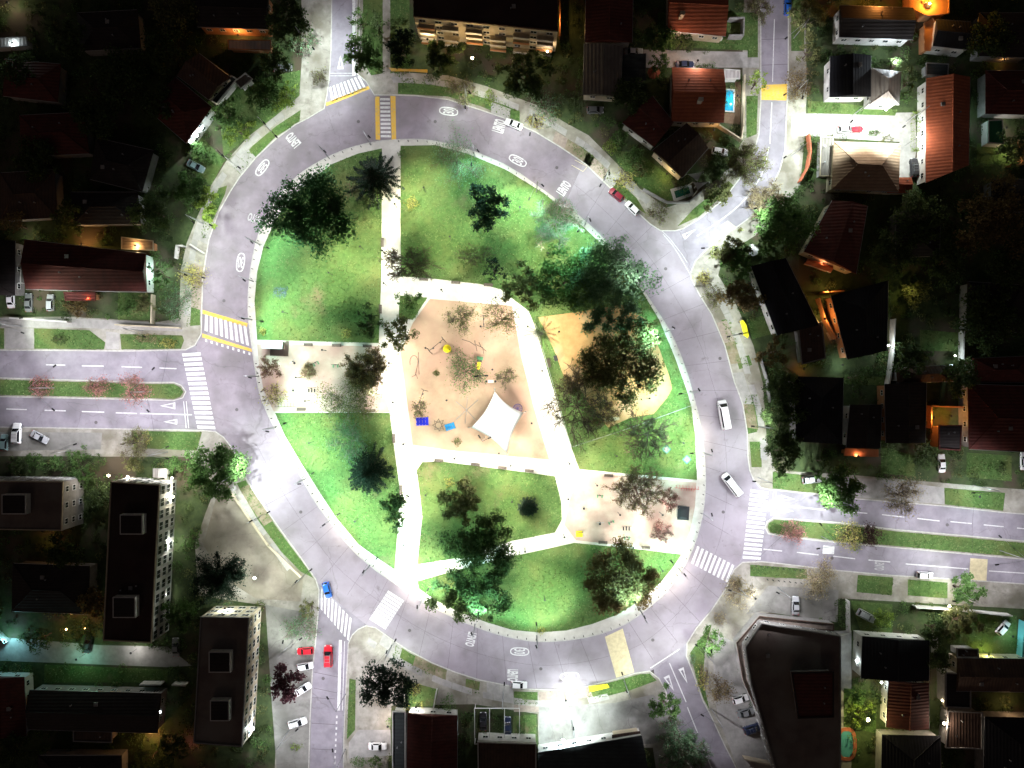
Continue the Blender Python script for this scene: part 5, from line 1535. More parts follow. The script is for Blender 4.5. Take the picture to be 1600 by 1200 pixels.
T('pink blossoming tree on the tip of the right traffic island', 1243, 831, 17, 4, 'sparse', 'leaf_pink', dens=2.4)
T('yellow green tree with dark posts on the right traffic island', 1328, 836, 21, 4, 'sparse', 'leaf_yellow', dens=1.5)
T('dark maroon tree on the right traffic island', 1364, 838, 15, 4, 'sparse', 'leaf_purple', dens=2.4)
T('small lime shrub at the lower kerb of the right traffic island', 1338, 855, 10, 1.6, 'shrub', 'leaf_lime')
T('small dark shrub at the left tip of the right traffic island', 1212, 826, 10, 1.4, 'shrub', 'leaf_green')
T('dark garden bush beside the brown drive of the hedged lawn', 1446, 712, 20, 4, 'round', 'leaf_dark')
T('pale green hedge between the parked white car and the hedged lawn', 1496, 720, 9, 2, 'hedge', 'leaf_olive', squash=(0.7, 2.6))
T('round dark hedge bush right of the hedged lawn', 1566, 734, 12, 2.4, 'shrub', 'leaf_dark')
T('low green hedge across the hedged lawn', 1530, 732, 18, 1.4, 'hedge', 'leaf_green', squash=(1.0, 0.3))
T('slim cypress beside the silver car under the dense tree', 1287, 722, 9, 5, 'column', 'leaf_dark', squash=(0.8, 1.6))
T('garden bush lit yellow deep in the dark gardens on the right', 1432, 462, 22, 3.5, 'round', 'leaf_olive')
T('round lit bush tip above the yellow lit garden bush', 1434, 447, 8, 2.5, 'shrub', 'leaf_lime')
for lb_, (x, y, r, lf) in zip(['right of the steep dark maroon roof', 'reddish and wide at the upper right edge', 'above the roof right of the small floodlit lawn', 'just right of the steep maroon roof corner', 'left of the wide tree by the lit garden bush', 'below the small floodlit lawn', 'below the amber walled lawn', 'by the roof at the top right edge', 'below the white patio of the black roofed house', 'at the right edge beyond the lit garden bush', 'between the white yard wall and the floodlit lawn'], ((1440, 345, 42, 'leaf_dark'), (1552, 345, 58, 'leaf_brown'), (1545, 500, 50, 'leaf_dark'), (1392, 398, 36, 'leaf_dark'), (1480, 410, 34, 'leaf_dark'), (1500, 590, 30, 'leaf_dark'),
                    (1580, 230, 26, 'leaf_dark'), (1545, 60, 34, 'leaf_dark'), (1340, 590, 18, 'leaf_dark'), (1590, 420, 40, 'leaf_dark'), (1420, 560, 28, 'leaf_dark'))):
    T('unlit tree crown ' + lb_, x, y, r, 9, 'round', lf, group='unlit trees', dens=0.7)
# --- bottom right
T('pale cream topped tree on the pavement below the right avenue', 1285, 908, 26, 6, 'sparse', 'leaf_tan', dens=1.8)
T('pale cream shrubby tree at the corner right of the lower right zebra', 1160, 928, 22, 5, 'sparse', 'leaf_tan', dens=1.7)
T('fresh green tree by the kerb near the brown terrace corner', 1112, 1002, 22, 6, 'open', 'leaf_green', dens=1.3)
T('creamy flowering bush beside the fresh green kerb tree', 1126, 968, 14, 3, 'flower', 'leaf_tan')
T('round dark green tree on the pavement beside the cream speed table', 1508, 922, 24, 6, 'round', 'leaf_green')
T('brownish twiggy tree between the tilted street and the parking lot', 1128, 1083, 20, 5, 'sparse', 'leaf_brown', dens=1.4)
T('yellow green shrub strip tree along the tilted street', 1100, 1062, 12, 3, 'sparse', 'leaf_yellow', squash=(0.6, 1.6))
T('mint shrub at the top of the tilted street verge', 1084, 1030, 10, 2, 'shrub', 'leaf_mint', squash=(0.7, 1.6))
T('green street tree at the left mouth of the tilted street', 1038, 1100, 25, 6, 'open', 'leaf_green', dens=1.3)
T('smaller green tree below the street tree of the tilted street', 1050, 1134, 16, 5, 'sparse', 'leaf_mint', dens=1.2)
T('large half bare tree over the lower left kerb of the tilted street', 1068, 1178, 32, 7, 'bare', 'leaf_mint', dens=2.6, size=0.36)
T('dense olive tree in the garden behind the white street wall', 1500, 972, 30, 6, 'open', 'leaf_olive', squash=(1.3, 0.9), dens=1.3)
T('dark tree left in the garden behind the white street wall', 1462, 985, 24, 6, 'open', 'leaf_dark')
T('green bush beside the tilted silver car', 1382, 966, 16, 3, 'round', 'leaf_lime')
T('climbing green hedge at the wall left of the tilted silver car', 1318, 960, 8, 2.2, 'hedge', 'leaf_green', squash=(0.6, 2.4))
T('yellow lit bush by the oval pool', 1344, 1114, 20, 2.6, 'open', 'leaf_lime')
T('dim green bush above the yellow lit bush', 1340, 1090, 14, 3, 'round', 'leaf_green')
T('dark bush under the two yellow wall lamps', 1466, 1030, 20, 5, 'round', 'leaf_dark')
# --- bottom
T('broad dark ragged tree on the lower corner by the bottom street', 606, 1068, 42, 10, 'round', 'leaf_conifer', squash=(1.0, 0.9), dens=0.95)
T('round dark purple tree by the parked white cars', 449, 1066, 27, 8, 'round', 'leaf_purple', squash=(1.0, 1.15))
T('dense clipped green bush by the white fronted maroon house', 700, 1102, 16, 3, 'shrub', 'leaf_green', squash=(0.9, 1.2))
T('yellow flowering hedge at the white front wall', 645, 1103, 12, 1.4, 'hedge', 'leaf_yellow', squash=(1.2, 0.5))
T('small pale sapling on the yellow green lawn', 649, 1078, 8, 2, 'sparse', 'leaf_yellow')
T('olive tree at the left kerb of the bottom street', 482, 950, 15, 5, 'open', 'leaf_olive', dens=1.2)
T('teal lit tree beside the red parked car', 466, 980, 23, 6, 'sparse', 'leaf_mint', squash=(1.0, 1.1), dens=1.4)
T('clipped lime bush on the pavement at the bottom street', 461, 1168, 12, 2, 'shrub', 'leaf_lime', squash=(1.1, 0.6))
T('green bush at the bottom edge below the white van', 560, 1192, 14, 2.4, 'shrub', 'leaf_green', squash=(1.2, 0.8))
T('small dark bush beside the white van at the bottom edge', 588, 1192, 11, 3, 'round', 'leaf_dark')
T('leafy bed in the small walled garden by the floodlit lot', 814, 1138, 10, 1.2, 'shrub', 'leaf_green', squash=(1.0, 1.4))
T('green bush behind the hedge of the white fronted house', 735, 1122, 10, 2.5, 'shrub', 'leaf_green')
# --- left side
T('large dark tree with a glaring white lit right edge at the lower left kerb', 338, 733, 46, 10, 'round', 'leaf_green', squash=(1.0, 0.9), dens=1.3)
T('shaggy dark conifer on the dirt pavement of the lower left', 340, 902, 44, 12, 'pine', 'leaf_conifer', squash=(1.0, 0.95), dens=0.9)
T('lime lit shrub beside the entrance of the tall maroon block', 300, 842, 15, 3, 'open', 'leaf_green')
T('green tree at the foot of the tall maroon block', 282, 960, 24, 6, 'round', 'leaf_green')
T('bare twiggy tree in front of the lower left verge', 208, 694, 22, 6, 'bare', 'leaf_olive', dens=1.2)
T('yellow leafed tree on the lower left verge', 220, 686, 12, 3, 'sparse', 'leaf_yellow')
T('pink and white blossoming tree on the left traffic island', 206, 607, 21, 5, 'sparse', 'leaf_pink', dens=2.2)
T('dark reddish tree in the middle of the left traffic island', 151, 604, 18, 4, 'sparse', 'leaf_pink', dens=1.6, squash=(1.0, 0.8))
T('dim red leafed tree at the far end of the left traffic island', 58, 605, 16, 4, 'sparse', 'leaf_pink', dens=1.6)
for i, (x, y, r, lf, lb) in enumerate(((20, 728, 13, 'leaf_dark', 'dark hedge bush at the left edge above the grey end wall block'), (52, 722, 14, 'leaf_green', 'green hedge bush above the grey end wall block'),
                     (88, 724, 13, 'leaf_green', 'bright green hedge bush behind the grey parked car'), (120, 716, 16, 'leaf_green', 'wide green hedge bush between the two apartment blocks'),
                     (146, 722, 13, 'leaf_dark', 'dark hedge bush left of the gatehouse lamps'), (130, 742, 17, 'leaf_green', 'round green bush beside the corner of the left apartment block'),
                     (152, 776, 22, 'leaf_dark', 'dark tree between the two apartment blocks'), (205, 726, 13, 'leaf_olive', 'olive bush between the two warm gate lamps'), (272, 726, 14, 'leaf_green', 'green bush right of the gatehouse'))):
    T(lb, x, y, r, 3.5, 'round', lf)
T('dim garden bush under the long dark maroon house', 196, 480, 17, 3, 'round', 'leaf_green')
T('dim wide bush right of the red lit doorway', 222, 476, 16, 3, 'round', 'leaf_olive')
T('brownish bush left of the red lit doorway path', 120, 478, 17, 3, 'round', 'leaf_brown')
T('dark leafy tree at the mint lit end wall of the maroon house', 252, 430, 20, 5, 'open', 'leaf_green', squash=(0.8, 1.3))
T('mint lit feathery tree right of the maroon house garden', 270, 470, 22, 5, 'sparse', 'leaf_mint', dens=1.5, squash=(0.8, 1.3))
T('pale yellow tree at the left kerb of the ring', 300, 428, 18, 4, 'sparse', 'leaf_yellow', dens=1.6)
T('pink tinged ornamental grass bush below the pink lit wall', 228, 528, 18, 1.6, 'flower', 'leaf_tan', squash=(1.5, 0.6))
T('yellow green ornamental bush near the left zebra corner', 262, 536, 15, 1.6, 'flower', 'leaf_yellow', squash=(1.2, 0.7))
T('low dark bush on the left verge above the avenue', 92, 530, 14, 1.2, 'shrub', 'leaf_dark', squash=(1.3, 0.7))
T('bright yellow green bushy tree along the left kerb of the ring', 325, 322, 24, 5, 'open', 'leaf_lime', squash=(0.75, 1.3), dens=1.5)
T('green bushy tree behind the mint parked car', 300, 300, 26, 5, 'round', 'leaf_green', squash=(0.9, 1.1))
T('vivid green hedge tree above the mint parked car', 318, 240, 18, 3.5, 'round', 'leaf_green', squash=(1.3, 0.7), rot=R(-35))
T('lush curved hedge row at the upper left pavement', 372, 205, 22, 3.5, 'open', 'leaf_lime', squash=(1.4, 0.7), rot=R(40), dens=1.5)
T('dark green garden tree left of the curved hedge', 352, 178, 22, 5, 'round', 'leaf_green')
T('deep green garden tree beside the upper left street corner', 412, 150, 24, 5, 'round', 'leaf_green')
T('bright green sloping hedge by the upper left pavement', 446, 150, 22, 3, 'open', 'leaf_lime', squash=(0.7, 1.2), rot=R(-35), dens=1.4)
T('tall dark tree at the top left street, over the sidewalk', 448, 30, 34, 10, 'round', 'leaf_dark', squash=(0.8, 1.3))
for lb_, (x, y, r, lf) in zip(['left of the grey brown gabled house', 'high above the maroon roofs at the upper left', 'between the maroon roofs near the left edge', 'behind the kerbside green trees of the upper left', 'in the middle of the upper left roofs', 'under the cold blue patio roof', 'left of the dark maroon floodlit house', 'behind the silver car of the top left street', 'at the top edge left of the amber house', 'near the top edge by the dark roofs', 'at the left edge above the slatted carport', 'above the long maroon house patio'], ((255, 80, 34, 'leaf_dark'), (190, 120, 44, 'leaf_dark'), (60, 250, 34, 'leaf_dark'), (240, 330, 34, 'leaf_dark'), (150, 180, 36, 'leaf_dark'), (30, 110, 26, 'leaf_dark'),
                    (250, 160, 26, 'leaf_dark'), (430, 100, 24, 'leaf_dark'), (270, 20, 36, 'leaf_olive'), (110, 60, 30, 'leaf_dark'), (20, 350, 20, 'leaf_brown'), (105, 340, 24, 'leaf_dark'))):
    T('unlit tree crown ' + lb_, x, y, r, 9, 'round', lf, group='unlit trees', dens=0.7)
for lb_, (x, y, r, lf) in zip(['right under the left edge apartment block', 'left of the teal courtyard lamp', 'below the two small orange courtyard lamps', 'beside the left wall of the tall maroon block', 'by the pink neon lamp', 'in the bottom left corner', 'at the bottom edge near the pink neon lamp'], ((100, 860, 30, 'leaf_dark'), (60, 1000, 20, 'leaf_dark'), (130, 990, 22, 'leaf_dark'), (150, 940, 26, 'leaf_brown'), (270, 1170, 24, 'leaf_dark'), (20, 1170, 26, 'leaf_dark'), (230, 1190, 22, 'leaf_dark'))):
    T('unlit tree crown ' + lb_, x, y, r, 8, 'round', lf, group='unlit trees', dens=0.7)

# ------------------------------------------------------------------ vehicles
def car_proto(L, Wd, Ht, cab, hood=0.78, name='car', roofrack=False):
    """cab: (rear base, rear top, front top, front base) as fractions of the length, rear to front; +x is the front"""
    t = bpy.data.objects.new('parked_car', None)
    C.objects.link(t)
    st = []
    zl = 0.28
    prof = [(-0.5, 0.62, 0.80), (-0.485, 0.70, 0.93), (-0.44, 0.76, 0.98), (cab[0], 0.86, 1.0), (0.0, 0.86, 1.0), (cab[3], 0.84, 1.0), (0.36, hood, 0.97), (0.455, hood * 0.92, 0.9), (0.49, 0.62, 0.78), (0.5, 0.5, 0.7)]
    vs, fs = [], []
    for x, zt, w in prof:
        hw = Wd / 2 * w
        z1 = zt * Ht * 0.72
        ring_ = [(-hw * 0.92, zl), (-hw, zl + 0.12), (-hw, z1 * 0.8), (-hw * 0.9, z1), (0, z1 + 0.02), (hw * 0.9, z1), (hw, z1 * 0.8), (hw, zl + 0.12), (hw * 0.92, zl)]
        vs += [(x * L, y, z) for y, z in ring_]
    k = 9
    for i in range(len(prof) - 1):
        for j in range(k):
            a, b = i * k + j, i * k + (j + 1) % k
            fs.append((a, a + k, b + k, b))
    fs.append(tuple(range(k - 1, -1, -1))[::-1]); fs.append(tuple(range((len(prof) - 1) * k, len(prof) * k))[::-1])
    # cabin frustum
    zb = 0.86 * Ht * 0.72
    lo, hi = Wd / 2 * 0.88, Wd / 2 * 0.7
    c = [(cab[0] * L, -lo, zb), (cab[3] * L, -lo, zb), (cab[3] * L, lo, zb), (cab[0] * L, lo, zb), (cab[1] * L, -hi, Ht), (cab[2] * L, -hi, Ht), (cab[2] * L, hi, Ht), (cab[1] * L, hi, Ht)]
    o = len(vs); vs += c
    fs += [tuple(o + i for i in f) for f in ((4, 5, 6, 7), (0, 1, 5, 4), (1, 2, 6, 5), (2, 3, 7, 6), (3, 0, 4, 7))]
    me = bpy.data.meshes.new('body'); me.from_pydata(vs, [], fs); me.materials.append(MATS['car_white'])
    b = link('body', me, t)
    bv = b.modifiers.new('round', 'BEVEL'); bv.width = 0.05; bv.segments = 2; bv.limit_method = 'ANGLE'; bv.angle_limit = R(25)

    def glass(nm, idx, shrink=0.12):
        p = [Vector(c[i]) for i in idx]
        m = sum(p, Vector()) / 4
        nrm = (p[1] - p[0]).cross(p[2] - p[0]).normalized()
        if nrm.dot(m - Vector((0, 0, Ht * 0.6))) < 0: nrm = -nrm
        q = [m + (v - m) * (1 - shrink) + nrm * 0.015 for v in p] + [m + (v - m) * (1 - shrink) - nrm * 0.01 for v in p]
        mb = MB().add(q, [(0, 1, 2, 3), (7, 6, 5, 4), (0, 4, 5, 1), (1, 5, 6, 2), (2, 6, 7, 3), (3, 7, 4, 0)])
        mb.build(nm, 'glass_dark', t)
    glass('windshield', (1, 2, 6, 5), 0.08); glass('rear_window', (3, 0, 4, 7)); glass('side_window', (0, 1, 5, 4), 0.16); glass('side_window', (2, 3, 7, 6), 0.16)
    for sx in (-0.31, 0.31):
        for sy in (-1, 1):
            y = sy * (Wd / 2 - 0.09)
            wh = MB().tube([(sx * L, y - 0.1, 0.32), (sx * L, y + 0.1, 0.32)], 0.32, 14).build('wheel', 'tyre', t)
            MB().tube([(sx * L, y + sy * 0.085, 0.32), (sx * L, y + sy * 0.108, 0.32)], 0.2, 10).build('rim', 'rim', wh)
    for sy in (-1, 1):
        MB().box((L * 0.478, sy * Wd * 0.33, 0.56 * Ht * 0.8), (0.16, 0.36, 0.14)).build('headlight', 'lamp_clear', t)
        MB().box((-L * 0.493, sy * Wd * 0.35, 0.66 * Ht * 0.8), (0.08, 0.28, 0.14)).build('tail_light', 'lamp_red', t)
        mr = MB().box((cab[3] * L - 0.25, sy * (Wd / 2 + 0.08), zb + 0.05), (0.12, 0.18, 0.14)).build('mirror', 'car_black', t)
    if roofrack:
        for x in (-0.2, -0.05, 0.1): MB().box((x * L, 0, Ht + 0.12), (0.06, Wd * 0.66, 0.06)).build('roof_bar', 'steel', t)
        for sy in (-1, 1): MB().box((-0.05 * L, sy * Wd * 0.3, Ht + 0.06), (0.4 * L, 0.05, 0.06)).build('roof_rail', 'steel', t)
    return t


PROTO = dict(sedan=car_proto(4.5, 1.78, 1.42, (-0.33, -0.2, 0.07, 0.23)), hatch=car_proto(4.0, 1.72, 1.5, (-0.47, -0.39, 0.06, 0.24)),
             suv=car_proto(4.6, 1.85, 1.7, (-0.47, -0.42, 0.08, 0.24), roofrack=True), van=car_proto(6.4, 2.05, 2.35, (-0.485, -0.47, 0.27, 0.385), 0.7))
used = set()
PAINTED = {}


def car(label, px, py, ang, col, kind='sedan', name='parked_car', cat='car', z=0.128, scale=1.0):
    p = PROTO[kind]
    if kind in used: o = copy_tree(p)
    else: o = p; used.add(kind)
    o.name = name
    w = W(px, py, 0.7)
    o.location = (w.x, w.y, z); o.rotation_euler = (0, 0, R(ang)); o.scale = (scale,) * 3
    tag(o, label, cat, None)
    for ch in o.children:
        if ch.name.split('.')[0] == 'body':
            ch.material_slots[0].link = 'OBJECT'
            ch.material_slots[0].material = MATS['car_' + col]
    return o


ZR = 0.026
car('white sedan parked at the upper kerb of the ring', 803, 194, 158, 'white', z=ZR)
car('dark red hatchback parked behind a white car at the upper right kerb', 963, 304, 140, 'maroon', 'hatch', z=ZR)
car('white hatchback parked in front of the dark red one', 988, 325, 136, 'white', 'hatch', z=ZR)
car('long white van driving up the right side of the ring', 1131, 648, 100, 'white', 'van', 'van', 'van', ZR, 1.12)
car('white van turning beside the right zebra', 1143, 757, 128, 'white', 'van', 'van', 'van', ZR, 1.0)
car('bright blue car crossing the zebra of the bottom street', 511, 922, -75, 'blue', 'hatch', 'moving_car', z=ZR)
car('bright red car driving up the bottom street', 513, 1025, 90, 'red', 'suv', 'moving_car', z=ZR, scale=1.15)
car('bright red car parked with its nose under the teal lit tree', 477, 1017, 183, 'red', 'hatch')
car('white car parked next to the red car', 477, 1041, 10, 'white', 'hatch')
car('white car half hidden under the dark purple tree', 473, 1077, 32, 'white')
car('white estate car parked alone near the bottom left street', 465, 1129, 17, 'white', 'suv')
car('white car in the drive beside the white fronted maroon house', 590, 1166, 0, 'white')
car('white car parked on the painted letters at the lower kerb', 811, 1070, -3, 'white', 'hatch', z=ZR)
car('white car in the tilted parking lot', 1157, 1092, 16, 'white', 'hatch')
car('dark grey car next to the white car in the tilted lot', 1166, 1113, 16, 'grey')
car('dark blue car lowest in the tilted lot', 1176, 1138, 18, 'navy', 'suv')
car('silver car parked upright by the terrace front', 1243, 946, 90, 'silver', z=0.14)
car('silver car parked askew on the dark garden drive', 1353, 962, -28, 'silver', 'suv', z=0.14)
car('white car parked askew under the cyan wall', 1567, 981, 48, 'white', 'hatch', z=0.14)
car('white car driving along the right avenue', 1445, 899, -3, 'white', 'hatch', 'moving_car', z=ZR)
car('silver car half under the dense tree by the avenue', 1268, 749, 5, 'silver', 'suv', z=0.14)
car('white car parked upright in the brown drive by the hedged lawn', 1471, 724, 92, 'white', z=0.14)
car('white car cut off by the right edge above the hedged lawn', 1600, 720, 90, 'white', z=0.14)
car('white car parked by the tilted dark grey house', 1125, 237, -10, 'white', 'hatch', z=0.14)
car('dark blue car parked along the wall of the orange sloped house', 1070, 101, 0, 'navy', z=0.14)
car('bright blue car at the top of the kinked street', 1231, 11, 88, 'blue', 'hatch', z=ZR)
car('white car lit brightly in the courtyard', 1322, 202, 4, 'white', 'hatch', z=0.14)
car('red car behind the white one in the courtyard', 1338, 202, 4, 'red', 'hatch', z=0.14, scale=0.8)
car('black car squeezed beside the long clay tiled house', 1428, 262, 92, 'black', 'suv', z=0.14)
car('mint lit pale car on the lawn of the floodlit maroon house', 306, 260, -27, 'teal', 'sedan', z=0.14)
car('silver car in the dark drive near the top left street', 442, 106, 4, 'grey', 'sedan', z=0.14)
car('white car parked upright at the left edge by the slatted carport', 17, 467, 92, 'white', z=0.14)
car('dark car with a pale edge right of the slatted carport', 45, 473, 90, 'grey', z=0.14)
car('grey car in the shadow beside the brownish bush', 79, 473, 90, 'silver', 'hatch', z=0.14)
car('silver sedan parked at a slant in the left parking lot', 62, 683, -28, 'silver', z=0.14)
car('white utility car with a roof rack in the left parking lot', 27, 677, 88, 'white', 'suv', z=0.14, scale=1.1)
car('teal blue car at the left edge of the left parking lot', 7, 691, 88, 'teal', 'hatch', z=0.14)
car('black car left under the glazed carport', 755, 1127, 90, 'black', z=0.14)
car('dark car right under the glazed carport', 793, 1134, 90, 'navy', z=0.14)
car('dim car parked between the lower left apartment blocks', 275, 1011, 92, 'grey', z=0.14)
car('black car in the green lit dark yard', 137, 1006, 80, 'black', z=0.14)
car('dark car in the narrow garage yard under the grey corrugated house', 930, 172, 0, 'grey', 'hatch', z=0.14)
car('dark car under the low grey carport', 990, 81, 0, 'silver', 'sedan', z=0.14)

# ------------------------------------------------------------------ park furniture
def bench_proto():
    t = bpy.data.objects.new('park_bench', None); C.objects.link(t)
    for y in (-0.22, -0.07, 0.08, 0.23): MB().box((0, y, 0.45), (2.2, 0.12, 0.05)).build('seat_slat', 'wood', t)
    for k, z in enumerate((0.62, 0.8)): MB().box((0, 0.33 + k * 0.04, z), (2.2, 0.05, 0.12)).build('back_slat', 'wood', t)
    for sx in (-0.9, 0.9):
        MB().box((sx, 0, 0.21), (0.07, 0.55, 0.42)).box((sx, 0.32, 0.6), (0.07, 0.06, 0.75)).build('leg', 'dark_steel', t)
    return t


BP = bench_proto(); bench_n = [0]


def bench(label, px, py, ang):
    o = BP if bench_n[0] == 0 else copy_tree(BP)
    bench_n[0] += 1
    w = W(px, py, 0.4)
    o.location = (w.x, w.y, 0.134); o.rotation_euler = (0, 0, R(ang))
    tag(o, label, 'bench', 'slatted park benches')


bench('slatted bench on the upper park band beside the bare twiggy tree', 662, 437, -4)
bench('slatted bench in the middle of the upper park band', 712, 442, -4)
bench('slatted bench at the right end of the upper park band', 763, 446, -4)
bench('slatted bench on the left path above the small double crowned tree', 595, 483, 90)
bench('slatted bench on the left path above the bare twiggy tree', 598, 379, 90)
bench('leftmost of the three benches along the top of the pink left plaza', 482, 539, 0)
bench('middle one of the three benches along the top of the pink left plaza', 526, 540, 0)
bench('rightmost of the three benches along the top of the pink left plaza', 574, 541, -2)
bench('slatted bench near the bicycle rack of the pink left plaza', 471, 639, 180)
bench('slatted bench at the lower edge of the pink plaza, right of the olive tree', 580, 641, 182)
bench('leftmost bench on the lower park band under the playground', 686, 719, 176)
bench('second bench on the lower park band under the playground', 743, 725, 174)
bench('third bench on the lower park band under the playground', 785, 730, 174)
bench('rightmost bench on the lower park band under the playground', 827, 735, 175)
bench('upright bench on the lower left path near the pale mint tree', 616, 685, 92)
bench('upright bench on the lower left path above the narrow dark tree', 627, 765, 92)
bench('bench at the top edge of the right plaza', 951, 743, -3)
bench('bench at the bottom edge of the right plaza, left one', 942, 847, 177)
bench('bench at the bottom edge of the right plaza, right one', 1009, 855, 176)
bench('bench inside the fenced lawn beside the white diagonal path', 858, 567, 100)

# kiosks
t = thing('kiosk', 'dark roofed kiosk on the right plaza by the kerb', 'kiosk', W(1064, 799, 0) + Vector((0, 0, 0.134)), R(-3))
MB().box((0, 0, 1.2), (2.3, 2.9, 2.4)).build('wall', 'wall_grey', t)
mb = MB(); mb.prism([(-1.4, -1.65), (1.4, -1.65), (1.4, 1.65), (-1.4, 1.65)], 2.4, 2.52)
mb.add([(-1.4, -1.65, 2.52), (1.4, -1.65, 2.52), (1.4, 1.65, 2.52), (-1.4, 1.65, 2.52), (-.6, -.9, 2.75), (.6, -.9, 2.75), (.6, .9, 2.75), (-.6, .9, 2.75)], [(0, 1, 5, 4), (1, 2, 6, 5), (2, 3, 7, 6), (3, 0, 4, 7), (4, 5, 6, 7)])
mb.build('roof', 'dark_steel', t)
MB().box((1.17, 0, 1.4), (0.06, 1.8, 1.0)).build('counter_shutter', 'steel', t)
t = thing('kiosk', 'white roofed stand with a grey L shaped deck on the left plaza', 'kiosk', W(430, 541, 0) + Vector((0, 0, 0.134)), R(-2))
MB().box((0, 0.3, 1.1), (4.6, 1.6, 2.2)).build('wall', 'wall_white', t)
MB().box((0, 0.3, 2.27), (5.0, 2.0, 0.14)).build('roof', 'sail_white', t)
MB().box((1.1, -1.5, 0.09), (4.4, 1.7, 0.18)).box((2.9, 0.35, 0.09), (0.8, 2.0, 0.18)).build('deck', 'wood', t)

# bicycle racks
def rack(label, px, py, ang, n, m, bikes):
    t = thing('bicycle_rack', label, 'bicycle rack', W(px, py, 0) + Vector((0, 0, 0.134)), R(ang))
    for k in range(n):
        x = (k - (n - 1) / 2) * 0.75
        MB().tube([(x, -0.35, 0), (x, -0.35, 0.75), (x, 0.35, 0.75), (x, 0.35, 0)], 0.035, 6).build('hoop', m, t)
    MB().box((0, -0.35, 0.03), (n * 0.75, 0.08, 0.06)).build('rail', m, t)


rack('grey bicycle rack by the kerb end of the left plaza', 446, 633, 2, 7, 'dark_steel', 0)
rack('red bicycle rack beside the kerb of the right plaza', 1073, 761, -4, 8, 'play_red', 0)
t = thing('stair_rack', 'second row of red hoops under the red bicycle rack', 'bicycle rack', W(1074, 765, 0) + Vector((0, 0, 0.134)), R(-4))
for k in range(6): MB().tube([((k - 2.5) * 0.6, -0.3, 0), ((k - 2.5) * 0.6, 0, 0.6), ((k - 2.5) * 0.6, 0.3, 0)], 0.05, 6).build('hoop', 'play_red', t)
t.name = 'bicycle_rack'


# playground
def at(px, py, z=0.134): 
    w = W(px, py, 0); return Vector((w.x, w.y, z))


def frame_unit(label, px, py, ang, m, w=2.8, d=1.9, cat='climbing frame', name='climbing_frame'):
    t = thing(name, label, cat, at(px, py), R(ang))
    for sx in (-1, 1):
        for sy in (-1, 1): MB().tube([(sx * w / 2, sy * d / 2, 0), (sx * w / 2, sy * d / 2, 2.0)], 0.05, 6).build('post', 'dark_steel', t)
    for k in range(4): MB().box((-w / 2 + (k + 0.5) * w / 4, 0, 1.2), (w / 4 - 0.08, d, 0.08)).build('deck_plank', m, t)
    for sy in (-1, 1):
        MB().box((0, sy * d / 2, 1.7), (w, 0.07, 0.3)).build('side_panel', m, t)
        MB().box((0, sy * d / 4, 2.0), (w, 0.3, 0.05)).build('roof_slat', m, t)
    return t


frame_unit('deep blue slatted play platform at the lower left of the playground', 661, 658, 3, 'play_blue', 3.0, 1.9, 'play platform', 'play_platform')
frame_unit('sky blue play platform beside the twiggy climbing net', 704, 666, 18, 'play_sky', 2.4, 1.5, 'play platform', 'play_platform')
t = thing('spring_rider', 'round yellow play seat in the upper playground', 'spring rider', at(699, 545))
MB().disc((0, 0, 0.5), 1.0, 0.12, 14).build('seat', 'play_yellow', t)
MB().tube([(0, 0, 0), (0.05, 0, 0.25), (0, 0, 0.5)], 0.12, 8).build('spring', 'steel', t)
for s in (-1, 1): MB().box((s * 0.45, 0.2, 0.85), (0.1, 0.9, 0.6)).build('side_panel', 'play_yellow', t)
t = thing('play_board', 'yellow play panel at the left end of the right plaza', 'play board', at(905, 834))
MB().box((0, 0, 0.04), (1.6, 1.5, 0.08)).build('base', 'play_yellow', t)
for s in (-1, 1): MB().tube([(s * 0.7, 0.6, 0), (s * 0.7, 0.6, 1.5)], 0.05, 6).build('post', 'dark_steel', t)
MB().box((0, 0.6, 1.2), (1.3, 0.08, 0.6)).build('board', 'wood', t)
t = thing('nest_net', 'round violet climbing net beside the white shade sail', 'climbing net', at(809, 638))
mb = MB()
for k in range(6): mb.tube([(0.95 * math.cos(k * math.pi / 6), 0.95 * math.sin(k * math.pi / 6), 0.7), (-0.95 * math.cos(k * math.pi / 6), -0.95 * math.sin(k * math.pi / 6), 0.7)], 0.035, 5)
for rr in (0.35, 0.65): mb.tube([(rr * math.cos(a), rr * math.sin(a), 0.7) for a in np.linspace(0, 2 * math.pi, 13)], 0.035, 5)
mb.build('net', 'play_violet', t)
MB().tube([(1.05 * math.cos(a), 1.05 * math.sin(a), 0.72) for a in np.linspace(0, 2 * math.pi, 17)], 0.09, 6).build('rim', 'play_violet', t)
for k in range(3): MB().tube([(1.0 * math.cos(k * 2.1), 1.0 * math.sin(k * 2.1), 0), (1.0 * math.cos(k * 2.1), 1.0 * math.sin(k * 2.1), 0.7)], 0.06, 6).build('leg', 'dark_steel', t)


def swing(label, px, py, ang, w=4.0):
    t = thing('swing_set', label, 'swing', at(px, py), R(ang))
    for sx in (-1, 1):
        MB().tube([(sx * w / 2, -0.9, 0), (sx * w / 2, 0, 2.4), (sx * w / 2, 0.9, 0)], 0.055, 6).build('end_frame', 'dark_steel', t)
    MB().tube([(-w / 2, 0, 2.4), (w / 2, 0, 2.4)], 0.06, 6).build('top_bar', 'dark_steel', t)
    for s in (-1, 1):
        o = MB().box((s * w / 4, 0, 0.5), (0.5, 0.22, 0.05)).build('seat', 'dark_steel', t)
        MB().tube([(s * w / 4 - 0.22, 0, 0.5), (s * w / 4 - 0.22, 0, 2.4)], 0.015, 4).tube([(s * w / 4 + 0.22, 0, 0.5), (s * w / 4 + 0.22, 0, 2.4)], 0.015, 4).build('chain', 'steel', t)


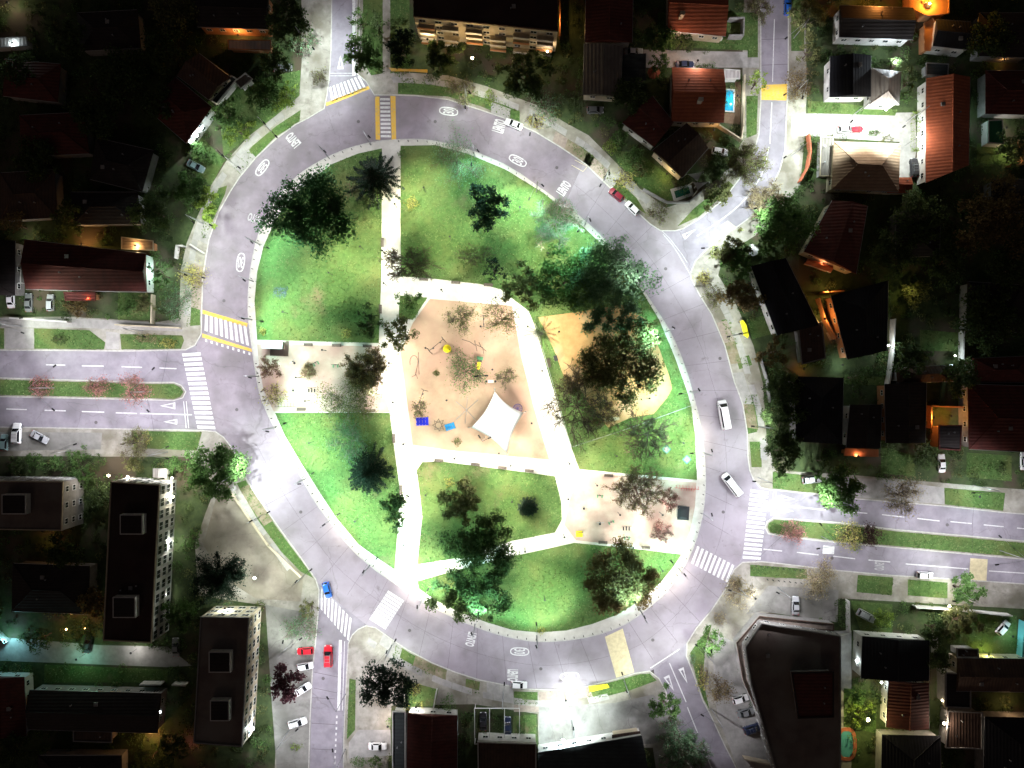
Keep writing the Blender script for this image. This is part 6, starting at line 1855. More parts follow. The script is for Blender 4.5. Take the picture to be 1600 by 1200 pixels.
swing('thin swing set below the right pale leafy tree of the playground', 756, 503, 90, 2.6)
swing('swing frame above the deep blue play platform', 659, 622, 70, 4.2)
swing('swing frame slanting beside the round yellow play seat', 683, 540, 40, 4.4)


def tube_toy(label, px, py, paths, m='dark_steel', cat='climbing bars', name='climbing_bars', r=0.06):
    t = thing(name, label, cat, at(px, py))
    for p in paths: MB().tube(p, r, 6).build('bar', m, t)


arc = lambda R_, h, a0, a1, n=10: [(R_ * math.cos(a), R_ * math.sin(a) * 1.6, h) for a in np.linspace(a0, a1, n)]
tube_toy('looping curved bars at the left edge of the playground', 648, 566, [[(0.2, -3.2, 0)] + arc(1.0, 1.4, -0.3, 3.6), [(1.1, -3.0, 0), (1.1, 0.5, 1.4), (0.9, 2.4, 0)], [(-0.6, -3.6, .6), (0.5, -3.0, .9), (0.8, -4.0, .6)]])
tube_toy('curving chain of climbing bars right of the round yellow play seat', 738, 545, [[(-2.4, 2.2, 0), (-2.4, 2.2, 1.6), (-0.5, 1.6, 1.7), (1.0, 0.6, 1.7), (1.2, -0.6, 1.6), (1.2, -0.6, 0)], [(0.6, 2.0, 0), (0.8, 1.0, 1.7), (2.6, 0.2, 1.5), (2.8, -1.2, 0)], [(1.6, 1.6, 0), (2.2, 0.4, 1.6), (3.4, -0.6, 0)]])
tube_toy('dome of thin climbing poles left of the white shade sail', 729, 640, [[(-2.6, -2.4, 0), (0.2, 0, 3.0), (2.8, 2.4, 0)], [(-2.6, 2.0, 0), (0.2, 0, 3.0), (2.4, -2.8, 0)], [(-0.4, -3.4, 0), (0.2, 0, 3.0), (0.2, 3.2, 0)]], 'steel')
tube_toy('tangled brown rope frame between the two blue play platforms', 686, 664, [[(math.cos(a) * 1.6, math.sin(a) * 1.6, 0), (math.cos(a + .9) * 0.8, math.sin(a + .9) * 0.8, 1.5), (math.cos(a + 2.4) * 1.5, math.sin(a + 2.4) * 1.4, 0)] for a in np.linspace(0, 5.5, 8)], 'wood', 'rope frame', 'rope_frame', 0.05)
t = thing('spring_bench', 'pale play table with two dark seats above the thin reddish tree', 'play table', at(767, 596))
MB().box((0, 0, 0.6), (1.4, 0.7, 0.06)).build('tabletop', 'wall_white', t)
for s in (-1, 1): MB().disc((s * 1.1, 0, 0.0), 0.28, 0.42, 10).build('seat', 'dark_steel', t)
MB().tube([(0, 0, 0), (0, 0, 0.6)], 0.08, 8).build('leg', 'steel', t)
t.name = 'play_table'
t = thing('toddler_slide', 'small green roofed slide below the curving chain of bars', 'slide', at(750, 562), R(-12))
MB().box((0, 0, 0.9), (1.2, 1.2, 0.08)).build('platform', 'wood', t)
for sx in (-1, 1):
    for sy in (-1, 1): MB().tube([(sx * .55, sy * .55, 0), (sx * .55, sy * .55, 1.9)], 0.05, 6).build('post', 'wood', t)
MB().box((0, 0.3, 1.95), (1.5, 0.8, 0.06)).build('roof_panel', 'play_green', t)
MB().add([(-.4, -.6, .9), (.4, -.6, .9), (.4, -2.4, .1), (-.4, -2.4, .1), (-.4, -.6, .84), (.4, -.6, .84), (.4, -2.4, .04), (-.4, -2.4, .04)], [(0, 3, 2, 1), (4, 5, 6, 7), (0, 4, 7, 3), (1, 2, 6, 5), (0, 1, 5, 4), (3, 7, 6, 2)]).build('chute', 'play_yellow', t)

# exercise machines on the plazas
def exerciser(label, px, py, ang, kind):
    t = thing('exercise_machine', label, 'exercise machine', at(px, py), R(ang))
    MB().tube([(0, 0, 0), (0, 0, 1.7)], 0.08, 8).build('post', 'dark_steel', t)
    if kind == 0:
        MB().tube([(-0.8, 0, 1.6), (0.8, 0, 1.6)], 0.05, 6).build('handlebar', 'dark_steel', t)
        for s in (-1, 1): MB().box((s * 0.55, -0.3, 0.4), (0.3, 0.8, 0.07)).build('footplate', 'play_green', t)
    elif kind == 1:
        for k in range(3): MB().box((-0.7 + k * 0.7, -0.5, 0.5), (0.32, 0.9, 0.08)).build('seat', 'dark_steel', t)
        MB().tube([(-1.2, 0.2, 1.1), (1.2, 0.2, 1.1)], 0.05, 6).build('handlebar', 'dark_steel', t)
    else:
        MB().tube([(0.9 * math.cos(a), 0, 1.3 + 0.5 * math.sin(a)) for a in np.linspace(0, 6.28, 13)], 0.04, 5).build('wheel', 'steel', t)
        MB().box((0, -0.5, 0.45), (0.5, 0.5, 0.07)).build('seat', 'dark_steel', t)


exerciser('triple seated exercise machine in the middle of the right plaza', 978, 822, 0, 1)
exerciser('exercise machine with a pale mat below the triple seated one', 979, 838, 0, 0)
exerciser('green footed exercise machine at the left of the right plaza', 954, 814, 25, 0)
exerciser('slim exercise post left of the green footed machine', 937, 815, 0, 2)
exerciser('slim exercise post near the big path junction on the right plaza', 912, 791, 0, 2)
exerciser('long barred exercise machine under the top bench of the right plaza', 937, 773, -4, 0)
exerciser('exercise machine with pedals in the lower half of the left plaza', 488, 607, 0, 1)
exerciser('exercise machine with a wheel above the yellow small tree', 459, 607, 0, 2)
exerciser('dark exercise machine beside the thin orange sapling', 494, 567, 30, 0)
exerciser('white exercise machine left of the dark branched half bare tree', 525, 570, 0, 0)
exerciser('exercise machine near the L shaped deck of the left plaza', 459, 565, 40, 2)

t = thing('chess_table', 'pale board table near the thin orange sapling on the left plaza', 'table', at(481, 590))
MB().box((0, 0, 0.72), (1.2, 1.0, 0.08)).build('tabletop', 'brick_paving', t); MB().tube([(0, 0, 0), (0, 0, 0.7)], 0.16, 8).build('leg', 'wall_grey', t)
t.name = 'table'
for lb, x, y in (('teal framed square plate on the right lawn, upper one', 1041, 702), ('teal framed square plate on the right lawn, lower one', 1073, 718)):
    t = thing('drain_cover', lb, 'drain cover', at(x, y, 0.13), R(45))
    mb = MB()
    for sx, sy, w, d in ((-0.7, 0, 0.22, 1.62), (0.7, 0, 0.22, 1.62), (0, 0.7, 1.18, 0.22), (0, -0.7, 1.18, 0.22)): mb.box((sx, sy, 0.06), (w, d, 0.12))
    mb.build('rim', 'teal_frame', t); MB().box((0, 0, 0.04), (1.18, 1.18, 0.06)).build('plate', 'lot_paving', t)
t = thing('gate_shelter', 'dark metal gate box at the side of the fenced lawn', 'gate', at(868, 560), R(15))
MB().box((0, 0, 1.0), (0.9, 1.3, 0.1)).build('roof', 'dark_steel', t)
for sx in (-1, 1):
    for sy in (-1, 1): MB().box((sx * 0.4, sy * 0.6, 0.5), (0.08, 0.08, 1.0)).build('post', 'dark_steel', t)
t.name = 'gate'
t = thing('dog_ramp', 'pale timber ramp on the lower edge of the golden sand pit', 'ramp', at(956, 655), R(8))
MB().box((0, 0, 0.35), (3.6, 0.8, 0.08)).build('plank', 'wall_cream', t)
for s in (-1, 1): MB().box((s * 1.6, 0, 0.16), (0.1, 0.7, 0.32)).build('leg', 'wood', t)
t.name = 'ramp'

# banners, yellow canopies
def banner(label, pts, z, m, cat='awning', name='awning'):
    c = W(sum(p[0] for p in pts) / len(pts), sum(p[1] for p in pts) / len(pts), 0)
    t = thing(name, label, cat, (c.x, c.y, 0.13))
    q = [(x - c.x, y - c.y) for x, y in P2(pts, z)]
    MB().prism(q, z, z + 0.06).build('canopy', m, t)
    for p in q: MB().tube([(p[0] * .93, p[1] * .93, 0), (p[0] * .93, p[1] * .93, z)], 0.05, 6).build('post', 'steel', t)


banner('rounded bright yellow awning on the pavement right of the ring', [(1156,502),(1161,500),(1166,508),(1170,524),(1168,529),(1162,524)], 2.4, 'banner_yellow')
banner('long mustard yellow awning under the trees of the upper pavement', [(607,106),(612,112),(640,112),(668,114),(668,109),(630,108)], 2.2, 'paint_yellow')
banner('bright yellow awning at the lower kerb by the grassy corner', [(919,1072),(949,1068),(952,1074),(921,1081)], 0.8, 'banner_yellow')

# ------------------------------------------------------------------ bollards
BO = thing('bollard', None, 'bollard')
MB().tube([(0, 0, 0), (0, 0, 0.85)], [0.085, 0.075], 8).build('post', 'dark_steel', BO)
MB().disc((0, 0, 0.85), 0.11, 0.07, 8).build('cap', 'dark_steel', BO)
bn = 0
i_ring = [W(*p) for p in INNER]
per = []
for i in range(len(INNER)):
    a, b = np.array(INNER[i]), np.array(INNER[(i + 1) % len(INNER)])
    per.append(np.linalg.norm(b - a))
cumr = np.concatenate([[0], np.cumsum(per)])
step = 15.0
CC = np.array(CEN)
for s in np.arange(4, cumr[-1], step):
    i = min(np.searchsorted(cumr, s) - 1, len(INNER) - 1)
    f = (s - cumr[i]) / per[i]
    p = np.array(INNER[i]) * (1 - f) + np.array(INNER[(i + 1) % len(INNER)]) * f
    p = p + (CC - p) / np.linalg.norm(CC - p) * 4.0
    if 585 < p[0] < 622 and p[1] < 300: continue
    if 596 < p[0] < 640 and p[1] > 880: continue
    if p[0] < 400 and 495 < p[1] < 560: continue
    o = BO if bn == 0 else copy_tree(BO)
    bn += 1
    o.location = W(*p) + Vector((0, 0, KERB_H))
    tag(o, 'small dark bollard in the row along the park side kerb of the ring', 'bollard', 'bollards along the inner kerb')
for k in range(9):
    o = copy_tree(BO); o.location = W(1180 + k * 8.6, 884 + k * 0.8) + Vector((0, 0, KERB_H)); tag(o, 'small dark bollard on the grass strip along the lower kerb of the right avenue', 'bollard', 'bollards by the right avenue')
for k in range(8):
    o = copy_tree(BO); o.location = W(1198 + k * 8.8, 905 + k * 0.9) + Vector((0, 0, KERB_H)); tag(o, 'small dark bollard in the second row behind the avenue grass strip', 'bollard', 'bollards behind the avenue strip')

# ------------------------------------------------------------------ lamps
def make_spot(name, energy, color, cap, size=150, blend=0.4, radius=0.25, sharp=3.0):
    """street luminaire: batwing light that evens out the road below it"""
    d = bpy.data.lights.new(name, 'SPOT')
    d.energy = energy; d.color = color; d.spot_size = R(size); d.spot_blend = blend; d.shadow_soft_size = radius
    d.use_nodes = True
    n, l = d.node_tree.nodes, d.node_tree.links
    em = n['Emission']
    tc = n.new('ShaderNodeTexCoord'); sp = n.new('ShaderNodeSeparateXYZ'); l.new(tc.outputs['Normal'], sp.inputs[0])
    ab = n.new('ShaderNodeMath'); ab.operation = 'ABSOLUTE'; l.new(sp.outputs['Z'], ab.inputs[0])
    mx = n.new('ShaderNodeMath'); mx.operation = 'MAXIMUM'; mx.inputs[1].default_value = 0.05; l.new(ab.outputs[0], mx.inputs[0])
    pw = n.new('ShaderNodeMath'); pw.operation = 'POWER'; pw.inputs[1].default_value = -sharp; l.new(mx.outputs[0], pw.inputs[0])
    mi = n.new('ShaderNodeMath'); mi.operation = 'MINIMUM'; mi.inputs[1].default_value = cap; l.new(pw.outputs[0], mi.inputs[0])
    l.new(mi.outputs[0], em.inputs['Strength'])
    return d


K = 1.0
COOL, LILAC, NEUT, WARM, MINT, AMBER = (0.82, 0.97, 1.0), (0.9, 0.92, 1.0), (1.0, 0.97, 0.92), (1.0, 0.86, 0.66), (0.62, 1.0, 0.86), (1.0, 0.5, 0.16)
L_RING = make_spot('ring_lamp_light', 1360 * K, (0.95, 0.94, 1.0), 6.5, 145)
L_HOT = make_spot('bright_lamp_light', 3000 * K, (0.88, 1.0, 0.98), 2.6, 140)
L_GLARE = make_spot('glaring_lamp_light', 9800 * K, (0.88, 1.0, 0.97), 1.8, 122)
L_MINT_FILL = make_spot('added_lawn_light', 7000 * K, (0.46, 1.0, 0.86), 2.4, 120)  # for extra heads added to the kerb lamps, mint wash on lawns
L_BACK_FILL = make_spot('added_verge_light', 3000 * K, (0.86, 1.0, 0.84), 2.6, 135)  # for rear heads added to brighten verges and gardens
L_ST = make_spot('street_lamp_light', 2150 * K, (0.95, 0.94, 1.0), 6.0)
L_MAST = make_spot('mast_lamp_light', 2700 * K, (1.0, 0.97, 0.88), 7.0, 152)
L_PARK = make_spot('lantern_light', 820 * K, (1.0, 0.96, 0.84), 6.0, 140, radius=0.18)
L_PLAZA = make_spot('plaza_lantern_light', 280 * K, (1.0, 0.94, 0.84), 6.0, 140, radius=0.18)
L_LAWN = make_spot('lawn_lantern_light', 1150 * K, (1.0, 0.97, 0.66), 7.0, 150, radius=0.18)
L_PLAY = make_spot('play_lantern_light', 300 * K, (1.0, 0.95, 0.84), 6.0, 140, radius=0.18)


def add_light(parent, data, loc, rot=(0, 0, 0)):
    o = bpy.data.objects.new('lamp_light', data)
    C.objects.link(o)
    o.parent = parent; o.location = loc; o.rotation_euler = rot
    return o


def street_lamp(label, base, head, h=10.5, light=None, double=None, m='steel', mint=False, back=False):
    b = W(*base); t = thing('street_lamp', label, 'street lamp', (b.x, b.y, KERB_H))
    MB().tube([(0, 0, 0), (0, 0, 0.9), (0, 0, h)], [0.13, 0.1, 0.06], 8).build('pole', m, t)
    heads = [(head, light or L_RING)] + ([(double, light or L_RING)] if double else [])
    if back: heads.append(((base[0] - (head[0] - base[0]) * 1.3, base[1] - (head[1] - base[1]) * 1.3), L_BACK_FILL))  # added rear head, spills light over verge and garden
    if mint:                                   # added second head, aimed inward to wash the lawn in mint
        heads.append(((base[0] - (head[0] - base[0]) * 1.1, base[1] - (head[1] - base[1]) * 1.1), L_MINT_FILL))
    for hd, lt in heads:
        w = W(*hd, h) - b
        hv = Vector((w.x, w.y, 0)); a = math.atan2(hv.y, hv.x)
        MB().tube([(0, 0, h - 0.3), (hv.x * 0.45, hv.y * 0.45, h - 0.02), (hv.x * 0.9, hv.y * 0.9, h + 0.08)], [0.055, 0.05, 0.045], 6).build('arm', m, t)
        lu = MB().box((hv.x, hv.y, h + 0.08), (0.85, 0.34, 0.12), a).build('luminaire', 'dark_steel', t)
        MB().box((hv.x, hv.y, h + 0.0), (0.6, 0.24, 0.03), a).build('lens', 'lens_cool', lu)
        add_light(t, lt, (hv.x, hv.y, h - 0.12), (0, -R(30), a) if lt in (L_MINT_FILL, L_BACK_FILL) else (0, 0, 0))
    return t


SL = street_lamp
SL('street lamp on the park kerb behind the mint lit leafy tree', (742,246), (747,236), mint=True)
SL('street lamp on the park kerb below the upper right speed oval', (838,300), (848,290), mint=True)
SL('street lamp on the park kerb at the bright upper right lawn corner', (913,352), (922,344), light=L_HOT, mint=True)
SL('street lamp on the park kerb under the tall arching tree', (985,432), (996,424))
SL('street lamp on the park kerb above the dense sand pit tree', (1040,518), (1052,512), mint=True)
SL('street lamp on the park kerb opposite the low gate wall', (1078,612), (1092,609), mint=True)
SL('street lamp on the park kerb beside the long white van', (1097,706), (1112,704), mint=True)
SL('street lamp on the park kerb beside the dark kiosk', (1097,802), (1112,804))
SL('street lamp on the park kerb at the lower right zebra', (1060,888), (1070,898), mint=True)
SL('street lamp on the park kerb near the big bushy brown green tree', (1000,953), (1007,964), mint=True)
SL('street lamp on the park kerb at the white flowering bush', (838,993), (838,1010), light=L_HOT, mint=True)
SL('street lamp on the park kerb beside the large open crowned tree', (742,975), (737,990), mint=True)
SL('street lamp on the park kerb right of the white lower left zebra', (660,935), (652,948), mint=True)
SL('street lamp on the park kerb left of the white lower left zebra', (578,883), (568,893), mint=True)
SL('street lamp on the park kerb beside the lower left lawn', (517,812), (506,820), mint=True)
SL('street lamp on the park kerb in the mint lit patch of the lower left lawn', (478,748), (468,756), light=L_HOT, mint=True)
SL('street lamp on the park kerb under the pink left plaza', (431,668), (418,674), mint=True)
SL('street lamp on the park kerb at the left end of the pink plaza', (404,588), (391,590))
SL('street lamp on the park kerb beside the left yellow bordered zebra', (394,500), (380,498), mint=True)
SL('street lamp on the park kerb beside the left speed oval', (396,440), (382,438))
SL('street lamp on the park kerb under the very large pine', (406,383), (394,379), mint=True)
SL('street lamp on the park kerb near the spiky conifer', (515,248), (508,237))
SL('street lamp on the park kerb left of the top zebra', (580,226), (577,214))
SL('bright street lamp on the pavement of the top left street', (480,72), (490,76), light=L_GLARE)
SL('leaning pale street lamp on the verge by the upper left letters', (424,205), (432,214), m='white_steel', back=True)
SL('pale street lamp by the kerb near the upper left oval', (363,254), (374,262), m='white_steel', back=True)
SL('street lamp over the bright yellow green bushy tree', (318,350), (330,352), back=True)
SL('street lamp at the brown paved corner on the left kerb', (306,432), (318,434), back=True)
SL('street lamp at the kerb below the balconied apartment building', (730,158), (727,168), back=True)
SL('street lamp beside the white sedan of the upper kerb', (832,200), (828,210), back=True)
SL('street lamp on the verge by the dark red hatchback', (944,282), (938,290), back=True)
SL('glaring street lamp at the mouth of the kinked street', (1104,398), (1098,388), light=L_GLARE)
SL('glaring street lamp on the pavement inside the bend of the kinked street', (1188,330), (1180,326), light=L_GLARE)
SL('street lamp opposite the tan house on the kinked street', (1236,244), (1226,246), light=L_GLARE)
SL('street lamp at the right end of the yellow speed table', (1238,150), (1226,148), light=L_ST, back=True)
SL('street lamp near the blue car at the top of the kinked street', (1240,60), (1228,60), light=L_ST)
SL('street lamp at the courtyard drive entrance', (1330,182), (1330,190), light=L_GLARE)
SL('street lamp in the far corner of the bright courtyard', (1416,190), (1412,198), light=L_GLARE)
SL('street lamp on the pavement by the bright yellow awning', (1146,524), (1138,526), back=True)
SL('street lamp on the pavement right of the long white van', (1186,666), (1176,666), back=True)
SL('street lamp on the white rounded corner above the right zebra', (1184,746), (1178,752), light=L_HOT)
SL('twin headed street lamp on the right traffic island', (1283,838), (1278,857), light=L_ST, double=(1282,819))
SL('street lamp hidden under the dense tree of the right avenue', (1300,779), (1288,790), light=L_GLARE)
SL('twin headed street lamp far along the right traffic island', (1562,860), (1557,882), light=L_ST, double=(1562,838))
SL('street lamp on the pavement above the far right avenue', (1520,758), (1520,770), light=L_ST)
SL('street lamp on the pavement by the dark round tree of the avenue', (1490,926), (1490,916), light=L_ST, back=True)
SL('street lamp on the lower right zebra corner', (1150,915), (1140,922))
SL('street lamp by the fresh green kerb tree', (1098,1012), (1088,1008), light=L_ST, back=True)
SL('street lamp arching over the tilted street', (1112,1108), (1097,1117), light=L_ST)
SL('street lamp at the grassy corner left of the tilted street', (975,1064), (972,1052), back=True)
SL('street lamp at the lower kerb by the parked white car', (786,1080), (788,1068))
SL('street lamp at the corner above the broad dark tree', (612,1008), (618,1000), back=True)
SL('street lamp arching over the bottom street from its right kerb', (540,1084), (512,1090), light=L_ST)
SL('street lamp at the bottom end of the bottom street', (540,1170), (520,1172), light=L_ST)
SL('street lamp on the dirt pavement near the lower left kerb', (476,898), (486,890), back=True)
SL('street lamp at the lower left verge above the dirt pavement', (408,806), (420,800), back=True)
SL('glaring street lamp behind the large dark left tree', (371,744), (378,734), light=L_GLARE)
SL('twin headed street lamp on the left traffic island', (236,612), (240,576), light=L_ST, double=(232,642))
SL('twin headed street lamp at the far end of the left traffic island', (85,606), (86,572), light=L_ST, double=(84,640))
SL('street lamp over the pink lit wall on the left', (224,517), (226,526), light=L_ST)
SL('street lamp over the cold lit driveway on the left', (35,510), (36,520), light=L_ST, back=True)
SL('street lamp on the pavement of the left parking lot', (118,703), (118,694), light=L_ST)
SL('street lamp on the mint lit pavement corner below the left avenue', (262,706), (262,698), light=L_ST, back=True)
SL('teal street lamp beside the red parked car', (458,1000), (470,998), light=L_ST, back=True)
SL('street lamp beside the lime bush of the bottom street', (452,1140), (464,1140), light=L_ST)
SL('street lamp at the head of the top cycle lane', (568,-8), (556,-8), light=L_ST)
SL('floodlight lamp in front of the floodlit white building', (893,1126), (896,1138), light=L_GLARE, h=9)
SL('street lamp by the silver car in front of the terrace', (1215,918), (1215,926), light=L_ST)

SL('tall twin headed mast lamp in the middle of the playground', (752,588), (744,588), light=L_MAST, double=(760,587), m='dark_steel', h=14)  # twin lamp, its pole raised to light the tree crowns from above
SL('tall twin headed mast lamp below the big white shade sail', (757,683), (749,682), light=L_MAST, double=(765,684), m='dark_steel', h=14)  # pole raised likewise, for light on the crowns

LANT = thing('park_lantern', None, 'park lantern')
MB().tube([(0, 0, 0), (0, 0, 4.2)], [0.07, 0.045], 8).build('pole', 'dark_steel', LANT)
hd = MB().disc((0, 0, 4.3), 0.24, 0.07, 12).build('cap', 'dark_steel', LANT)
MB().disc((0, 0, 4.2), 0.16, 0.09, 10).build('lens', 'lens_warm', hd)
ln = [0]


def lantern(label, px, py, light=None):
    o = LANT if ln[0] == 0 else copy_tree(LANT)
    ln[0] += 1
    o.location = W(px, py) + Vector((0, 0, 0.134))
    tag(o, label, 'park lantern', 'lanterns of the park')
    add_light(o, light or L_PARK, (0, 0, 4.1))


for lb, x, y in (('at the left edge of the upper park path', 602, 396), ('at the top of the path crossing, left of the triangular lawn', 604, 446),
                 ('on the upper park band between its first two benches', 692, 456), ('on the upper park band near its right end', 775, 468), ('on the diagonal path beside the palm', 824, 512),
                 ('on the diagonal path beside the bench of the fenced lawn', 846, 580), ('on the diagonal path beside the wide bare tree', 868, 648), ('on the big junction where the diagonal path meets the plaza', 888, 722),
                 ('on the left path beside the pink plaza', 612, 568), ('on the left path near the bottom of the pink plaza', 618, 628), ('on the left path above the lower park band', 634, 692), ('on the lower park band between the first two benches', 712, 714),
                 ('on the lower park band near the white sail', 798, 725), ('on the lower left path across from the narrow dark tree', 642, 772), ('on the lower left path near the lower zebra', 634, 846), ('where the lower diagonal path leaves the lower left path', 655, 892),
                 ('on the path right of the middle lawn', 886, 776), ('on the path at the end of the middle lawn', 880, 834), ('on the lower diagonal path beyond the clumpy tree', 820, 856),
                 ('in the middle of the pink left plaza', 470, 590), ('in the lower part of the pink left plaza', 484, 626), ('at the left plaza beside the olive tree', 585, 612), ('by the top benches of the pink left plaza', 510, 548),
                 ('by the top bench of the right plaza', 930, 755), ('in the middle of the right plaza', 965, 800), ('near the dark kiosk of the right plaza', 1030, 800), ('at the lower benches of the right plaza', 985, 850)):
    lantern('slim dark park lantern ' + lb, x, y, L_PLAZA if 'plaza' in lb and 'path' not in lb else None)
for lb, x, y in (('on the upper park path above the lone bench', 621, 325), ('on the pink playground ground near the curved bars', 668, 545), ('between the two playground trees', 752, 512), ('beside the play table', 770, 578), ('left of the climbing dome', 700, 625), ('below the white sail', 780, 706), ('on the playground right of the violet net', 830, 660),
                 ('on the left lawn below the very large pine', 520, 430), ('on the left lawn near the bluish shrub', 450, 490), ('on the upper lawn beside the pale spiky shrub', 665, 300), ('on the upper lawn right of the near black tree', 812, 330), ('on the upper lawn below the near black tree', 705, 375),
                 ('on the upper right lawn by the grey bare tree', 855, 400), ('on the golden sand near the palm', 872, 520), ('on the golden sand under the dense tree', 1010, 622), ('on the lawn below the golden sand pit', 960, 710), ('on the right lawn near the teal plates', 1062, 690),
                 ('on the lower left lawn beside the pale mint tree', 490, 690), ('on the lower left lawn below the black green conifer', 560, 810), ('on the middle lawn beside the tiny conifer', 800, 780), ('on the lower lawn under the clumpy tree', 850, 930), ('on the lower lawn right of the bushy tree', 1030, 885), ('on the lower lawn by the open crowned tree', 680, 912),
                 ('on the middle lawn near its left corner', 668, 770), ('on the left lawn beside the path', 568, 390)):
    lantern('slim dark park lantern ' + lb, x, y, L_PLAY if 625 < x < 860 and 480 < y < 715 else L_LAWN)


# small lamps on houses and in gardens
PT = {}


def wall_lamp(label, px, py, z, power, col=NEUT, lens='lens_cool', cat='wall lamp', name='wall_lamp', r=0.13):
    w = W(px, py, z)
    t = thing(name, label, cat, (w.x, w.y, 0.12))
    MB().tube([(0, 0, 0), (0, 0, z - 0.1)], 0.035, 6).build('post', 'dark_steel', t)
    mb = MB()
    if r < 0.15: r = 0.1
    mb.tube([(0, 0, z - 0.1), (0, 0, z - 0.03), (0, 0, z + 0.08), (0, 0, z + 0.13)], [r * 0.5, r, r, r * 0.4], 8)
    mb.build('globe', lens, t)
    if r < 0.15:                                 # plain lamps carry a hood, the light leaves sideways and down
        MB().tube([(0, 0, z + 0.14), (0, 0, z + 0.16), (0, 0, z + 0.24)], [0.3, 0.3, 0.05], 10).build('hood', 'dark_steel', t)
    key = (round(power), col)
    if key not in PT:
        d = bpy.data.lights.new('house_light', 'POINT'); d.energy = power * 2.1; d.color = col; d.shadow_soft_size = 0.12
        PT[key] = d
    add_light(t, PT[key], (0, 0, z - 0.25) if r < 0.15 else (0, 0, z + 0.4))


WL = wall_lamp
WL('glaring white floodlamp on the front of the floodlit maroon house', 308, 212, 3.4, 2200, COOL, r=0.3)
WL('small warm lamp at the corner between the two upper left houses', 336, 164, 3.0, 60, WARM, 'lens_warm')
WL('amber lamp over the lean-to at the top left', 372, 56, 3.0, 420, AMBER, 'lens_amber')
WL('cold lamp on the patio at the far left edge', 20, 68, 3.6, 300, COOL)
WL('amber lamp on the top left edge of the picture', 12, 4, 3.0, 250, WARM, 'lens_warm')
WL('small amber lamp in the dark yard at the left', 40, 366, 2.5, 90, WARM, 'lens_amber')
WL('warm lamp in the patio room of the long maroon house', 212, 384, 3.6, 420, (1.0, 0.66, 0.3), 'lens_amber')
WL('orange lamp in the left half of the maroon house patio', 128, 382, 3.0, 420, AMBER, 'lens_amber')
WL('red doorway lamp of the long maroon house', 136, 466, 3.0, 260, (1.0, 0.2, 0.08), 'lens_amber')
WL('mint lamp on the end wall of the long maroon house', 246, 424, 3.0, 700, MINT)
WL('left one of the warm gate lamps above the tall maroon block', 170, 743, 3.0, 520, WARM, 'lens_warm', r=0.3)
WL('right one of the warm gate lamps above the tall maroon block', 200, 745, 3.0, 420, WARM, 'lens_warm', r=0.26)
WL('warm lamp at the upper right corner of the tall maroon block', 269, 747, 3.2, 420, (1.0, 0.92, 0.75), 'lens_warm', r=0.26)
WL('warm lamp on the windowed side of the tall maroon block', 270, 776, 3.2, 700, (1.0, 0.9, 0.7), 'lens_warm', r=0.28)
WL('cool lamp along the windowed side of the tall maroon block', 266, 850, 3.2, 600, (1.0, 1.0, 0.92))
WL('cool lamp near the lower end of the windowed side of the tall block', 258, 930, 3.2, 600, (1.0, 1.0, 0.92))
WL('small amber window lamp under the left edge apartment block', 72, 842, 2.5, 60, AMBER, 'lens_amber')
WL('white lamp on the dirt pavement near the shaggy conifer', 398, 903, 3.5, 1300, (0.9, 1.0, 0.94), r=0.28)
WL('teal garden lamp at the left edge of the lower left yards', 8, 1002, 3.0, 620, (0.35, 0.9, 1.0))
WL('teal green lamp in the courtyard below the apartment blocks', 120, 1030, 4.0, 420, (0.4, 1.0, 0.75))
WL('small orange lamp in the courtyard, left of its twin', 104, 983, 2.6, 130, AMBER, 'lens_amber', r=0.2)
WL('small orange lamp in the courtyard, right of its twin', 133, 982, 2.6, 130, AMBER, 'lens_amber', r=0.16)
WL('dim pale lamp at the end of the courtyard', 205, 1020, 3.0, 300, NEUT)
WL('cold bright lamp by the patio of the long dark house', 250, 1112, 3.0, 420, COOL, r=0.3)
WL('orange lamp under the lower edge of the long dark house', 232, 1156, 2.6, 420, AMBER, 'lens_amber')
WL('pink neon lamp by the bottom left trees', 297, 1168, 2.0, 60, (1.0, 0.3, 0.25), 'lens_amber')
WL('glaring white floodlamp at the foot of the bottom left block', 395, 1138, 3.0, 1500, (0.86, 1.0, 1.0), r=0.4)
WL('pale lamp on the front of the bottom left block', 352, 950, 5.0, 700, (0.95, 1.0, 0.88))
WL('cold lamp under the front of the floodlit white building', 880, 1156, 3.6, 1800, (0.75, 0.95, 1.0), r=0.3)
WL('warm lamp in the drive of the white fronted maroon house', 606, 1135, 3.0, 500, (1.0, 0.82, 0.74))
WL('white lamp on the front wall of the white fronted maroon house', 650, 1104, 2.8, 500, NEUT)
WL('warm lamp beside the lawn lamp of the lower kerb pavement', 884, 1094, 3.6, 220, (1.0, 0.85, 0.6), 'lens_warm')
WL('amber lamp on the balconies of the apartment building', 738, 91, 6.0, 900, (1.0, 0.68, 0.32), 'lens_warm', r=0.3)
WL('warm lamp at the left end of the balconies', 668, 62, 6.0, 350, (1.0, 0.72, 0.36), 'lens_warm')
WL('warm lamp at the right end of the balconies', 855, 81, 4.0, 260, (1.0, 0.72, 0.45), 'lens_warm', r=0.22)
WL('orange lamp on the boundary wall right of the balconies', 869, 30, 3.6, 420, AMBER, 'lens_amber')
WL('warm lamp in the yard of the orange clay roofed house', 1064, 66, 6.0, 330, (1.0, 0.6, 0.4), 'lens_warm')
WL('lamp above the eave of the orange sloped house', 1090, 95, 6.2, 600, (1.0, 0.86, 0.78))
WL('small orange lamp in the yard below the blue pool', 1115, 203, 2.2, 60, AMBER, 'lens_amber')
WL('lamp over the blue pool', 1152, 150, 3.0, 350, (0.9, 0.98, 1.0))
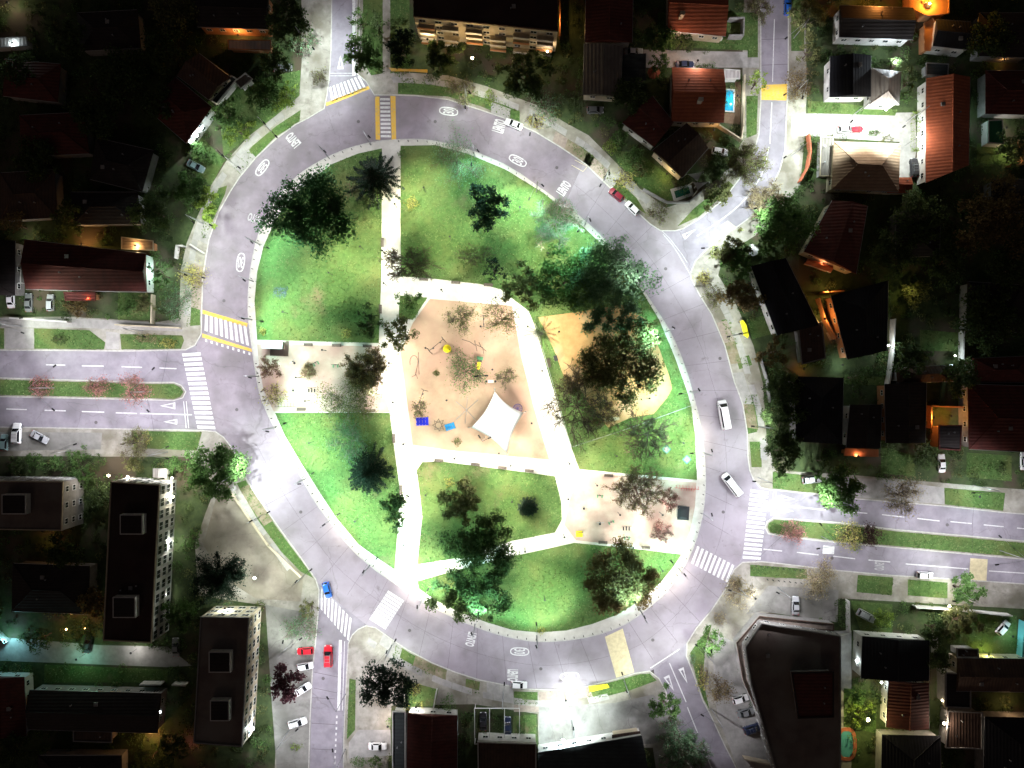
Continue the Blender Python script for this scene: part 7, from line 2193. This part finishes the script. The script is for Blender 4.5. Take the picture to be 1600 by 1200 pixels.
WL('warm lamp on the walled lawn of the tilted grey house', 1042, 272, 2.4, 160, (1.0, 0.75, 0.35), 'lens_warm')
WL('orange street lamp at the very top right', 1452, 6, 5.0, 1500, (1.0, 0.42, 0.06), 'lens_amber', r=0.3)
WL('second orange lamp at the top right corner', 1376, 2, 6.5, 1500, (1.0, 0.38, 0.08), 'lens_amber')
WL('white lamp over the pale hip roofed yard', 1398, 98, 4.0, 1500, (0.82, 0.92, 1.0), r=0.25)
WL('lamp above the peach slope of the tan hip roofed house', 1355, 206, 7.5, 1300, (1.0, 0.9, 0.76), r=0.2)
WL('lamp lighting the orange slope of the long clay tiled house', 1434, 215, 6.2, 900, (1.0, 0.88, 0.76), r=0.2)
WL('lamp lighting the pale hip roof slope', 1384, 172, 6.5, 600, (1.0, 0.95, 0.85), r=0.2)
WL('cold lamp in the yard behind the long clay tiled house', 1510, 190, 3.0, 260, (0.7, 1.0, 1.0))
WL('white lamp by the green roofed garden pavilion', 1572, 200, 3.0, 260, NEUT)
WL('warm lamp on the amber walled lawn at the far right', 1580, 235, 2.6, 220, (1.0, 0.8, 0.45), 'lens_warm')
WL('tiny orange lamp in the dark at the far right edge', 1568, 94, 2.0, 30, AMBER, 'lens_amber')
WL('orange lamp on the eave hut of the dark maroon house', 1286, 412, 3.2, 120, (1.0, 0.36, 0.16), 'lens_amber')
WL('orange lamp on the side terrace, upper end', 1296, 455, 3.2, 260, (1.0, 0.52, 0.16), 'lens_amber')
WL('orange lamp on the side terrace, lower end', 1288, 498, 3.6, 420, (1.0, 0.5, 0.16), 'lens_amber')
WL('white lamp on the patio corner of the black roofed house', 1316, 570, 2.8, 260, COOL)
WL('cold white lamp between black roofed house and its yard wall', 1388, 540, 3.0, 330, COOL, r=0.2)
WL('white lamp at the end of the small floodlit green lawn', 1492, 556, 2.6, 200, COOL, r=0.2)
WL('yellow lamp above the lit garden bush in the dark right gardens', 1424, 455, 4.2, 150, (1.0, 0.85, 0.25), 'lens_warm')
WL('orange lamp at the foot of the black tilted house garden', 1256, 576, 2.4, 90, (1.0, 0.55, 0.12), 'lens_amber')
WL('red porch lamp of the dark brown house', 1340, 712, 3.4, 160, (1.0, 0.4, 0.22), 'lens_amber')
WL('orange lamp in the glowing patio, left side', 1458, 652, 3.4, 330, (1.0, 0.45, 0.1), 'lens_amber')
WL('orange lamp in the glowing patio, right side', 1486, 650, 3.4, 330, (1.0, 0.45, 0.1), 'lens_amber')
WL('mint lamp over the hedged pavement of the right avenue', 1530, 776, 4.0, 500, MINT)
WL('warm lamp on the white street wall under the bushy garden', 1483, 947, 2.8, 420, (1.0, 0.85, 0.6), 'lens_warm', r=0.25)
WL('yellow lamp on the lawn of the brown house at the right', 1544, 1022, 2.4, 220, (0.95, 1.0, 0.3), 'lens_warm')
WL('cyan lamp by the cyan wall', 1582, 994, 2.6, 220, (0.6, 1.0, 1.0))
WL('cold white lamp left of the black roofed house', 1338, 1032, 2.6, 200, COOL, r=0.26)
WL('cold white lamp under the black roofed house', 1377, 1066, 3.0, 220, COOL, r=0.26)
WL('upper yellow wall lamp of the bottom right house', 1474, 1056, 2.4, 260, (1.0, 0.85, 0.4), 'lens_warm', r=0.24)
WL('lower yellow wall lamp of the bottom right house', 1472, 1094, 2.4, 200, (1.0, 0.8, 0.4), 'lens_warm', r=0.24)
WL('starry warm lamp in the bottom right yard', 1475, 1130, 4.0, 700, (1.0, 0.8, 0.62), 'lens_warm', r=0.34)
WL('glaring yellow lamp in the bush by the oval pool', 1356, 1124, 3.4, 1700, (1.0, 0.9, 0.4), 'lens_warm', r=0.4)
WL('orange lamp by the brown terrace at the right edge', 1580, 1105, 2.6, 120, (1.0, 0.6, 0.3), 'lens_amber')
WL('blue screen like lamp in the dark at the right edge', 1592, 662, 2.5, 25, (0.2, 0.35, 1.0))
WL('pale lamp on the terrace corner wall near the white cream trees', 1180, 935, 4.0, 700, (0.95, 1.0, 0.98))


# ------------------------------------------------------------------ overhead lines
def cable(label, a, b, h=7.5, sag=0.5):
    A, B = W(*a, h), W(*b, h)
    pts = [A.lerp(B, f) - Vector((0, 0, 4 * sag * f * (1 - f))) for f in np.linspace(0, 1, 9)]
    c = pts[0].copy()
    o = MB().tube([p - c for p in pts], 0.022, 4).build('overhead_cable', 'dark_steel'); o.location = c
    tag(o, label, 'cable')


cable('thin overhead cable from the bottom street to the lower kerb corner', (545, 1088), (612, 1010))
cable('thin overhead cable across the left avenue', (262, 550), (246, 622))
cable('thin overhead cable across the lower half of the left avenue', (228, 618), (240, 672))
cable('thin overhead cable along the bottom right of the right zebra', (1180, 878), (1222, 838))
cable('thin overhead cable over the far right avenue', (1520, 868), (1522, 790))
cable('thin overhead cable between the lamps of the tilted street', (1062, 1140), (1112, 1108))
